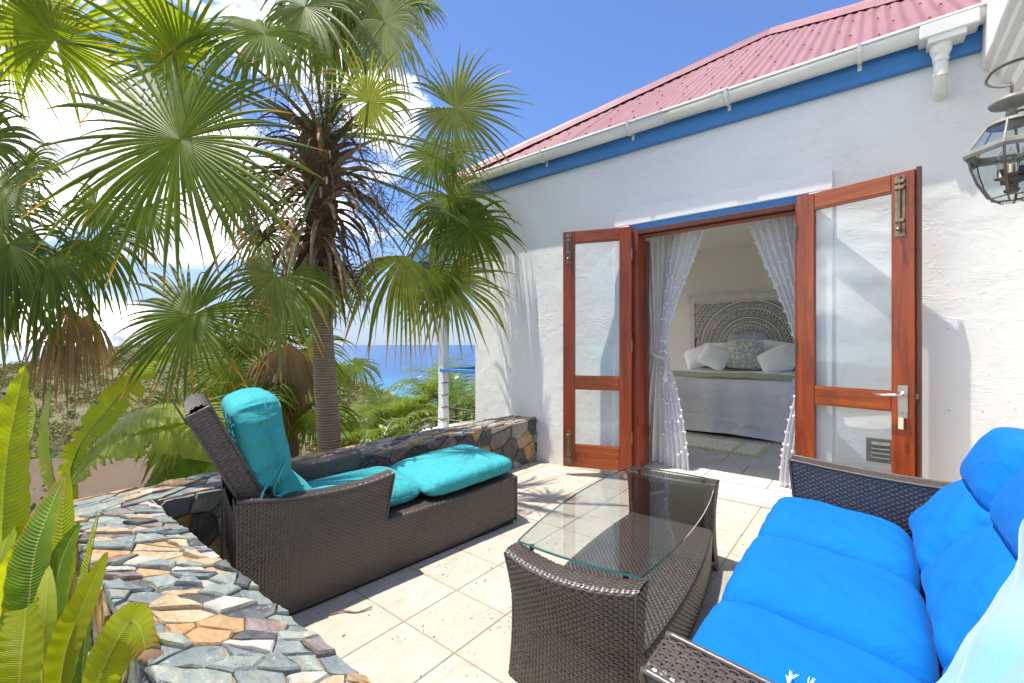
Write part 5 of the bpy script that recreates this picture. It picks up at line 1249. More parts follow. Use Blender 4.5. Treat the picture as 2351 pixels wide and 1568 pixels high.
pil('pillow', (-1.78, 6.90, pz + 0.02), (0.20, 0.17, 0.08), (R(55), R(22), R(-6)), M['linen'], 'small white embroidered pillow tilted just left of the patterned one')
pil('pillow', (-1.80, 7.22, pz + 0.06), (0.26, 0.19, 0.08), (R(66), 0, 0), M['linen'], 'white pillow behind the small tilted pillow on the left')
pil('pillow', (-1.05, 7.16, pz + 0.06), (0.26, 0.21, 0.08), (R(66), R(8), 0), M['linen'], 'white pillow standing right of the blue pillow')
pil('pillow', (-0.98, 6.88, pz + 0.00), (0.22, 0.19, 0.085), (R(52), R(-26), R(8)), M['linen'], 'white pillow tilted in front at the right end of the bed')
# bedside table (left)
bt = empty('bedside_table', (-2.62, 6.6, FZ), label='dark wooden bedside table behind the left curtain', cat='bedside table')
b = MB(); b.box((-0.25, -0.25, 0.56), (0.25, 0.25, 0.60)); b.build('table_top', M['wood_dark'], bt, bevel=0.003)
for sx in (-0.22, 0.22):
    for sy in (-0.22, 0.22): b = MB(); b.box((sx - 0.02, sy - 0.02, 0), (sx + 0.02, sy + 0.02, 0.559)); b.build('leg', M['wood_dark'], bt)
# rug
rg2 = empty('rug', (-1.30, 5.02, FZ), R(-1.5), label='small yellow and white patterned rug at the foot of the bed', cat='rug')
b = MB(); b.box((-0.66, -0.30, 0.001), (0.48, 0.28, 0.008)); b.build('border', M['rugband'], rg2, bevel=0.002)
b = MB(); b.box((-0.63, -0.262, 0.0085), (0.22, 0.242, 0.014)); b.box((0.262, -0.262, 0.0085), (0.442, 0.242, 0.014)); b.build('pile', M['rug'], rg2, kind='stuff')
# curtains: pleated sheet with a tie
def curtain_sheet(name, mat, parent, top, tie, bot, zt, zi, zb, y0, pleats, amp, poms=False, seed=0, solid=True):
    "top/tie/bot: (x0, x1) spans of the cloth at its head, tie and hem"
    rgc = random.Random(seed); nu, nv = 90, 60; V_ = []; ph = rgc.uniform(0, 6)
    def pos(u, v):
        z = zt + (zb - zt) * v; vi = (zt - zi) / (zt - zb)
        if v < vi: k = v / vi; k = k ** 1.9 * (3 - 2 * k) / 1.0 if k < 1 else 1; k = min(1, k); a0 = top[0] + (tie[0] - top[0]) * k; a1 = top[1] + (tie[1] - top[1]) * k; am = amp * (1 - 0.55 * k)
        else: k = (v - vi) / (1 - vi); k = 1 - (1 - k) ** 1.6; a0 = tie[0] + (bot[0] - tie[0]) * k; a1 = tie[1] + (bot[1] - tie[1]) * k; am = amp * (0.45 + 0.55 * k)
        x = a0 + (a1 - a0) * u; y = y0 + am * math.sin(u * pleats * 2 * math.pi + ph + 0.6 * math.sin(v * 3)) + 0.3 * am * math.sin(u * pleats * 5.1 + v * 4)
        return (x, y, z + 0.01 * math.sin(u * 9) * v)
    for i in range(nu + 1):
        for j in range(nv + 1): V_.append(pos(i / nu, j / nv))
    I_ = np.arange((nu + 1) * (nv + 1)).reshape(nu + 1, nv + 1); F_ = np.stack([I_[:-1, :-1].ravel(), I_[1:, :-1].ravel(), I_[1:, 1:].ravel(), I_[:-1, 1:].ravel()], 1)
    o = link(name, npmesh(name, np.array(V_), F_), mat, parent); 
    if poms:
        b = MB(); 
        for r in range(16):
            for q in range(6):
                v = min(0.99, 0.02 + r * 0.061 + rgc.uniform(-0.018, 0.018)); u = (q + 0.5 * (r % 2) + 0.15 + rgc.uniform(-0.15, 0.15)) / 6
                if u > 1 or u < 0: continue
                p = pos(u, v); b.sphere((p[0], p[1] - 0.008, p[2]), 0.0125, 7, 5)
        for r in range(24):
            p = pos(1.0 if poms == 1 else 0.0, 0.02 + r * 0.04); b.sphere((p[0], p[1] - 0.004, p[2]), 0.011, 7, 5)
        b.build('pompom', M['pom'], parent, smooth=True, kind='stuff')
    return o
cl = empty('curtain', (0, 0, 0), label='left curtain of cream cotton and spotted sheer voile tied back', cat='curtain')
CY = WY + 0.28
curtain_sheet('cotton_panel', M['curtain'], cl, (-1.64, -1.27), (-1.545, -1.40), (-1.68, -1.30), 2.36, 1.065, FZ + 0.03, CY, 6, 0.035, seed=1)
curtain_sheet('sheer_panel', M['sheer'], cl, (-1.335, -1.03), (-1.44, -1.375), (-1.40, -1.19), 2.36, 1.065, FZ + 0.0, CY - 0.06, 5, 0.022, 1, seed=2)
b = MB(); b.tube([(-1.465 + 0.083 * math.cos(a), CY - 0.02 + 0.075 * math.sin(a), 1.065 - 0.035 * math.cos(a)) for a in np.linspace(0, 6.28, 26)], 0.011, 8, cap=False); b.tube(crv([(-1.395, CY - 0.05, 1.02), (-1.375, CY - 0.09, 0.96), (-1.38, CY - 0.10, 0.90)]), 0.014, 8); b.sphere((-1.378, CY - 0.10, 0.87), 0.026, 10, 8, sq=(1, 1, 1.5)); b.build('tie_back', M['curtain'], cl, smooth=True)
cr_ = empty('curtain', (0, 0, 0), label='right curtain of spotted sheer voile gathered behind the open door', cat='curtain')
curtain_sheet('cotton_panel', M['curtain'], cr_, (-0.50, -0.22), (-0.38, -0.24), (-0.46, -0.24), 2.36, 0.90, FZ + 0.03, CY + 0.02, 5, 0.03, seed=3)
curtain_sheet('sheer_panel', M['sheer'], cr_, (-0.78, -0.36), (-0.41, -0.30), (-0.54, -0.34), 2.36, 0.90, FZ + 0.0, CY - 0.06, 7, 0.024, 2, seed=4)
# ------------------------------------------------------------------ plants
def hub_to_world(v): return Vector(v)
def fan_mesh(hub, m, nvec, Rr, nseg=50, spread=R(310), droop=0.3, split=0.40, tipb=0.4, seed=0, fold=0.55, curl=0.2, petiole=None, pr=0.009):
    "palmate frond: pleated blade whose segments split, taper and droop; optional stalk from the crown"
    rg_ = random.Random(seed); m = Vector(m).normalized(); n = Vector(nvec); n = (n - m * n.dot(m)).normalized(); s = n.cross(m)
    V = []; F = []; Cc = []; mats = []
    K = 10; g = Vector((0, 0, -1)); da = spread / nseg / 2
    T = [0.004, 0.14, 0.27, 0.38, 0.48, 0.57, 0.67, 0.77, 0.87, 0.95, 1.0]
    for k in range(nseg):
        a = -spread / 2 + (k + 0.5) * 2 * da; aa = abs(a) / (spread / 2)
        Lk = Rr * (1.0 - 0.22 * aa ** 2) * rg_.uniform(0.80, 1.14) * (0.75 if rg_.random() < 0.08 else 1); sp = split * rg_.uniform(0.65, 1.25)
        r = (m * math.cos(a) + s * math.sin(a)).normalized()
        side = -m * math.sin(a) + s * math.cos(a)
        dr = droop * rg_.uniform(0.6, 1.5) * (2.6 if rg_.random() < 0.16 else 1); tw = rg_.uniform(-1, 1) * 0.9; cv = rg_.uniform(0.15, 1)
        p = Vector(hub) + r * 0.0; d = r.copy(); rv = rg_.random(); tb = tipb * rg_.uniform(0.5, 1.5); prev = 0.0
        base = len(V)
        for ti, t in enumerate(T):
            dl = (t - prev) * Lk; prev = t
            kk = droop * max(0.0, min(t, sp) - 0.22) ** 1.3 * 1.9 + dr * (max(0.0, t - 0.22) ** 1.3 - max(0.0, min(t, sp) - 0.22) ** 1.3) * 2.5
            d = (r + n * (-curl * t) + g * kk * 1.6).normalized()
            p = p + d * dl
            full = math.tan(da) * t * Lk * 1.03
            if t <= sp: w = full; fo = fold
            else:
                q = (t - sp) / (1 - sp); w = math.tan(da) * sp * Lk * 1.03 * (1 - q ** 1.15) * (1 + 0.12 * math.sin(math.pi * q)) + 0.0007; fo = fold * (1 + 0.5 * q)
            ang = tw * max(0, t - sp) * 1.4
            s2 = (side - d * side.dot(d)); s2 = s2.normalized() if s2.length > 1e-5 else side
            nn = d.cross(s2); s3 = s2 * math.cos(ang) + nn * math.sin(ang); n3 = nn * math.cos(ang) - s2 * math.sin(ang)
            up = n3 * (w * fo) * (1 if n3.dot(n) > 0 else -1)
            V += [p - s3 * w, p + up, p + s3 * w]
            brown = max(0, (t - (1 - tb * 0.55))) / max(0.05, tb * 0.55) * min(1, tb * 1.8)
            for q_ in range(3): Cc.append((0.25 + 0.5 * (1 - t) + (0.25 if q_ == 1 else 0), rv, brown))
        for ti in range(len(T) - 1):
            o = base + ti * 3; F += [(o, o + 1, o + 4, o + 3), (o + 1, o + 2, o + 5, o + 4)]; mats += [0, 0]
    if petiole is not None:
        a = Vector(petiole); h = Vector(hub); L_ = (h - a).length; mid = (a + h) / 2 + Vector((0, 0, 0.13 * L_)); pts = []
        for i in range(13):
            t = i / 12; pts.append(a * (1 - t) ** 2 + mid * 2 * t * (1 - t) + h * t * t)
        b = MB(); b.tube(pts, [pr * (1.5 - 0.7 * i / 12) for i in range(13)], 6, flat=0.6); o = len(V); V += [Vector(x) for x in b.v]; F += [tuple(i + o for i in f) for f in b.f]; mats += [1] * len(b.f); Cc += [(0.5, 0.2, 0)] * len(b.v)
    me = bpy.data.meshes.new('frond'); me.from_pydata([tuple(v) for v in V], [], F); me.update(); me.polygons.foreach_set('material_index', mats); setleaf(me, Cc)
    return me
def frond(parent, hub, m, n, Rr, mat, name='frond', inv=None, **k):
    me = fan_mesh(hub, m, n, Rr, **k); me.materials.append(mat); me.materials.append(M['petiole'] if mat is not M['fan_dead'] else M['boot'])
    o = bpy.data.objects.new(name, me); C.objects.link(o); o.parent = parent; o.matrix_parent_inverse = Matrix.Translation(-parent.location)
    return o
def fr2(parent, crown, px, py, d, rpx, ang, n, mat, seed, droop=0.3, spread=310, name='frond', pet=True, **k):
    "frond whose hub is seen at (px, py) at distance d; ang = direction of its middle rib in the view, degrees"
    hub = at(px, py, d); a = R(ang); mv = cdir(math.cos(a), math.sin(a), k.pop('mt', 0.15)); nv = cdir(*n)
    return frond(parent, hub, mv, nv, rpx / FP * d, mat, name, droop=droop, spread=R(spread), seed=seed, petiole=crown if pet else None, **k)

pal = empty('fan_palm', at(757, 1100, 3.48), label='tall fan palm with ringed trunk and shaggy brown crown beside the chaise', cat='palm tree')
PI_ = Matrix.Translation(-pal.location)
TB = at(757, 1140, 3.48)
tp = [(760, 1140), (757, 1035), (748, 900), (741, 780), (736, 680), (734, 600), (735, 500), (738, 400), (742, 310)]
tr = [27, 26, 24.5, 23, 24, 33, 40, 44, 34]
pts = crv([at(x, y, 3.48) for x, y in tp], 6); rr = np.interp(np.linspace(0, 8, len(pts)), range(9), [q / FP * 3.48 for q in tr])
nz = sum(1 for i in range(len(pts)) if i <= 27)
b = MB(); b.tube(pts[:28], [r * (1 + 0.012 * math.sin(i * 2.2)) for i, r in enumerate(rr[:28])], 20, cap=False); b.build('trunk', M['trunk'], pal, smooth=True).matrix_parent_inverse = PI_
b = MB()
up = pts[26:]; ur = rr[26:]
vs = []
dense = crv(up, 3); dr_ = np.interp(np.linspace(0, 1, len(dense)), np.linspace(0, 1, len(ur)), ur)
b.tube(dense, [r * 0.86 * (1 + 0.10 * math.sin(i * 1.1) + ru(-0.05, 0.05)) for i, r in enumerate(dr_)], 18); b.build('fibrous_crown_stem', M['fibre'], pal, smooth=True).matrix_parent_inverse = PI_
CR = at(745, 300, 3.48)
# old leaf bases: curved tapering straps spiralling up the crown
def strap(p0, d0, Ls, w, sag, rgs, name, mat, parent, inv):
    P = [p0]; d = d0.normalized(); n_ = 9
    for i in range(n_): d = (d + Vector((0, 0, -1)) * sag * (0.4 + i / n_)).normalized(); P.append(P[-1] + d * Ls / n_)
    mb = ribbon(P, w, d0.cross(Vector((0, 0, 1))) + Vector((rgs.uniform(-.3, .3), rgs.uniform(-.3, .3), 0)), 0.004)
    k = len(P)
    for i in range(k):      # taper and split end
        f = 1.0 - 0.75 * (i / (k - 1)) ** 1.2
        c_ = sum((Vector(mb.v[i * 4 + q]) for q in range(4)), Vector()) / 4
        for q in range(4): mb.v[i * 4 + q] = tuple(c_ + (Vector(mb.v[i * 4 + q]) - c_) * f + Vector((rgs.uniform(-1, 1), rgs.uniform(-1, 1), rgs.uniform(-1, 1))) * 0.0025)
    o = mb.build(name, mat, parent); o.matrix_parent_inverse = inv; return o
rgs = random.Random(3)
for i in range(150):
    t = (i / 150) ** 0.9; c = pts[-1].lerp(pts[29], t); a = i * 2.4 + rgs.uniform(-.3, .3); rad = Vector((math.cos(a), math.sin(a), 0)); r0 = float(np.interp(t, [0, 1], [0.09, 0.12]))
    up_ = 1.3 - 1.9 * t + rgs.uniform(-.4, .4)
    d0 = rad + Vector((0, 0, up_)); strap(c + rad * r0 * 0.8, d0, rgs.uniform(0.30, 0.75) * (1 - 0.15 * t), rgs.uniform(0.028, 0.06), rgs.uniform(0.10, 0.34) + 0.14 * t, rgs, 'old_leaf_base', M['boot'] if rgs.random() < 0.75 else M['fibre'], pal, PI_)
# hanging flower stalks, tangled twigs
def twigs(cx, cy, d, n, rpx, hpx, rgx, parent, inv, mat=None, seedb=False):
    b = MB()
    for i in range(n):
        x, y = cx + rgx.gauss(0, 0.5) * rpx, cy + rgx.gauss(0, 0.45) * hpx; p = at(x, y, d + rgx.gauss(0, 0.06)); dd = Vector((rgx.uniform(-1, 1), rgx.uniform(-1, 1), rgx.uniform(-1.2, 0.6))).normalized(); P = [p]
        l = rgx.uniform(0.08, 0.24)
        for q in range(6):
            dd = (dd + Vector((rgx.uniform(-1, 1), rgx.uniform(-1, 1), rgx.uniform(-1, 0.7))) * 0.45).normalized(); P.append(P[-1] + dd * l / 6)
        b.tube(P, [0.0026 - 0.0003 * q for q in range(7)], 3, cap=False)
        if seedb and i % 2 == 0: b.sphere(P[-1], 0.005, 5, 4)
    o = b.build('flower_stalk_tangle', mat or M['twig'], parent, kind='stuff', label='tangle of dry brown flower stalks'); o.matrix_parent_inverse = inv
rgx = random.Random(9)
b = MB(); b.sphere(at(716, 345, 3.34), 0.105, 14, 12, sq=(0.9, 0.9, 1.75)); b.build('fibre_boss', M['fibre'], pal, smooth=True).matrix_parent_inverse = PI_
twigs(635, 500, 3.42, 620, 105, 150, rgx, pal, PI_); twigs(715, 340, 3.30, 260, 60, 120, rgx, pal, PI_, M['fibre']); twigs(850, 440, 3.5, 320, 80, 110, rgx, pal, PI_); twigs(610, 300, 3.45, 120, 120, 60, rgx, pal, PI_)
twigs(770, 620, 3.45, 160, 120, 40, rgx, pal, PI_); twigs(820, 250, 3.55, 130, 70, 80, rgx, pal, PI_); twigs(865, 540, 3.5, 60, 50, 50, rgx, pal, PI_); twigs(755, 255, 3.35, 300, 55, 75, rgx, pal, PI_, M['seed'], True)
for (x0, y0), (x1, y1), (x2, y2) in (((740, 330), (640, 255), (560, 300)), ((740, 350), (600, 330), (545, 400)), ((735, 400), (620, 380), (585, 520)), ((760, 400), (850, 390), (895, 520)), ((765, 430), (850, 430), (880, 600)), ((735, 430), (600, 420), (570, 600)), ((760, 350), (850, 290), (925, 370))):
    b = MB(); P = crv([at(x0, y0, 3.42), at(x1, y1, 3.38), at(x2, y2, 3.36)], 8); b.tube(P, [0.013 * (1 - 0.7 * i / len(P)) for i in range(len(P))], 6); o = b.build('flower_stalk', M['boot'], pal, smooth=True); o.matrix_parent_inverse = PI_
F1 = [ # px, py, d, r, ang, n, mat, droop, spread, extra
 (412, 320, 2.35, 375, 200, (0.10, 0.25, 1), 'fan', 0.14, 352, dict(nseg=64, tipb=0.55, split=0.42)),
 (607, 78, 2.9, 255, 165, (0.0, 0.7, 0.8), 'fan', 0.42, 330, dict(nseg=52)),
 (423, 152, 2.85, 225, 165, (0.1, -0.7, 0.7), 'fan_yel', 0.18, 300, dict(nseg=46)),
 (128, 92, 2.8, 215, 70, (0.1, -0.8, 0.6), 'fan_yel', 0.25, 320, dict(nseg=46)),
 (380, 3, 2.8, 230, 178, (0, -0.8, 0.5), 'fan_yel', 0.25, 300, {}),
 (20, 0, 2.7, 200, 20, (0, -0.7, 0.6), 'fan_grey', 0.3, 320, {}),
 (20, 110, 3.0, 190, 10, (0, -0.5, 0.8), 'fan_yel', 0.3, 320, {}),
 (882, 50, 3.15, 190, -45, (-0.2, -0.5, 0.8), 'fan_pale', 0.55, 320, {}),
 (1043, 248, 3.2, 178, -22, (0.1, -0.1, 1), 'fan_grey', 0.16, 335, dict(nseg=48, curl=0.1)),
 (845, 233, 3.05, 130, 20, (0, -0.5, 0.8), 'fan_grey', 0.35, 330, {}),
 (1001, 363, 4.3, 125, 190, (0, 0.3, 1), 'fan', 0.22, 330, {}),
 (1040, 350, 4.4, 120, -10, (0, 0.5, 1), 'fan_grey', 0.35, 320, {}),
 (1075, 520, 4.4, 150, -30, (0.1, 0.3, 1), 'fan_dark', 0.4, 330, {}),
 (1032, 452, 4.5, 170, -40, (0.1, 0.3, 1), 'fan_dark', 0.55, 330, {}),
 (1020, 500, 4.5, 150, -80, (0.1, 0.2, 1), 'fan', 0.8, 300, {}),
 (928, 586, 4.2, 255, -97, (0.4, 0.1, 1), 'fan_grey', 1.1, 150, dict(tipb=0.7, nseg=34)),
 (1028, 643, 4.45, 195, -38, (0.1, 0.3, 1), 'fan_grey', 0.30, 230, dict(tipb=0.5, nseg=40)),
 (985, 620, 4.4, 150, -75, (0.1, 0.3, 1), 'fan', 0.6, 240, dict(tipb=0.5)),
 (440, 723, 2.55, 235, 215, (0, 0.35, 1), 'fan_dark', 0.16, 352, dict(nseg=58, tipb=0.85)),
 (630, 635, 2.75, 240, -125, (0.1, 0.65, 0.8), 'fan_grey', 0.50, 250, dict(nseg=46, tipb=0.6)),
 (660, 640, 2.85, 170, -20, (0.1, 0.7, 0.8), 'fan', 0.5, 200, {}),
 (603, 535, 3.7, 135, -95, (0, 0.2, 1), 'fan_grey', 0.7, 300, {}),
 (545, 430, 3.5, 140, -70, (0, 0.2, 1), 'fan_grey', 0.6, 320, {}),
 (330, 480, 3.3, 150, -110, (0, 0.2, 1), 'fan', 0.7, 300, dict(tipb=0.7)),
 (220, 470, 3.2, 150, -120, (0, 0.2, 1), 'fan', 0.7, 300, dict(tipb=1.0)),
 (700, 15, 3.3, 260, -120, (0, 0.6, 0.8), 'fan_grey', 0.75, 330, {}),
 (760, 60, 3.7, 200, -80, (0, 0.5, 0.8), 'fan', 0.9, 340, {}),
 (790, -60, 3.5, 250, -70, (0, 0.6, 0.8), 'fan_dark', 0.8, 340, {}),
 (860, -10, 3.4, 190, -40, (0, -0.4, 0.8), 'fan_grey', 0.6, 340, {}),
 (930, 10, 3.3, 120, 0, (0, 0.5, 0.8), 'fan', 0.6, 340, {}),
 (700, 660, 3.8, 130, 160, (0, 0.3, 1), 'fan', 0.4, 340, {}),
 (770, 645, 3.9, 110, -10, (0, 0.3, 1), 'fan', 0.4, 340, {}),
]
for i, (px, py, d, r, ang, n, mt, dr, spd, ex) in enumerate(F1):
    fr2(pal, CR + Vector((0, 0, -0.05 if py < 400 else -0.3)), px, py, d, r, ang, n, M[mt], 100 + i, dr, spd, **ex)
# second palm, trunk out of frame on the left
pal2 = empty('fan_palm', at(-190, 900, 3.3), label='fan palm at the left edge whose fronds droop in front of the sea', cat='palm tree')
C2 = at(-120, 430, 3.3)
b = MB(); b.tube(crv([at(-190, 1500, 3.3), at(-170, 900, 3.3), at(-120, 430, 3.3)], 8), 0.09, 14); b.build('trunk', M['trunk'], pal2, smooth=True).matrix_parent_inverse = Matrix.Translation(-pal2.location)
F2 = [(-40, 330, 3.0, 170, 30, (0, 0.1, 1), 'fan_dark', 0.45, 340, {}), (5, 430, 2.9, 160, -30, (0, 0.3, 1), 'fan_grey', 0.45, 340, {}), (60, 380, 3.3, 120, 20, (0, .3, 1), 'fan', 0.6, 340, {}),
 (112, 590, 2.8, 240, -97, (0, 0.2, 1), 'fan_dark', 0.95, 260, dict(nseg=48, tipb=0.5)), (207, 555, 3.1, 200, -70, (0, 0.2, 1), 'fan', 1.0, 260, {}),
 (20, 560, 2.8, 230, -95, (0, 0.2, 1), 'fan_dark', 0.95, 280, {}), (-20, 640, 2.9, 220, -80, (0, 0.2, 1), 'fan_grey', 0.9, 280, {}), (-30, 500, 3.0, 200, -50, (0, 0.3, 1), 'fan', 0.7, 300, {}),
 (-60, 240, 3.1, 150, 60, (0, 0.1, 1), 'fan_grey', 0.4, 340, {})]
for i, (px, py, d, r, ang, n, mt, dr, spd, ex) in enumerate(F2): fr2(pal2, C2, px, py, d, r, ang, n, M[mt], 200 + i, dr, spd, **ex)
for i, (px, py, r) in enumerate(((160, 700, 240), (205, 720, 200), (130, 750, 170))):
    fr2(pal2, C2, px, py, 2.95 + 0.05 * i, r, -97, (0.2, 0.1, 1), M['fan_dead'], 250 + i, 1.6, 100, name='dead_frond', nseg=30, tipb=0.2)
# third palm behind the chaise
pal3 = empty('fan_palm', at(662, 1060, 4.3), label='short fan palm with dead brown skirt behind the turquoise headrest', cat='palm tree')
C3 = at(668, 800, 4.3)
b = MB(); b.tube(crv([at(655, 1130, 4.3), at(660, 1000, 4.3), at(655, 900, 4.3), at(668, 800, 4.3)], 6), [0.10 + 0.012 * math.sin(i * 1.7) for i in range(19)], 12); b.build('trunk', M['fibre'], pal3, smooth=True).matrix_parent_inverse = Matrix.Translation(-pal3.location)
F3 = [(600, 770, 4.2, 150, 150, (0, 0.4, 1), 'fan', 0.4, 330, {}), (710, 800, 4.3, 120, -10, (0, 0.5, 1), 'fan', 0.5, 330, {}), (610, 860, 4.0, 150, -150, (0, 0.5, 1), 'fan_dark', 0.5, 330, {}), (540, 830, 4.1, 150, 170, (0, 0.4, 1), 'fan', 0.5, 330, dict(tipb=0.6)),
 (700, 900, 4.2, 120, -30, (0, 0.5, 1), 'fan', 0.6, 330, {}), (720, 940, 4.0, 120, -20, (0, 0.4, 1), 'fan_dark', 0.5, 330, {}), (655, 740, 4.4, 120, 100, (0, 0.3, 1), 'fan_dark', 0.4, 340, {}), (590, 920, 3.9, 120, -120, (0, 0.4, 1), 'fan', 0.6, 330, {}), (500, 880, 4.2, 120, 180, (0, 0.4, 1), 'fan_dark', 0.6, 330, dict(tipb=0.8))]
for i, (px, py, d, r, ang, n, mt, dr, spd, ex) in enumerate(F3): fr2(pal3, C3, px, py, d, r, ang, n, M[mt], 300 + i, dr, spd, **ex)
for i, (px, py, r) in enumerate(((662, 790, 210), (640, 800, 200), (680, 810, 180), (655, 860, 180))):
    fr2(pal3, C3, px, py, 4.0 + 0.06 * i, r, -93, (0.2, 0.1, 1), M['fan_dead'], 350 + i, 2.6, 130, name='dead_frond', nseg=30, tipb=0.2)
b = MB()
for i in range(26):
    p = at(660 + rgx.uniform(-25, 25), rgx.uniform(860, 960), 4.1 + rgx.uniform(-.1, .1)); P = [p]; dd = Vector((rgx.uniform(-1, 1), rgx.uniform(-1, 1), 0.1))
    for q in range(7): dd = (dd + Vector((0, 0, -0.45)) + Vector((rgx.uniform(-1, 1), rgx.uniform(-1, 1), 0)) * 0.25).normalized(); P.append(P[-1] + dd * 0.07)
    b.tube(P, [0.009 - 0.001 * q for q in range(8)], 4)
o = b.build('dead_stalks', M['twig'], pal3, kind='stuff', label='curled dead stalks hanging on the short trunk'); o.matrix_parent_inverse = Matrix.Translation(-pal3.location)
# small pale fan palm just outside the wall
pal4 = empty('fan_palm', at(420, 1090, 3.2), label='young fan palm with silvery green frond just outside the wall corner', cat='palm tree')
C4 = at(425, 1130, 3.25)
b = MB(); b.tube([at(425, 1300, 3.25), C4], 0.04, 10); b.build('trunk', M['fibre'], pal4, smooth=True).matrix_parent_inverse = Matrix.Translation(-pal4.location)
F4 = [(417, 962, 3.1, 165, -80, (0, 0.5, 0.9), 'fan_grey', 0.28, 348, dict(nseg=50)), (470, 1040, 3.3, 130, -20, (0, 0.6, 0.8), 'fan', 0.5, 330, {}), (500, 985, 3.6, 110, 20, (0, 0.6, 0.8), 'fan', 0.5, 330, {}), (390, 1040, 3.4, 90, 200, (0, 0.6, 0.8), 'fan_dark', 0.5, 330, {})]
for i, (px, py, d, r, ang, n, mt, dr, spd, ex) in enumerate(F4): fr2(pal4, C4, px, py, d, r, ang, n, M[mt], 400 + i, dr, spd, **ex)
# drooping frond seen over the sea right of the trunk
pal5 = empty('fan_palm', at(745, 1080, 5.2), label='fan palm frond drooping over the sea right of the ringed trunk', cat='palm tree')
C5 = at(735, 900, 5.2); b = MB(); b.tube([at(740, 1250, 5.2), C5], 0.06, 10); b.build('trunk', M['fibre'], pal5, smooth=True).matrix_parent_inverse = Matrix.Translation(-pal5.location)
for i, (px, py, r, ang, dr) in enumerate(((815, 838, 80, -15, 0.7), (790, 850, 60, 150, 0.6), (770, 990, 80, 40, 0.5), (780, 1040, 80, 10, 0.6))): fr2(pal5, C5, px, py, 5.1, r, ang, (0, 0.8, 0.6), M['fan'], 500 + i, dr, 320)

# ---- feather palms (areca)
def pinnate(base, tipdir, Ln, arch, nleaf, leafL, seed, mat, parent, inv):
    rg_ = random.Random(seed); P = [Vector(base)]; d = Vector(tipdir).normalized(); n_ = 24
    for i in range(n_): d = (d + Vector((0, 0, -1)) * arch * (0.3 + 1.4 * i / n_) / n_ * 2.2).normalized(); P.append(P[-1] + d * Ln / n_)
    b = MB(); b.tube(P, [0.010 * (1 - 0.8 * i / n_) for i in range(n_ + 1)], 5, mi=1); Cc = [(0.8, 0.1, 0)] * len(b.v)
    for k in range(nleaf):
        t = 0.22 + 0.78 * k / nleaf; f = t * n_; i = min(n_ - 1, int(f)); p = P[i].lerp(P[i + 1], f - i); tg = (P[i + 1] - P[i]).normalized()
        sd = tg.cross(Vector((0, 0, 1))); sd = sd.normalized() if sd.length > 1e-3 else Vector((1, 0, 0)); un = sd.cross(tg)
        for sg in (-1, 1):
            l = leafL * (math.sin(math.pi * min(1, (t - 0.1) / 0.92)) ** 0.6 * 0.9 + 0.15) * rg_.uniform(0.85, 1.1); dl = (sd * sg * 0.9 + tg * 0.75 + un * (0.35 + rg_.uniform(-.15, .15))).normalized(); q = p.copy(); w0 = 0.012 * rg_.uniform(0.8, 1.2); o = len(b.v); rv = rg_.random(); sag = rg_.uniform(0.10, 0.32)
            wd = tg
            for s in range(5):
                u = s / 4; w = w0 * (1 - u ** 1.5) * (0.5 + 1.2 * u if u < 0.4 else 1) + 0.0006; b.v += [tuple(q - wd * w), tuple(q + wd * w)]; Cc += [(0.3 + 0.5 * rv, rv, 0.85 * u ** 4)] * 2
                dl = (dl + Vector((0, 0, -sag))).normalized(); q = q + dl * l / 4
            for s in range(4): b.f.append((o + 2 * s, o + 2 * s + 1, o + 2 * s + 3, o + 2 * s + 2)); b.m.append(0)
    me = b.mesh('frond'); me.materials.append(mat); me.materials.append(M['petiole']); setleaf(me, Cc)
    o = bpy.data.objects.new('frond', me); C.objects.link(o); o.parent = parent; o.matrix_parent_inverse = inv; return o
def areca(px, py, d, n, seed, label, hpx, lean=0.0, mat='areca'):
    rg_ = random.Random(seed); base = at(px, py, d); t = empty('feather_palm', base, label=label, cat='palm tree'); inv = Matrix.Translation(-base)
    for k in range(4):
        b = MB(); a = k * 1.6; b.tube([base + Vector((0.08 * math.cos(a), 0.08 * math.sin(a), -1.2)), base + Vector((0.10 * math.cos(a), 0.10 * math.sin(a), 0.25 * hpx / FP * d))], [0.03, 0.022], 8); b.build('stem', M['petiole'], t, smooth=True).matrix_parent_inverse = inv
    for i in range(n):
        a = i * 2.4 + rg_.uniform(-.4, .4); el = rg_.uniform(0.7, 2.6); dv = Vector((math.cos(a) + lean * RT.x, math.sin(a) + lean * RT.y, el))
        pinnate(base + Vector((0.1 * math.cos(a), 0.1 * math.sin(a), 0.1)), dv, hpx / FP * d * rg_.uniform(0.9, 1.25), rg_.uniform(0.7, 1.3), 38, hpx / FP * d * 0.26, seed * 50 + i, M[mat], t, inv)
areca(905, 1030, 7.0, 20, 1, 'bushy feather palm in front of the beach, left of the white post', 170)
areca(930, 1040, 7.4, 16, 2, 'feather palm arching toward the post, nearest the stone wall', 190, -0.4)
areca(1050, 990, 7.5, 20, 3, 'feather palm behind the balcony cables', 190)
areca(1075, 1010, 9.0, 12, 6, 'tall feather palm beyond the blue balcony rail', 260)
areca(860, 1060, 5.2, 12, 4, 'low feather palm spreading over the wall behind the chaise foot', 150)
areca(440, 1075, 4.2, 9, 5, 'small feather palm below the wall behind the chaise head', 90)

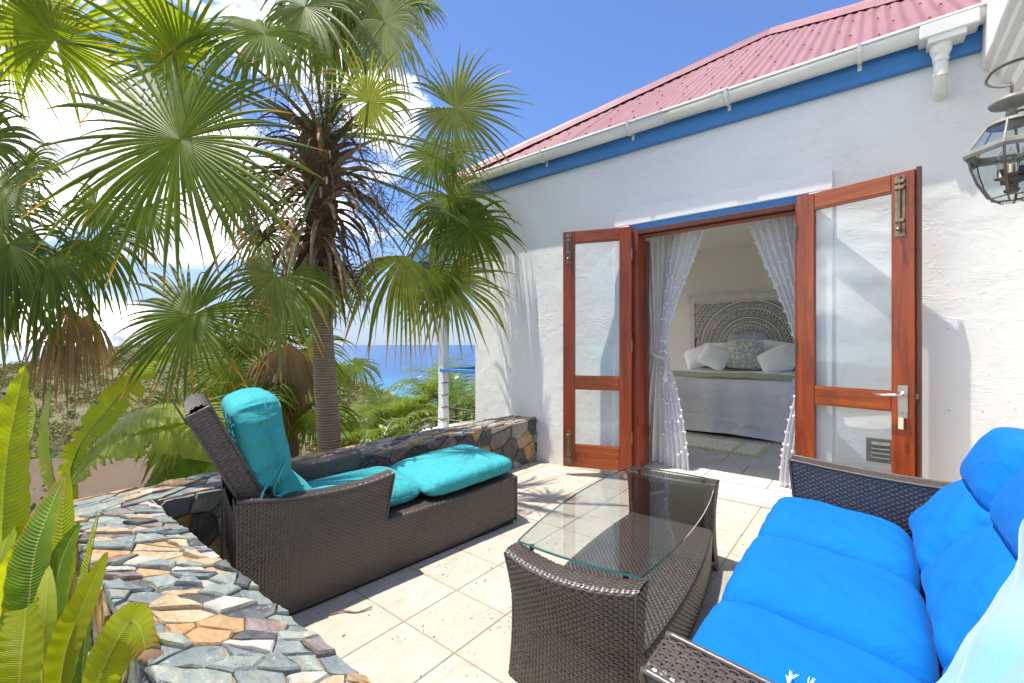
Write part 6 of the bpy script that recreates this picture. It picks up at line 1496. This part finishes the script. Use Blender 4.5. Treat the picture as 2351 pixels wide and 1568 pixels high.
# ---- banana plants
def banana_leaf(P, wmax, nvec, seed, mat, parent, inv, tears=8, droop=0.25, tipw=0.0, base=0.25, uplift=0.25, brown=0.0, fold=None, name='leaf'):
    "P: midrib points; nvec: upper face direction"
    rg_ = random.Random(seed); P = crv([Vector(p) for p in P], 14); n_ = len(P) - 1; b = MB(); Cc = []; uvs = []
    tt = sorted([rg_.uniform(0.08, 0.95) for _ in range(tears)]); nv = Vector(nvec).normalized()
    for sg in (-1, 1):
        cuts = [0] + sorted(set(int(t * n_) for t in tt if rg_.random() < 0.8)) + [n_]; cuts = sorted(set(cuts))
        for ci in range(len(cuts) - 1):
            i0, i1 = cuts[ci], cuts[ci + 1]
            if i1 <= i0: continue
            lag = rg_.uniform(0.0, 1.0) if tears else 0; dr = droop * (1 + (rg_.uniform(-0.5, 1.0) if tears else 0)); base_ = len(b.v)
            NC = 7
            for i in range(i0, i1 + 1):
                t = i / n_; tg = (P[min(i + 1, n_)] - P[max(0, i - 1)]).normalized(); sd = tg.cross(nv); sd = sd.normalized(); un = sd.cross(tg)
                w = wmax * min(1, (t / base) ** 0.55 if t < base else 1) * max(0.0, 1 - max(0, (t - 0.45) / 0.55) ** 1.9) + 0.002
                w = max(w, tipw)
                gap = 0.0
                if tears:
                    e = min(i - i0, i1 - i); gap = 0.22 * wmax * math.exp(-e / 1.2)
                for c in range(NC):
                    u = c / (NC - 1); ww = w * u
                    q = P[i] + sd * sg * ww * math.cos(0.3 * u) + un * (uplift * ww - droop * 0 ) + Vector((0, 0, -1)) * (dr * ww * u * 1.1) + tg * (ww * 0.35 * u)
                    if tears and u > 0.3: q -= tg * (gap * (u - 0.3) * (1 if (i1 - i) < (i - i0) else -1)) 
                    q += un * (0.010 * wmax / 0.12 * math.sin(i * 1.7 + c * 0.3 + seed) * u * 0.6)
                    b.v.append(tuple(q)); Cc.append((0.35 + 0.5 * u, 0.25 * rg_.random() * 0 + 0.3 * lag, min(1, brown * t ** 3 * 1.3 + (0.55 * u ** 8 if brown else 0)))); uvs.append((sg * u, t))
            m = i1 - i0
            for i in range(m):
                for c in range(NC - 1):
                    a = base_ + i * NC + c; f = (a, a + 1, a + NC + 1, a + NC); b.f.append(f if sg > 0 else f[::-1]); b.m.append(0)
    nb = len(b.v); b.tube([p - nv * 0.004 for p in P], [max(0.0015, wmax * 0.055 * (1 - 0.85 * i / n_)) for i in range(n_ + 1)], 6, mi=1); Cc += [(1, 0, 0)] * (len(b.v) - nb); uvs += [(0, 0)] * (len(b.v) - nb)
    me = b.mesh(name, True); me.materials.append(mat); me.materials.append(M['petiole']); setleaf(me, Cc)
    uvl = me.uv_layers.new(name='UVMap'); li = np.zeros(len(me.loops), dtype=np.int32); me.loops.foreach_get('vertex_index', li); U = np.array(uvs, dtype=np.float32)[li]; uvl.data.foreach_set('uv', U.ravel())
    o = bpy.data.objects.new(name, me); C.objects.link(o); o.parent = parent; o.matrix_parent_inverse = inv; return o
ban = empty('banana_plant', at(60, 1500, 1.75), label='bright green banana plant at the left edge with one tall upright leaf', cat='banana plant'); BNI = Matrix.Translation(-ban.location)
ban2 = empty('banana_plant', at(190, 1600, 1.35), label='banana plant in the near left corner with leaves against the wall, one folded over', cat='banana plant'); BNJ = Matrix.Translation(-ban2.location)
ban3 = empty('banana_plant', at(200, 1150, 3.0), label='torn banana plant arching over the brown driveway beyond the wall corner', cat='banana plant'); BNK = Matrix.Translation(-ban3.location)
def BL(pl, inv, pts, wpx, d, n, seed, mat, **k): return banana_leaf([at(x, y, dd) for x, y, dd in pts], wpx / FP * d, cdir(*n), seed, M[mat], pl, inv, **k)
# left plant
BL(ban, BNI, [(55, 1600, 1.9), (12, 1400, 1.85), (5, 1200, 1.8), (20, 1020, 1.8), (58, 838, 1.8)], 62, 1.8, (0.2, 0.1, 1), 1, 'banana', tears=0, droop=0, uplift=0.12)
BL(ban, BNI, [(40, 1500, 2.1), (30, 1300, 2.1), (45, 1100, 2.1), (80, 960, 2.15), (72, 900, 2.2)], 42, 2.1, (-0.6, 0.1, 1), 2, 'banana_p', tears=5, droop=0.2)
BL(ban, BNI, [(30, 1560, 1.7), (25, 1450, 1.6), (50, 1300, 1.55), (95, 1190, 1.6)], 38, 1.6, (0.5, 0.2, 1), 3, 'banana', tears=0, droop=0)
BL(ban, BNI, [(20, 1568, 1.5), (60, 1420, 1.5), (85, 1250, 1.55), (150, 1085, 1.7)], 44, 1.5, (0.2, 0.2, 1), 4, 'banana_d', tears=0, droop=0, brown=0.5)
BL(ban, BNI, [(100, 1568, 1.55), (120, 1400, 1.6), (140, 1240, 1.7), (152, 1060, 1.8)], 34, 1.6, (0.5, 0.1, 1), 5, 'banana', tears=0, droop=0)
BL(ban, BNI, [(-40, 1500, 1.6), (-20, 1380, 1.6), (10, 1250, 1.7), (50, 1200, 1.9)], 40, 1.6, (0.1, 0.3, 1), 6, 'banana', tears=3, droop=0.1)
BL(ban, BNI, [(0, 1400, 2.0), (-10, 1250, 2.0), (0, 1120, 2.0), (20, 1030, 2.1)], 36, 2.0, (0.5, 0.1, 1), 7, 'banana_d', tears=0, droop=0.0)
# near plant against the wall
BL(ban2, BNJ, [(150, 1640, 1.35), (165, 1500, 1.35), (195, 1330, 1.4), (224, 1178, 1.5)], 24, 1.4, (-0.5, 0.1, 1), 11, 'banana', tears=0, droop=0, brown=0.25)
BL(ban2, BNJ, [(130, 1640, 1.3), (150, 1500, 1.3), (190, 1390, 1.32), (246, 1268, 1.38)], 32, 1.3, (0.25, 0.1, 1), 12, 'banana', tears=0, droop=0, brown=0.35)
BL(ban2, BNJ, [(120, 1600, 1.5), (118, 1420, 1.5), (140, 1290, 1.55), (182, 1200, 1.6)], 28, 1.5, (0.3, 0.1, 1), 13, 'banana_d', tears=0, droop=0)
BL(ban2, BNJ, [(95, 1640, 1.3), (98, 1500, 1.3), (106, 1380, 1.32), (112, 1300, 1.4)], 22, 1.3, (0.6, 0.1, 1), 14, 'banana_p', tears=0, droop=0, brown=0.3)
BL(ban2, BNJ, [(40, 1700, 1.1), (45, 1560, 1.1), (55, 1460, 1.12), (60, 1395, 1.15)], 58, 1.1, (0.1, 0.1, 1), 15, 'banana', tears=0, droop=0, tipw=0.045, brown=0.12)
BL(ban2, BNJ, [(180, 1680, 1.1), (225, 1560, 1.08), (268, 1470, 1.08), (300, 1425, 1.1), (322, 1445, 1.07), (333, 1490, 1.05)], 44, 1.1, (0.35, 0.5, 1), 16, 'banana', tears=0, droop=0.1, tipw=0.028, brown=0.5, uplift=-0.1)
BL(ban2, BNJ, [(200, 1640, 1.5), (190, 1540, 1.5), (200, 1440, 1.5), (215, 1380, 1.5)], 26, 1.5, (-0.3, 0.1, 1), 17, 'banana_d', tears=0, droop=0)
BL(ban2, BNJ, [(238, 1660, 1.2), (262, 1590, 1.2), (290, 1570, 1.2), (330, 1590, 1.2)], 26, 1.2, (0.1, 0.8, 1), 18, 'banana_d', tears=2, droop=0.1)
b = MB(); V__ = cushion((0.028, 0.016, 0.011), 6, 3, None, 0.003, 4).build('dry_leaf_tip', M['fan_dead'], ban2, smooth=True, loc=at(352, 1510, 1.05) - ban2.location, rot=(0.4, 0.3, 0.9)); 
# arching torn leaves over the driveway
BL(ban3, BNK, [(150, 1120, 3.0), (185, 1020, 3.0), (245, 940, 3.05), (315, 860, 3.15), (395, 790, 3.3), (455, 770, 3.5)], 44, 3.0, (0.3, 0.9, 0.5), 21, 'banana', tears=20, droop=0.35)
BL(ban3, BNK, [(150, 1110, 3.0), (215, 1030, 3.0), (300, 965, 3.0), (390, 940, 3.05), (480, 948, 3.2), (560, 985, 3.3)], 50, 3.0, (-0.1, 0.9, 0.75), 22, 'banana_p', tears=10, droop=0.22, uplift=0.05)
BL(ban3, BNK, [(160, 1110, 2.9), (230, 1040, 2.9), (320, 1000, 2.9), (420, 998, 2.95), (510, 1030, 3.0), (590, 1085, 3.1)], 46, 2.9, (-0.1, 0.8, 0.9), 23, 'banana_p', tears=12, droop=0.20, uplift=0.05)
BL(ban3, BNK, [(330, 1120, 3.1), (400, 1060, 3.1), (470, 1045, 3.1), (540, 1060, 3.2)], 40, 3.0, (0, 0.7, 0.9), 24, 'banana_d', tears=8, droop=0.5)
BL(ban3, BNK, [(130, 1130, 2.8), (115, 1060, 2.8), (110, 960, 2.8), (118, 880, 2.9)], 30, 2.8, (-0.5, 0.2, 1), 25, 'banana_p', tears=6, droop=0.3)
BL(ban3, BNK, [(140, 1300, 2.5), (145, 1240, 2.4), (160, 1190, 2.4), (185, 1160, 2.4)], 28, 2.4, (0.2, 0.6, 0.7), 26, 'banana_d', tears=5, droop=0.4)
b = MB(); b.tube([at(150, 1500, 3.0), at(152, 1250, 3.0), at(155, 1100, 3.0)], [0.09, 0.07, 0.05], 10); b.build('stem', M['banana_p'], ban3, smooth=True).matrix_parent_inverse = BNK
# bananas in the distance by the path
for k, (px, py, d, lb_) in enumerate(((880, 1075, 6.3, 'small banana plant behind the wall below the feather palms'), (905, 1000, 9.5, 'young banana plant standing by the beach path'))):
    e = empty('banana_plant', at(px, py, d), label=lb_, cat='banana plant'); inv = Matrix.Translation(-e.location)
    for q in range(5):
        a = -2.0 + q; L_ = 90 if k == 0 else 75
        BL(e, inv, [(px, py + 60, d), (px + 8 * a, py - L_ * 0.3, d), (px + 22 * a, py - L_ * 0.75, d - 0.1 * q), (px + 38 * a, py - L_ * 0.8, d - 0.1 * q)], 18, d, (0.2 * a, 0.5, 1), 60 + 7 * k + q, 'banana', tears=4, droop=0.3)

# ------------------------------------------------------------------ balcony at the left side of the house
bal = empty('balcony', (-4.2, 5.0, 0), label='balcony with white post, blue handrail and steel cables behind the house corner', cat='balcony'); BAI = Matrix.Translation((4.2, -5.0, 0))
def bp(mb, name, mat, **k): o = mb.build(name, mat, bal, **k); o.matrix_parent_inverse = BAI; return o
PX, PY = -4.42, 4.02
b = MB(); b.box((-4.60, 3.80, -0.22), (XL - 0.002, 9.0, 0.045)); bp(b, 'deck_slab', M['plaster2'], bevel=0.01)
b = MB(); b.box((PX - 0.048, PY - 0.048, 0.046), (PX + 0.048, PY + 0.048, 2.28)); bp(b, 'post', M['white_wood'], bevel=0.003)
b = MB(); b.box((PX - 0.052, PY - 0.052, 0.046), (PX + 0.052, PY + 0.052, 0.30)); bp(b, 'post_sleeve', M['white_wood'], bevel=0.002)
b = MB(); b.box((PX + 0.02, PY - 0.09, 0.80), (XL + 0.02, PY + 0.05, 0.845)); bp(b, 'handrail', M['blue_wood'], bevel=0.004)
b = MB(); b.box((PX - 0.07, PY + 0.052, 0.80), (PX + 0.07, 8.9, 0.845)); bp(b, 'handrail', M['blue_wood'], bevel=0.004)
for z in (0.18, 0.34, 0.50, 0.66):
    for q in (0, 1):
        e = (XL + 0.0, PY, z) if q == 0 else (PX, 8.8, z); s0 = (PX, PY, z)
        b = MB(); b.tube([s0, tuple((s0[i] + e[i]) / 2 - (0.006 if i == 2 else 0) for i in range(3)), e], 0.0035, 6); bp(b, 'steel_cable', M['steel'])
    b = MB(); b.tube([(PX + 0.048, PY - 0.01, z), (PX + 0.09, PY - 0.01, z)], 0.009, 8); b.sphere((PX + 0.075, PY - 0.055, z), 0.014, 8, 6); b.tube([(PX + 0.03, PY - 0.049, z), (PX + 0.05, PY - 0.075, z)], 0.009, 8); bp(b, 'cable_fitting', M['brass'], smooth=True)
for yq in (5.5,): b = MB(); b.box((PX - 0.048, yq - 0.048, 0.046), (PX + 0.048, yq + 0.048, 2.28)); bp(b, 'post', M['white_wood'], bevel=0.003)
b = MB(); b.box((PX - 0.10, PY - 0.12, 2.10), (PX + 0.08, 5.6, 2.29)); bp(b, 'beam', M['white_wood'], bevel=0.004)
b = MB(); b.box((PX + 0.082, PY - 0.10, 2.10), (XL - 0.05, PY + 0.06, 2.29)); bp(b, 'beam', M['white_wood'], bevel=0.004)
b = MB(); b.add([(PX - 0.35, PY - 0.30, 2.16), (XL - 0.05, PY - 0.30, 2.62), (XL - 0.05, PY - 0.30, 2.80), (PX - 0.35, PY - 0.30, 2.34), (PX - 0.35, PY - 0.27, 2.16), (XL - 0.05, PY - 0.27, 2.62), (XL - 0.05, PY - 0.27, 2.80), (PX - 0.35, PY - 0.27, 2.34)], [(0, 1, 2, 3), (7, 6, 5, 4), (0, 4, 5, 1), (3, 2, 6, 7), (0, 3, 7, 4), (1, 5, 6, 2)]); bp(b, 'fascia', M['blue_wood'])
b = MB(); b.box((PX - 0.38, PY - 0.26, 2.16), (PX - 0.35, 5.7, 2.34)); bp(b, 'fascia', M['blue_wood'])
b = MB(); b.add([(PX - 0.38, PY - 0.31, 2.345), (XL - 0.05, PY - 0.31, 2.81), (XL - 0.05, 5.7, 2.81), (PX - 0.38, 5.7, 2.345), (PX - 0.38, PY - 0.31, 2.325), (XL - 0.05, PY - 0.31, 2.79), (XL - 0.05, 5.7, 2.79), (PX - 0.38, 5.7, 2.325)], [(0, 1, 2, 3), (7, 6, 5, 4), (0, 4, 5, 1), (3, 7, 4, 0)]); bp(b, 'roof', M['roof'])
b = MB(); b.add([(PX - 0.34, PY - 0.265, 2.30), (XL - 0.05, PY - 0.265, 2.74), (XL - 0.05, 5.7, 2.74), (PX - 0.34, 5.7, 2.30)], [(3, 2, 1, 0)]); bp(b, 'soffit', M['white_wood'])
# fallen dry leaf on the tiles
for (x, y, rz) in ((-1.90, 1.02, 0.9),):
    b = MB(); P = crv([(0, 0, 0.003), (0.05, 0.01, 0.008), (0.11, -0.006, 0.004), (0.17, 0.012, 0.010)], 6); ribbon(P, 0.0065, (0, 1, 0.3)).build('dry_leaf', M['fan_dead'], loc=(x + 0.10, y - 0.03, 0), rot=(0, 0, rz), label='dry brown leaf strip on the tiles beside the chaise', cat='leaf')

b = MB(); rd = random.Random(31)
for i in range(170):
    x, y = rd.uniform(-2.5, 0.5), rd.uniform(0.6, 3.5); a = rd.uniform(0, 6.28); l = rd.uniform(0.002, 0.008); w = rd.uniform(0.0008, 0.0022)
    b.obox((x, y, 0.0022), (math.cos(a) * l, math.sin(a) * l, 0), (-math.sin(a) * w, math.cos(a) * w, 0), (0, 0, 0.0008))
b.build('leaf_litter', M['fibre'], kind='stuff', label='tiny specks of dry leaf litter on the patio tiles', cat='leaf litter')

# ------------------------------------------------------------------ terrain, sea, far vegetation
SEA = -62.0
def vn(x, y, s):
    return np.sin(x / s * 1.3 + 1.1 * np.sin(y / s * 0.9)) * np.cos(y / s * 1.1 + 0.8 * np.sin(x / s * 1.7))
def height(lat, d):
    base = -2.4 - 62.5 * np.clip((d - 13) / 400, 0, 3) ** 0.78
    base = np.where(d < 13, -2.4 + 0.0 * d, base)
    hill = 39 * np.exp(-(((lat + 150) / 92) ** 2) - ((d - 215) / 85) ** 2) + 12 * np.exp(-(((lat + 60) / 50) ** 2) - ((d - 170) / 60) ** 2) * 0
    far = np.clip((d - 90) / 100, 0, 1)
    return base + hill * np.clip((d - 30) / 90, 0, 1) + far * (1.6 * vn(lat, d, 17) + 0.8 * vn(lat + 9, d, 7))
def groundz(x, y):
    lat = x * RT.x + y * RT.y; d = x * FW.x + y * FW.y; return height(lat, d)
ds = np.concatenate([np.linspace(-30, 12, 12), np.linspace(14, 60, 30), np.linspace(63, 460, 110), np.array([600, 900])])
ls = np.concatenate([np.linspace(-900, -420, 8), np.linspace(-400, 150, 140), np.linspace(170, 700, 12)])
D, Lx = np.meshgrid(ds, ls, indexing='ij'); Z = height(Lx, D); Z = np.maximum(Z, SEA - 25)
V_ = np.stack([RT.x * Lx + FW.x * D, RT.y * Lx + FW.y * D, Z], -1).reshape(-1, 3); I_ = np.arange(V_.shape[0]).reshape(D.shape)
F_ = np.stack([I_[:-1, :-1].ravel(), I_[:-1, 1:].ravel(), I_[1:, 1:].ravel(), I_[1:, :-1].ravel()], 1)
def terrmat():
    m, t, b = newmat('dry_green_hillside'); v = coords(t); sx = N(t, 'ShaderNodeSeparateXYZ'); L(t, v, sx.inputs[0])
    f = noise(t, v, 0.05, 8, 0.7); g = noise(t, v, 0.6, 6, 0.7)
    c = ramp(t, f, [(0.3, (0.09, 0.095, 0.045)), (0.5, (0.16, 0.145, 0.08)), (0.7, (0.24, 0.20, 0.12))])
    c = mix(t, mrange(t, g, 0.4, 0.65, 0, 0.7), c, (0.06, 0.085, 0.025))
    sand = mrange(t, math2(t, 'ADD', sx.outputs[2], math2(t, 'MULTIPLY', f, 6.0)), SEA + 5.0, SEA + 6.5, 1, 0)
    c = mix(t, sand, c, (0.62, 0.53, 0.43))
    L(t, c, b.inputs['Base Color']); b.inputs['Roughness'].default_value = 0.95; b.inputs['Specular IOR Level'].default_value = 0.1
    bump(t, b, g, 0.6, 0.3); return m
o = link('ground', npmesh('ground', V_, F_), terrmat(), kind='structure')
def seamat():
    m, t, b = newmat('sea_water'); v = coords(t)
    off = N(t, 'ShaderNodeVectorMath', operation='DOT_PRODUCT'); off.inputs[1].default_value = tuple(FW); L(t, v, off.inputs[0])
    wob = noise(t, v, 0.006, 4, 0.55); f = math2(t, 'ADD', off.outputs['Value'], math2(t, 'MULTIPLY', wob, 160.0))
    c = ramp(t, mrange(t, f, 440, 1500, 0, 1), [(0.0, (0.22, 0.60, 0.55)), (0.10, (0.075, 0.42, 0.45)), (0.24, (0.028, 0.20, 0.33)), (0.55, (0.020, 0.095, 0.235)), (1.0, (0.022, 0.085, 0.21))])
    c = mix(t, mrange(t, noise(t, coords(t, (0.3, 1, 1), (0, 0, -YAW)), 0.004, 5, 0.6), 0.45, 0.65, 0, 0.35), c, (0.045, 0.13, 0.27))
    L(t, c, b.inputs['Base Color']); b.inputs['Roughness'].default_value = 0.32; b.inputs['IOR'].default_value = 1.33; b.inputs['Specular IOR Level'].default_value = 0.35
    bump(t, b, noise(t, coords(t, (0.5, 1, 1), (0, 0, -YAW)), 0.15, 6, 0.7), 0.4, 1.2); return m
b = MB(); S_ = 45000; b.add([(-S_, -S_, SEA), (S_, -S_, SEA), (S_, S_, SEA), (-S_, S_, SEA)], [(0, 1, 2, 3)]); b.build('sea', seamat(), kind='structure')
# far islands on the horizon
b = MB(); vs = []; nI = 60
for i in range(nI + 1):
    px = -260 + 460 * i / nI; hgt = 150 * max(0, math.sin(math.pi * i / nI)) ** 0.7 * (0.6 + 0.4 * math.sin(i * 0.25 + 0.4)) * (1 if px < 60 else max(0.0, 1 - (px - 60) / 110))
    p = at(px, 791, 11000); q = at(px, 791, 12500); r_ = at(px, 791, 14000); vs += [(p.x, p.y, SEA - 5), (q.x, q.y, SEA - 5 + hgt), (r_.x, r_.y, SEA - 5)]
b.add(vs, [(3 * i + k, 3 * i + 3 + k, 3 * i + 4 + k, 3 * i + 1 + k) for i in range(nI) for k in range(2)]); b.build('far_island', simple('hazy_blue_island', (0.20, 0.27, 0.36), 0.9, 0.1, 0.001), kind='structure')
# driveway and paths
def paved(name, quad, mat, th=0.12):
    "quad: list of (px, py, d) corners on the ground, extruded down"
    P = [at(x, y, d) for x, y, d in quad]; z = sum(p.z for p in P) / len(P); b = MB(); b.prism([(p.x, p.y) for p in P][::-1], z - th, z); return b.build(name, mat, kind='structure')
def flat(px, py, z): d = (EYE - z) * FP / (py - 791); return (px, py, d)
concm = simple('brown_stained_concrete', (0.30, 0.215, 0.16), 0.8, 0.22, 0.9, 0.3, 9)
def concrete():
    m, t, b = newmat('rust_stained_concrete'); v = coords(t)
    f = noise(t, v, 0.45, 6, 0.65, 0.5); g = noise(t, v, 6, 6, 0.7); s = noise(t, coords(t, (1, 5, 1), (0, 0, 0.7)), 0.8, 5, 0.6)
    c = ramp(t, f, [(0.32, (0.105, 0.078, 0.055)), (0.55, (0.130, 0.092, 0.062)), (0.72, (0.17, 0.088, 0.042))])
    c = mix(t, mrange(t, s, 0.5, 0.7, 0, 0.5), c, (0.135, 0.11, 0.085)); c = mix(t, mrange(t, g, 0.45, 0.75, 0, 0.3), c, (0.10, 0.075, 0.06))
    L(t, c, b.inputs['Base Color']); b.inputs['Roughness'].default_value = 0.95; b.inputs['Specular IOR Level'].default_value = 0.1; bump(t, b, g, 0.3, 0.01); return m
CON = concrete()
paved('driveway', [flat(-300, 1600, -1.75), flat(700, 1600, -1.75), flat(470, 1052, -1.75), flat(90, 1052, -1.75), flat(-200, 1090, -1.75)], CON)
paved('lower_driveway', [flat(560, 1090, -1.9), flat(900, 1090, -1.9), flat(800, 985, -1.9), flat(600, 985, -1.9)], CON)
paved('road', [(860, 1015, 30), (1080, 1015, 30), (1000, 968, 44), (880, 968, 44)], simple('mauve_grey_asphalt', (0.19, 0.16, 0.155), 0.9, 0.1, 0.5))
# shrubs: scattered leaf clumps over the hill (nobody could count them)
def clumps(name, centres, sizes, mat, seed, nl=26, leaf=0.16, label='', flatten=0.75):
    r_ = np.random.RandomState(seed); n = len(centres); c = np.repeat(np.array(centres), nl, axis=0); s = np.repeat(np.array(sizes), nl)
    dv = r_.normal(size=(n * nl, 3)); dv /= np.linalg.norm(dv, axis=1, keepdims=True); rad = s * r_.uniform(0.45, 1.0, n * nl); p = c + dv * rad[:, None] * np.array([1, 1, flatten])
    nrm_ = dv + r_.normal(size=dv.shape) * 0.6; nrm_ /= np.linalg.norm(nrm_, axis=1, keepdims=True); a = np.cross(nrm_, r_.normal(size=dv.shape)); a /= np.linalg.norm(a, axis=1, keepdims=True); b_ = np.cross(nrm_, a)
    q = (s * leaf * r_.uniform(0.6, 1.5, n * nl))[:, None]; V = np.stack([p - a * q, p + b_ * q * 0.6, p + a * q, p - b_ * q * 0.6], 1).reshape(-1, 3); F = np.arange(len(V)).reshape(-1, 4)
    me = npmesh(name, V, F, False); rv = np.repeat(np.repeat(r_.rand(n), nl), 4); hv = np.repeat(r_.rand(n * nl), 4); setleaf(me, np.stack([0.6 * rv + 0.4 * hv, hv * 0.8, np.where(np.repeat(np.repeat(r_.rand(n), nl), 4) > 0.9, 0.8, 0.0)], 1))
    return link(name, me, mat, kind='stuff', label=label, cat='shrubs')
rs = np.random.RandomState(4); cs, sz = [], []
while len(cs) < 5200:
    d = rs.uniform(45, 330); k = rs.uniform(-1.25, -0.28) if rs.rand() < 0.86 else rs.uniform(-0.3, 0.1); lat = k * d; z = float(height(np.array(lat), np.array(d)))
    if z < SEA + 7: continue
    s_ = rs.uniform(0.9, 2.4) * (0.6 + d / 300); x = RT.x * lat + FW.x * d; y = RT.y * lat + FW.y * d; cs.append((x, y, z + s_ * 0.35)); sz.append(s_)
M['scrub'] = foliage('dry_scrub', (0.095, 0.115, 0.045), (0.24, 0.225, 0.11), (0.27, 0.20, 0.12), 0.2, 0.8)
clumps('scrub', cs, sz, M['scrub'], 6, 30, 0.20, 'dry green scrub covering the hillside above the sea')
cs, sz = [], []
for i in range(900):
    d = rs.uniform(10, 45); k = rs.uniform(-1.3, 0.1); lat = k * d; z = float(height(np.array(lat), np.array(d)))
    if k > -0.62 and k < -0.35 and d < 16: continue
    if -1.15 < k < -0.68 and d < 13: continue
    if k > -0.33 and d > 26: continue
    s_ = rs.uniform(0.5, 1.0) * (0.5 + d / 40); cs.append((RT.x * lat + FW.x * d, RT.y * lat + FW.y * d, z + s_ * 0.3)); sz.append(s_)
clumps('undergrowth', cs, sz, M['shrub'], 8, 60, 0.13, 'green undergrowth on the slope below the driveway')
cs, sz = [], []
for (x0, x1, y0, y1, d0, d1, n) in ((700, 1000, 1000, 1120, 4.6, 6.5, 60), (480, 620, 950, 1120, 4.4, 5.5, 16), (1000, 1100, 960, 1060, 6.5, 9, 30), (60, 200, 1150, 1350, 2.9, 3.6, 12), (170, 260, 1330, 1600, 1.9, 2.6, 10)):
    for i in range(n): p = at(rs.uniform(x0, x1), rs.uniform(y0, y1), rs.uniform(d0, d1)); cs.append(tuple(p)); sz.append(rs.uniform(0.16, 0.34))
clumps('hedge_foliage', cs, sz, M['shrub'], 9, 60, 0.10, 'leafy ground cover packed behind the stone wall')
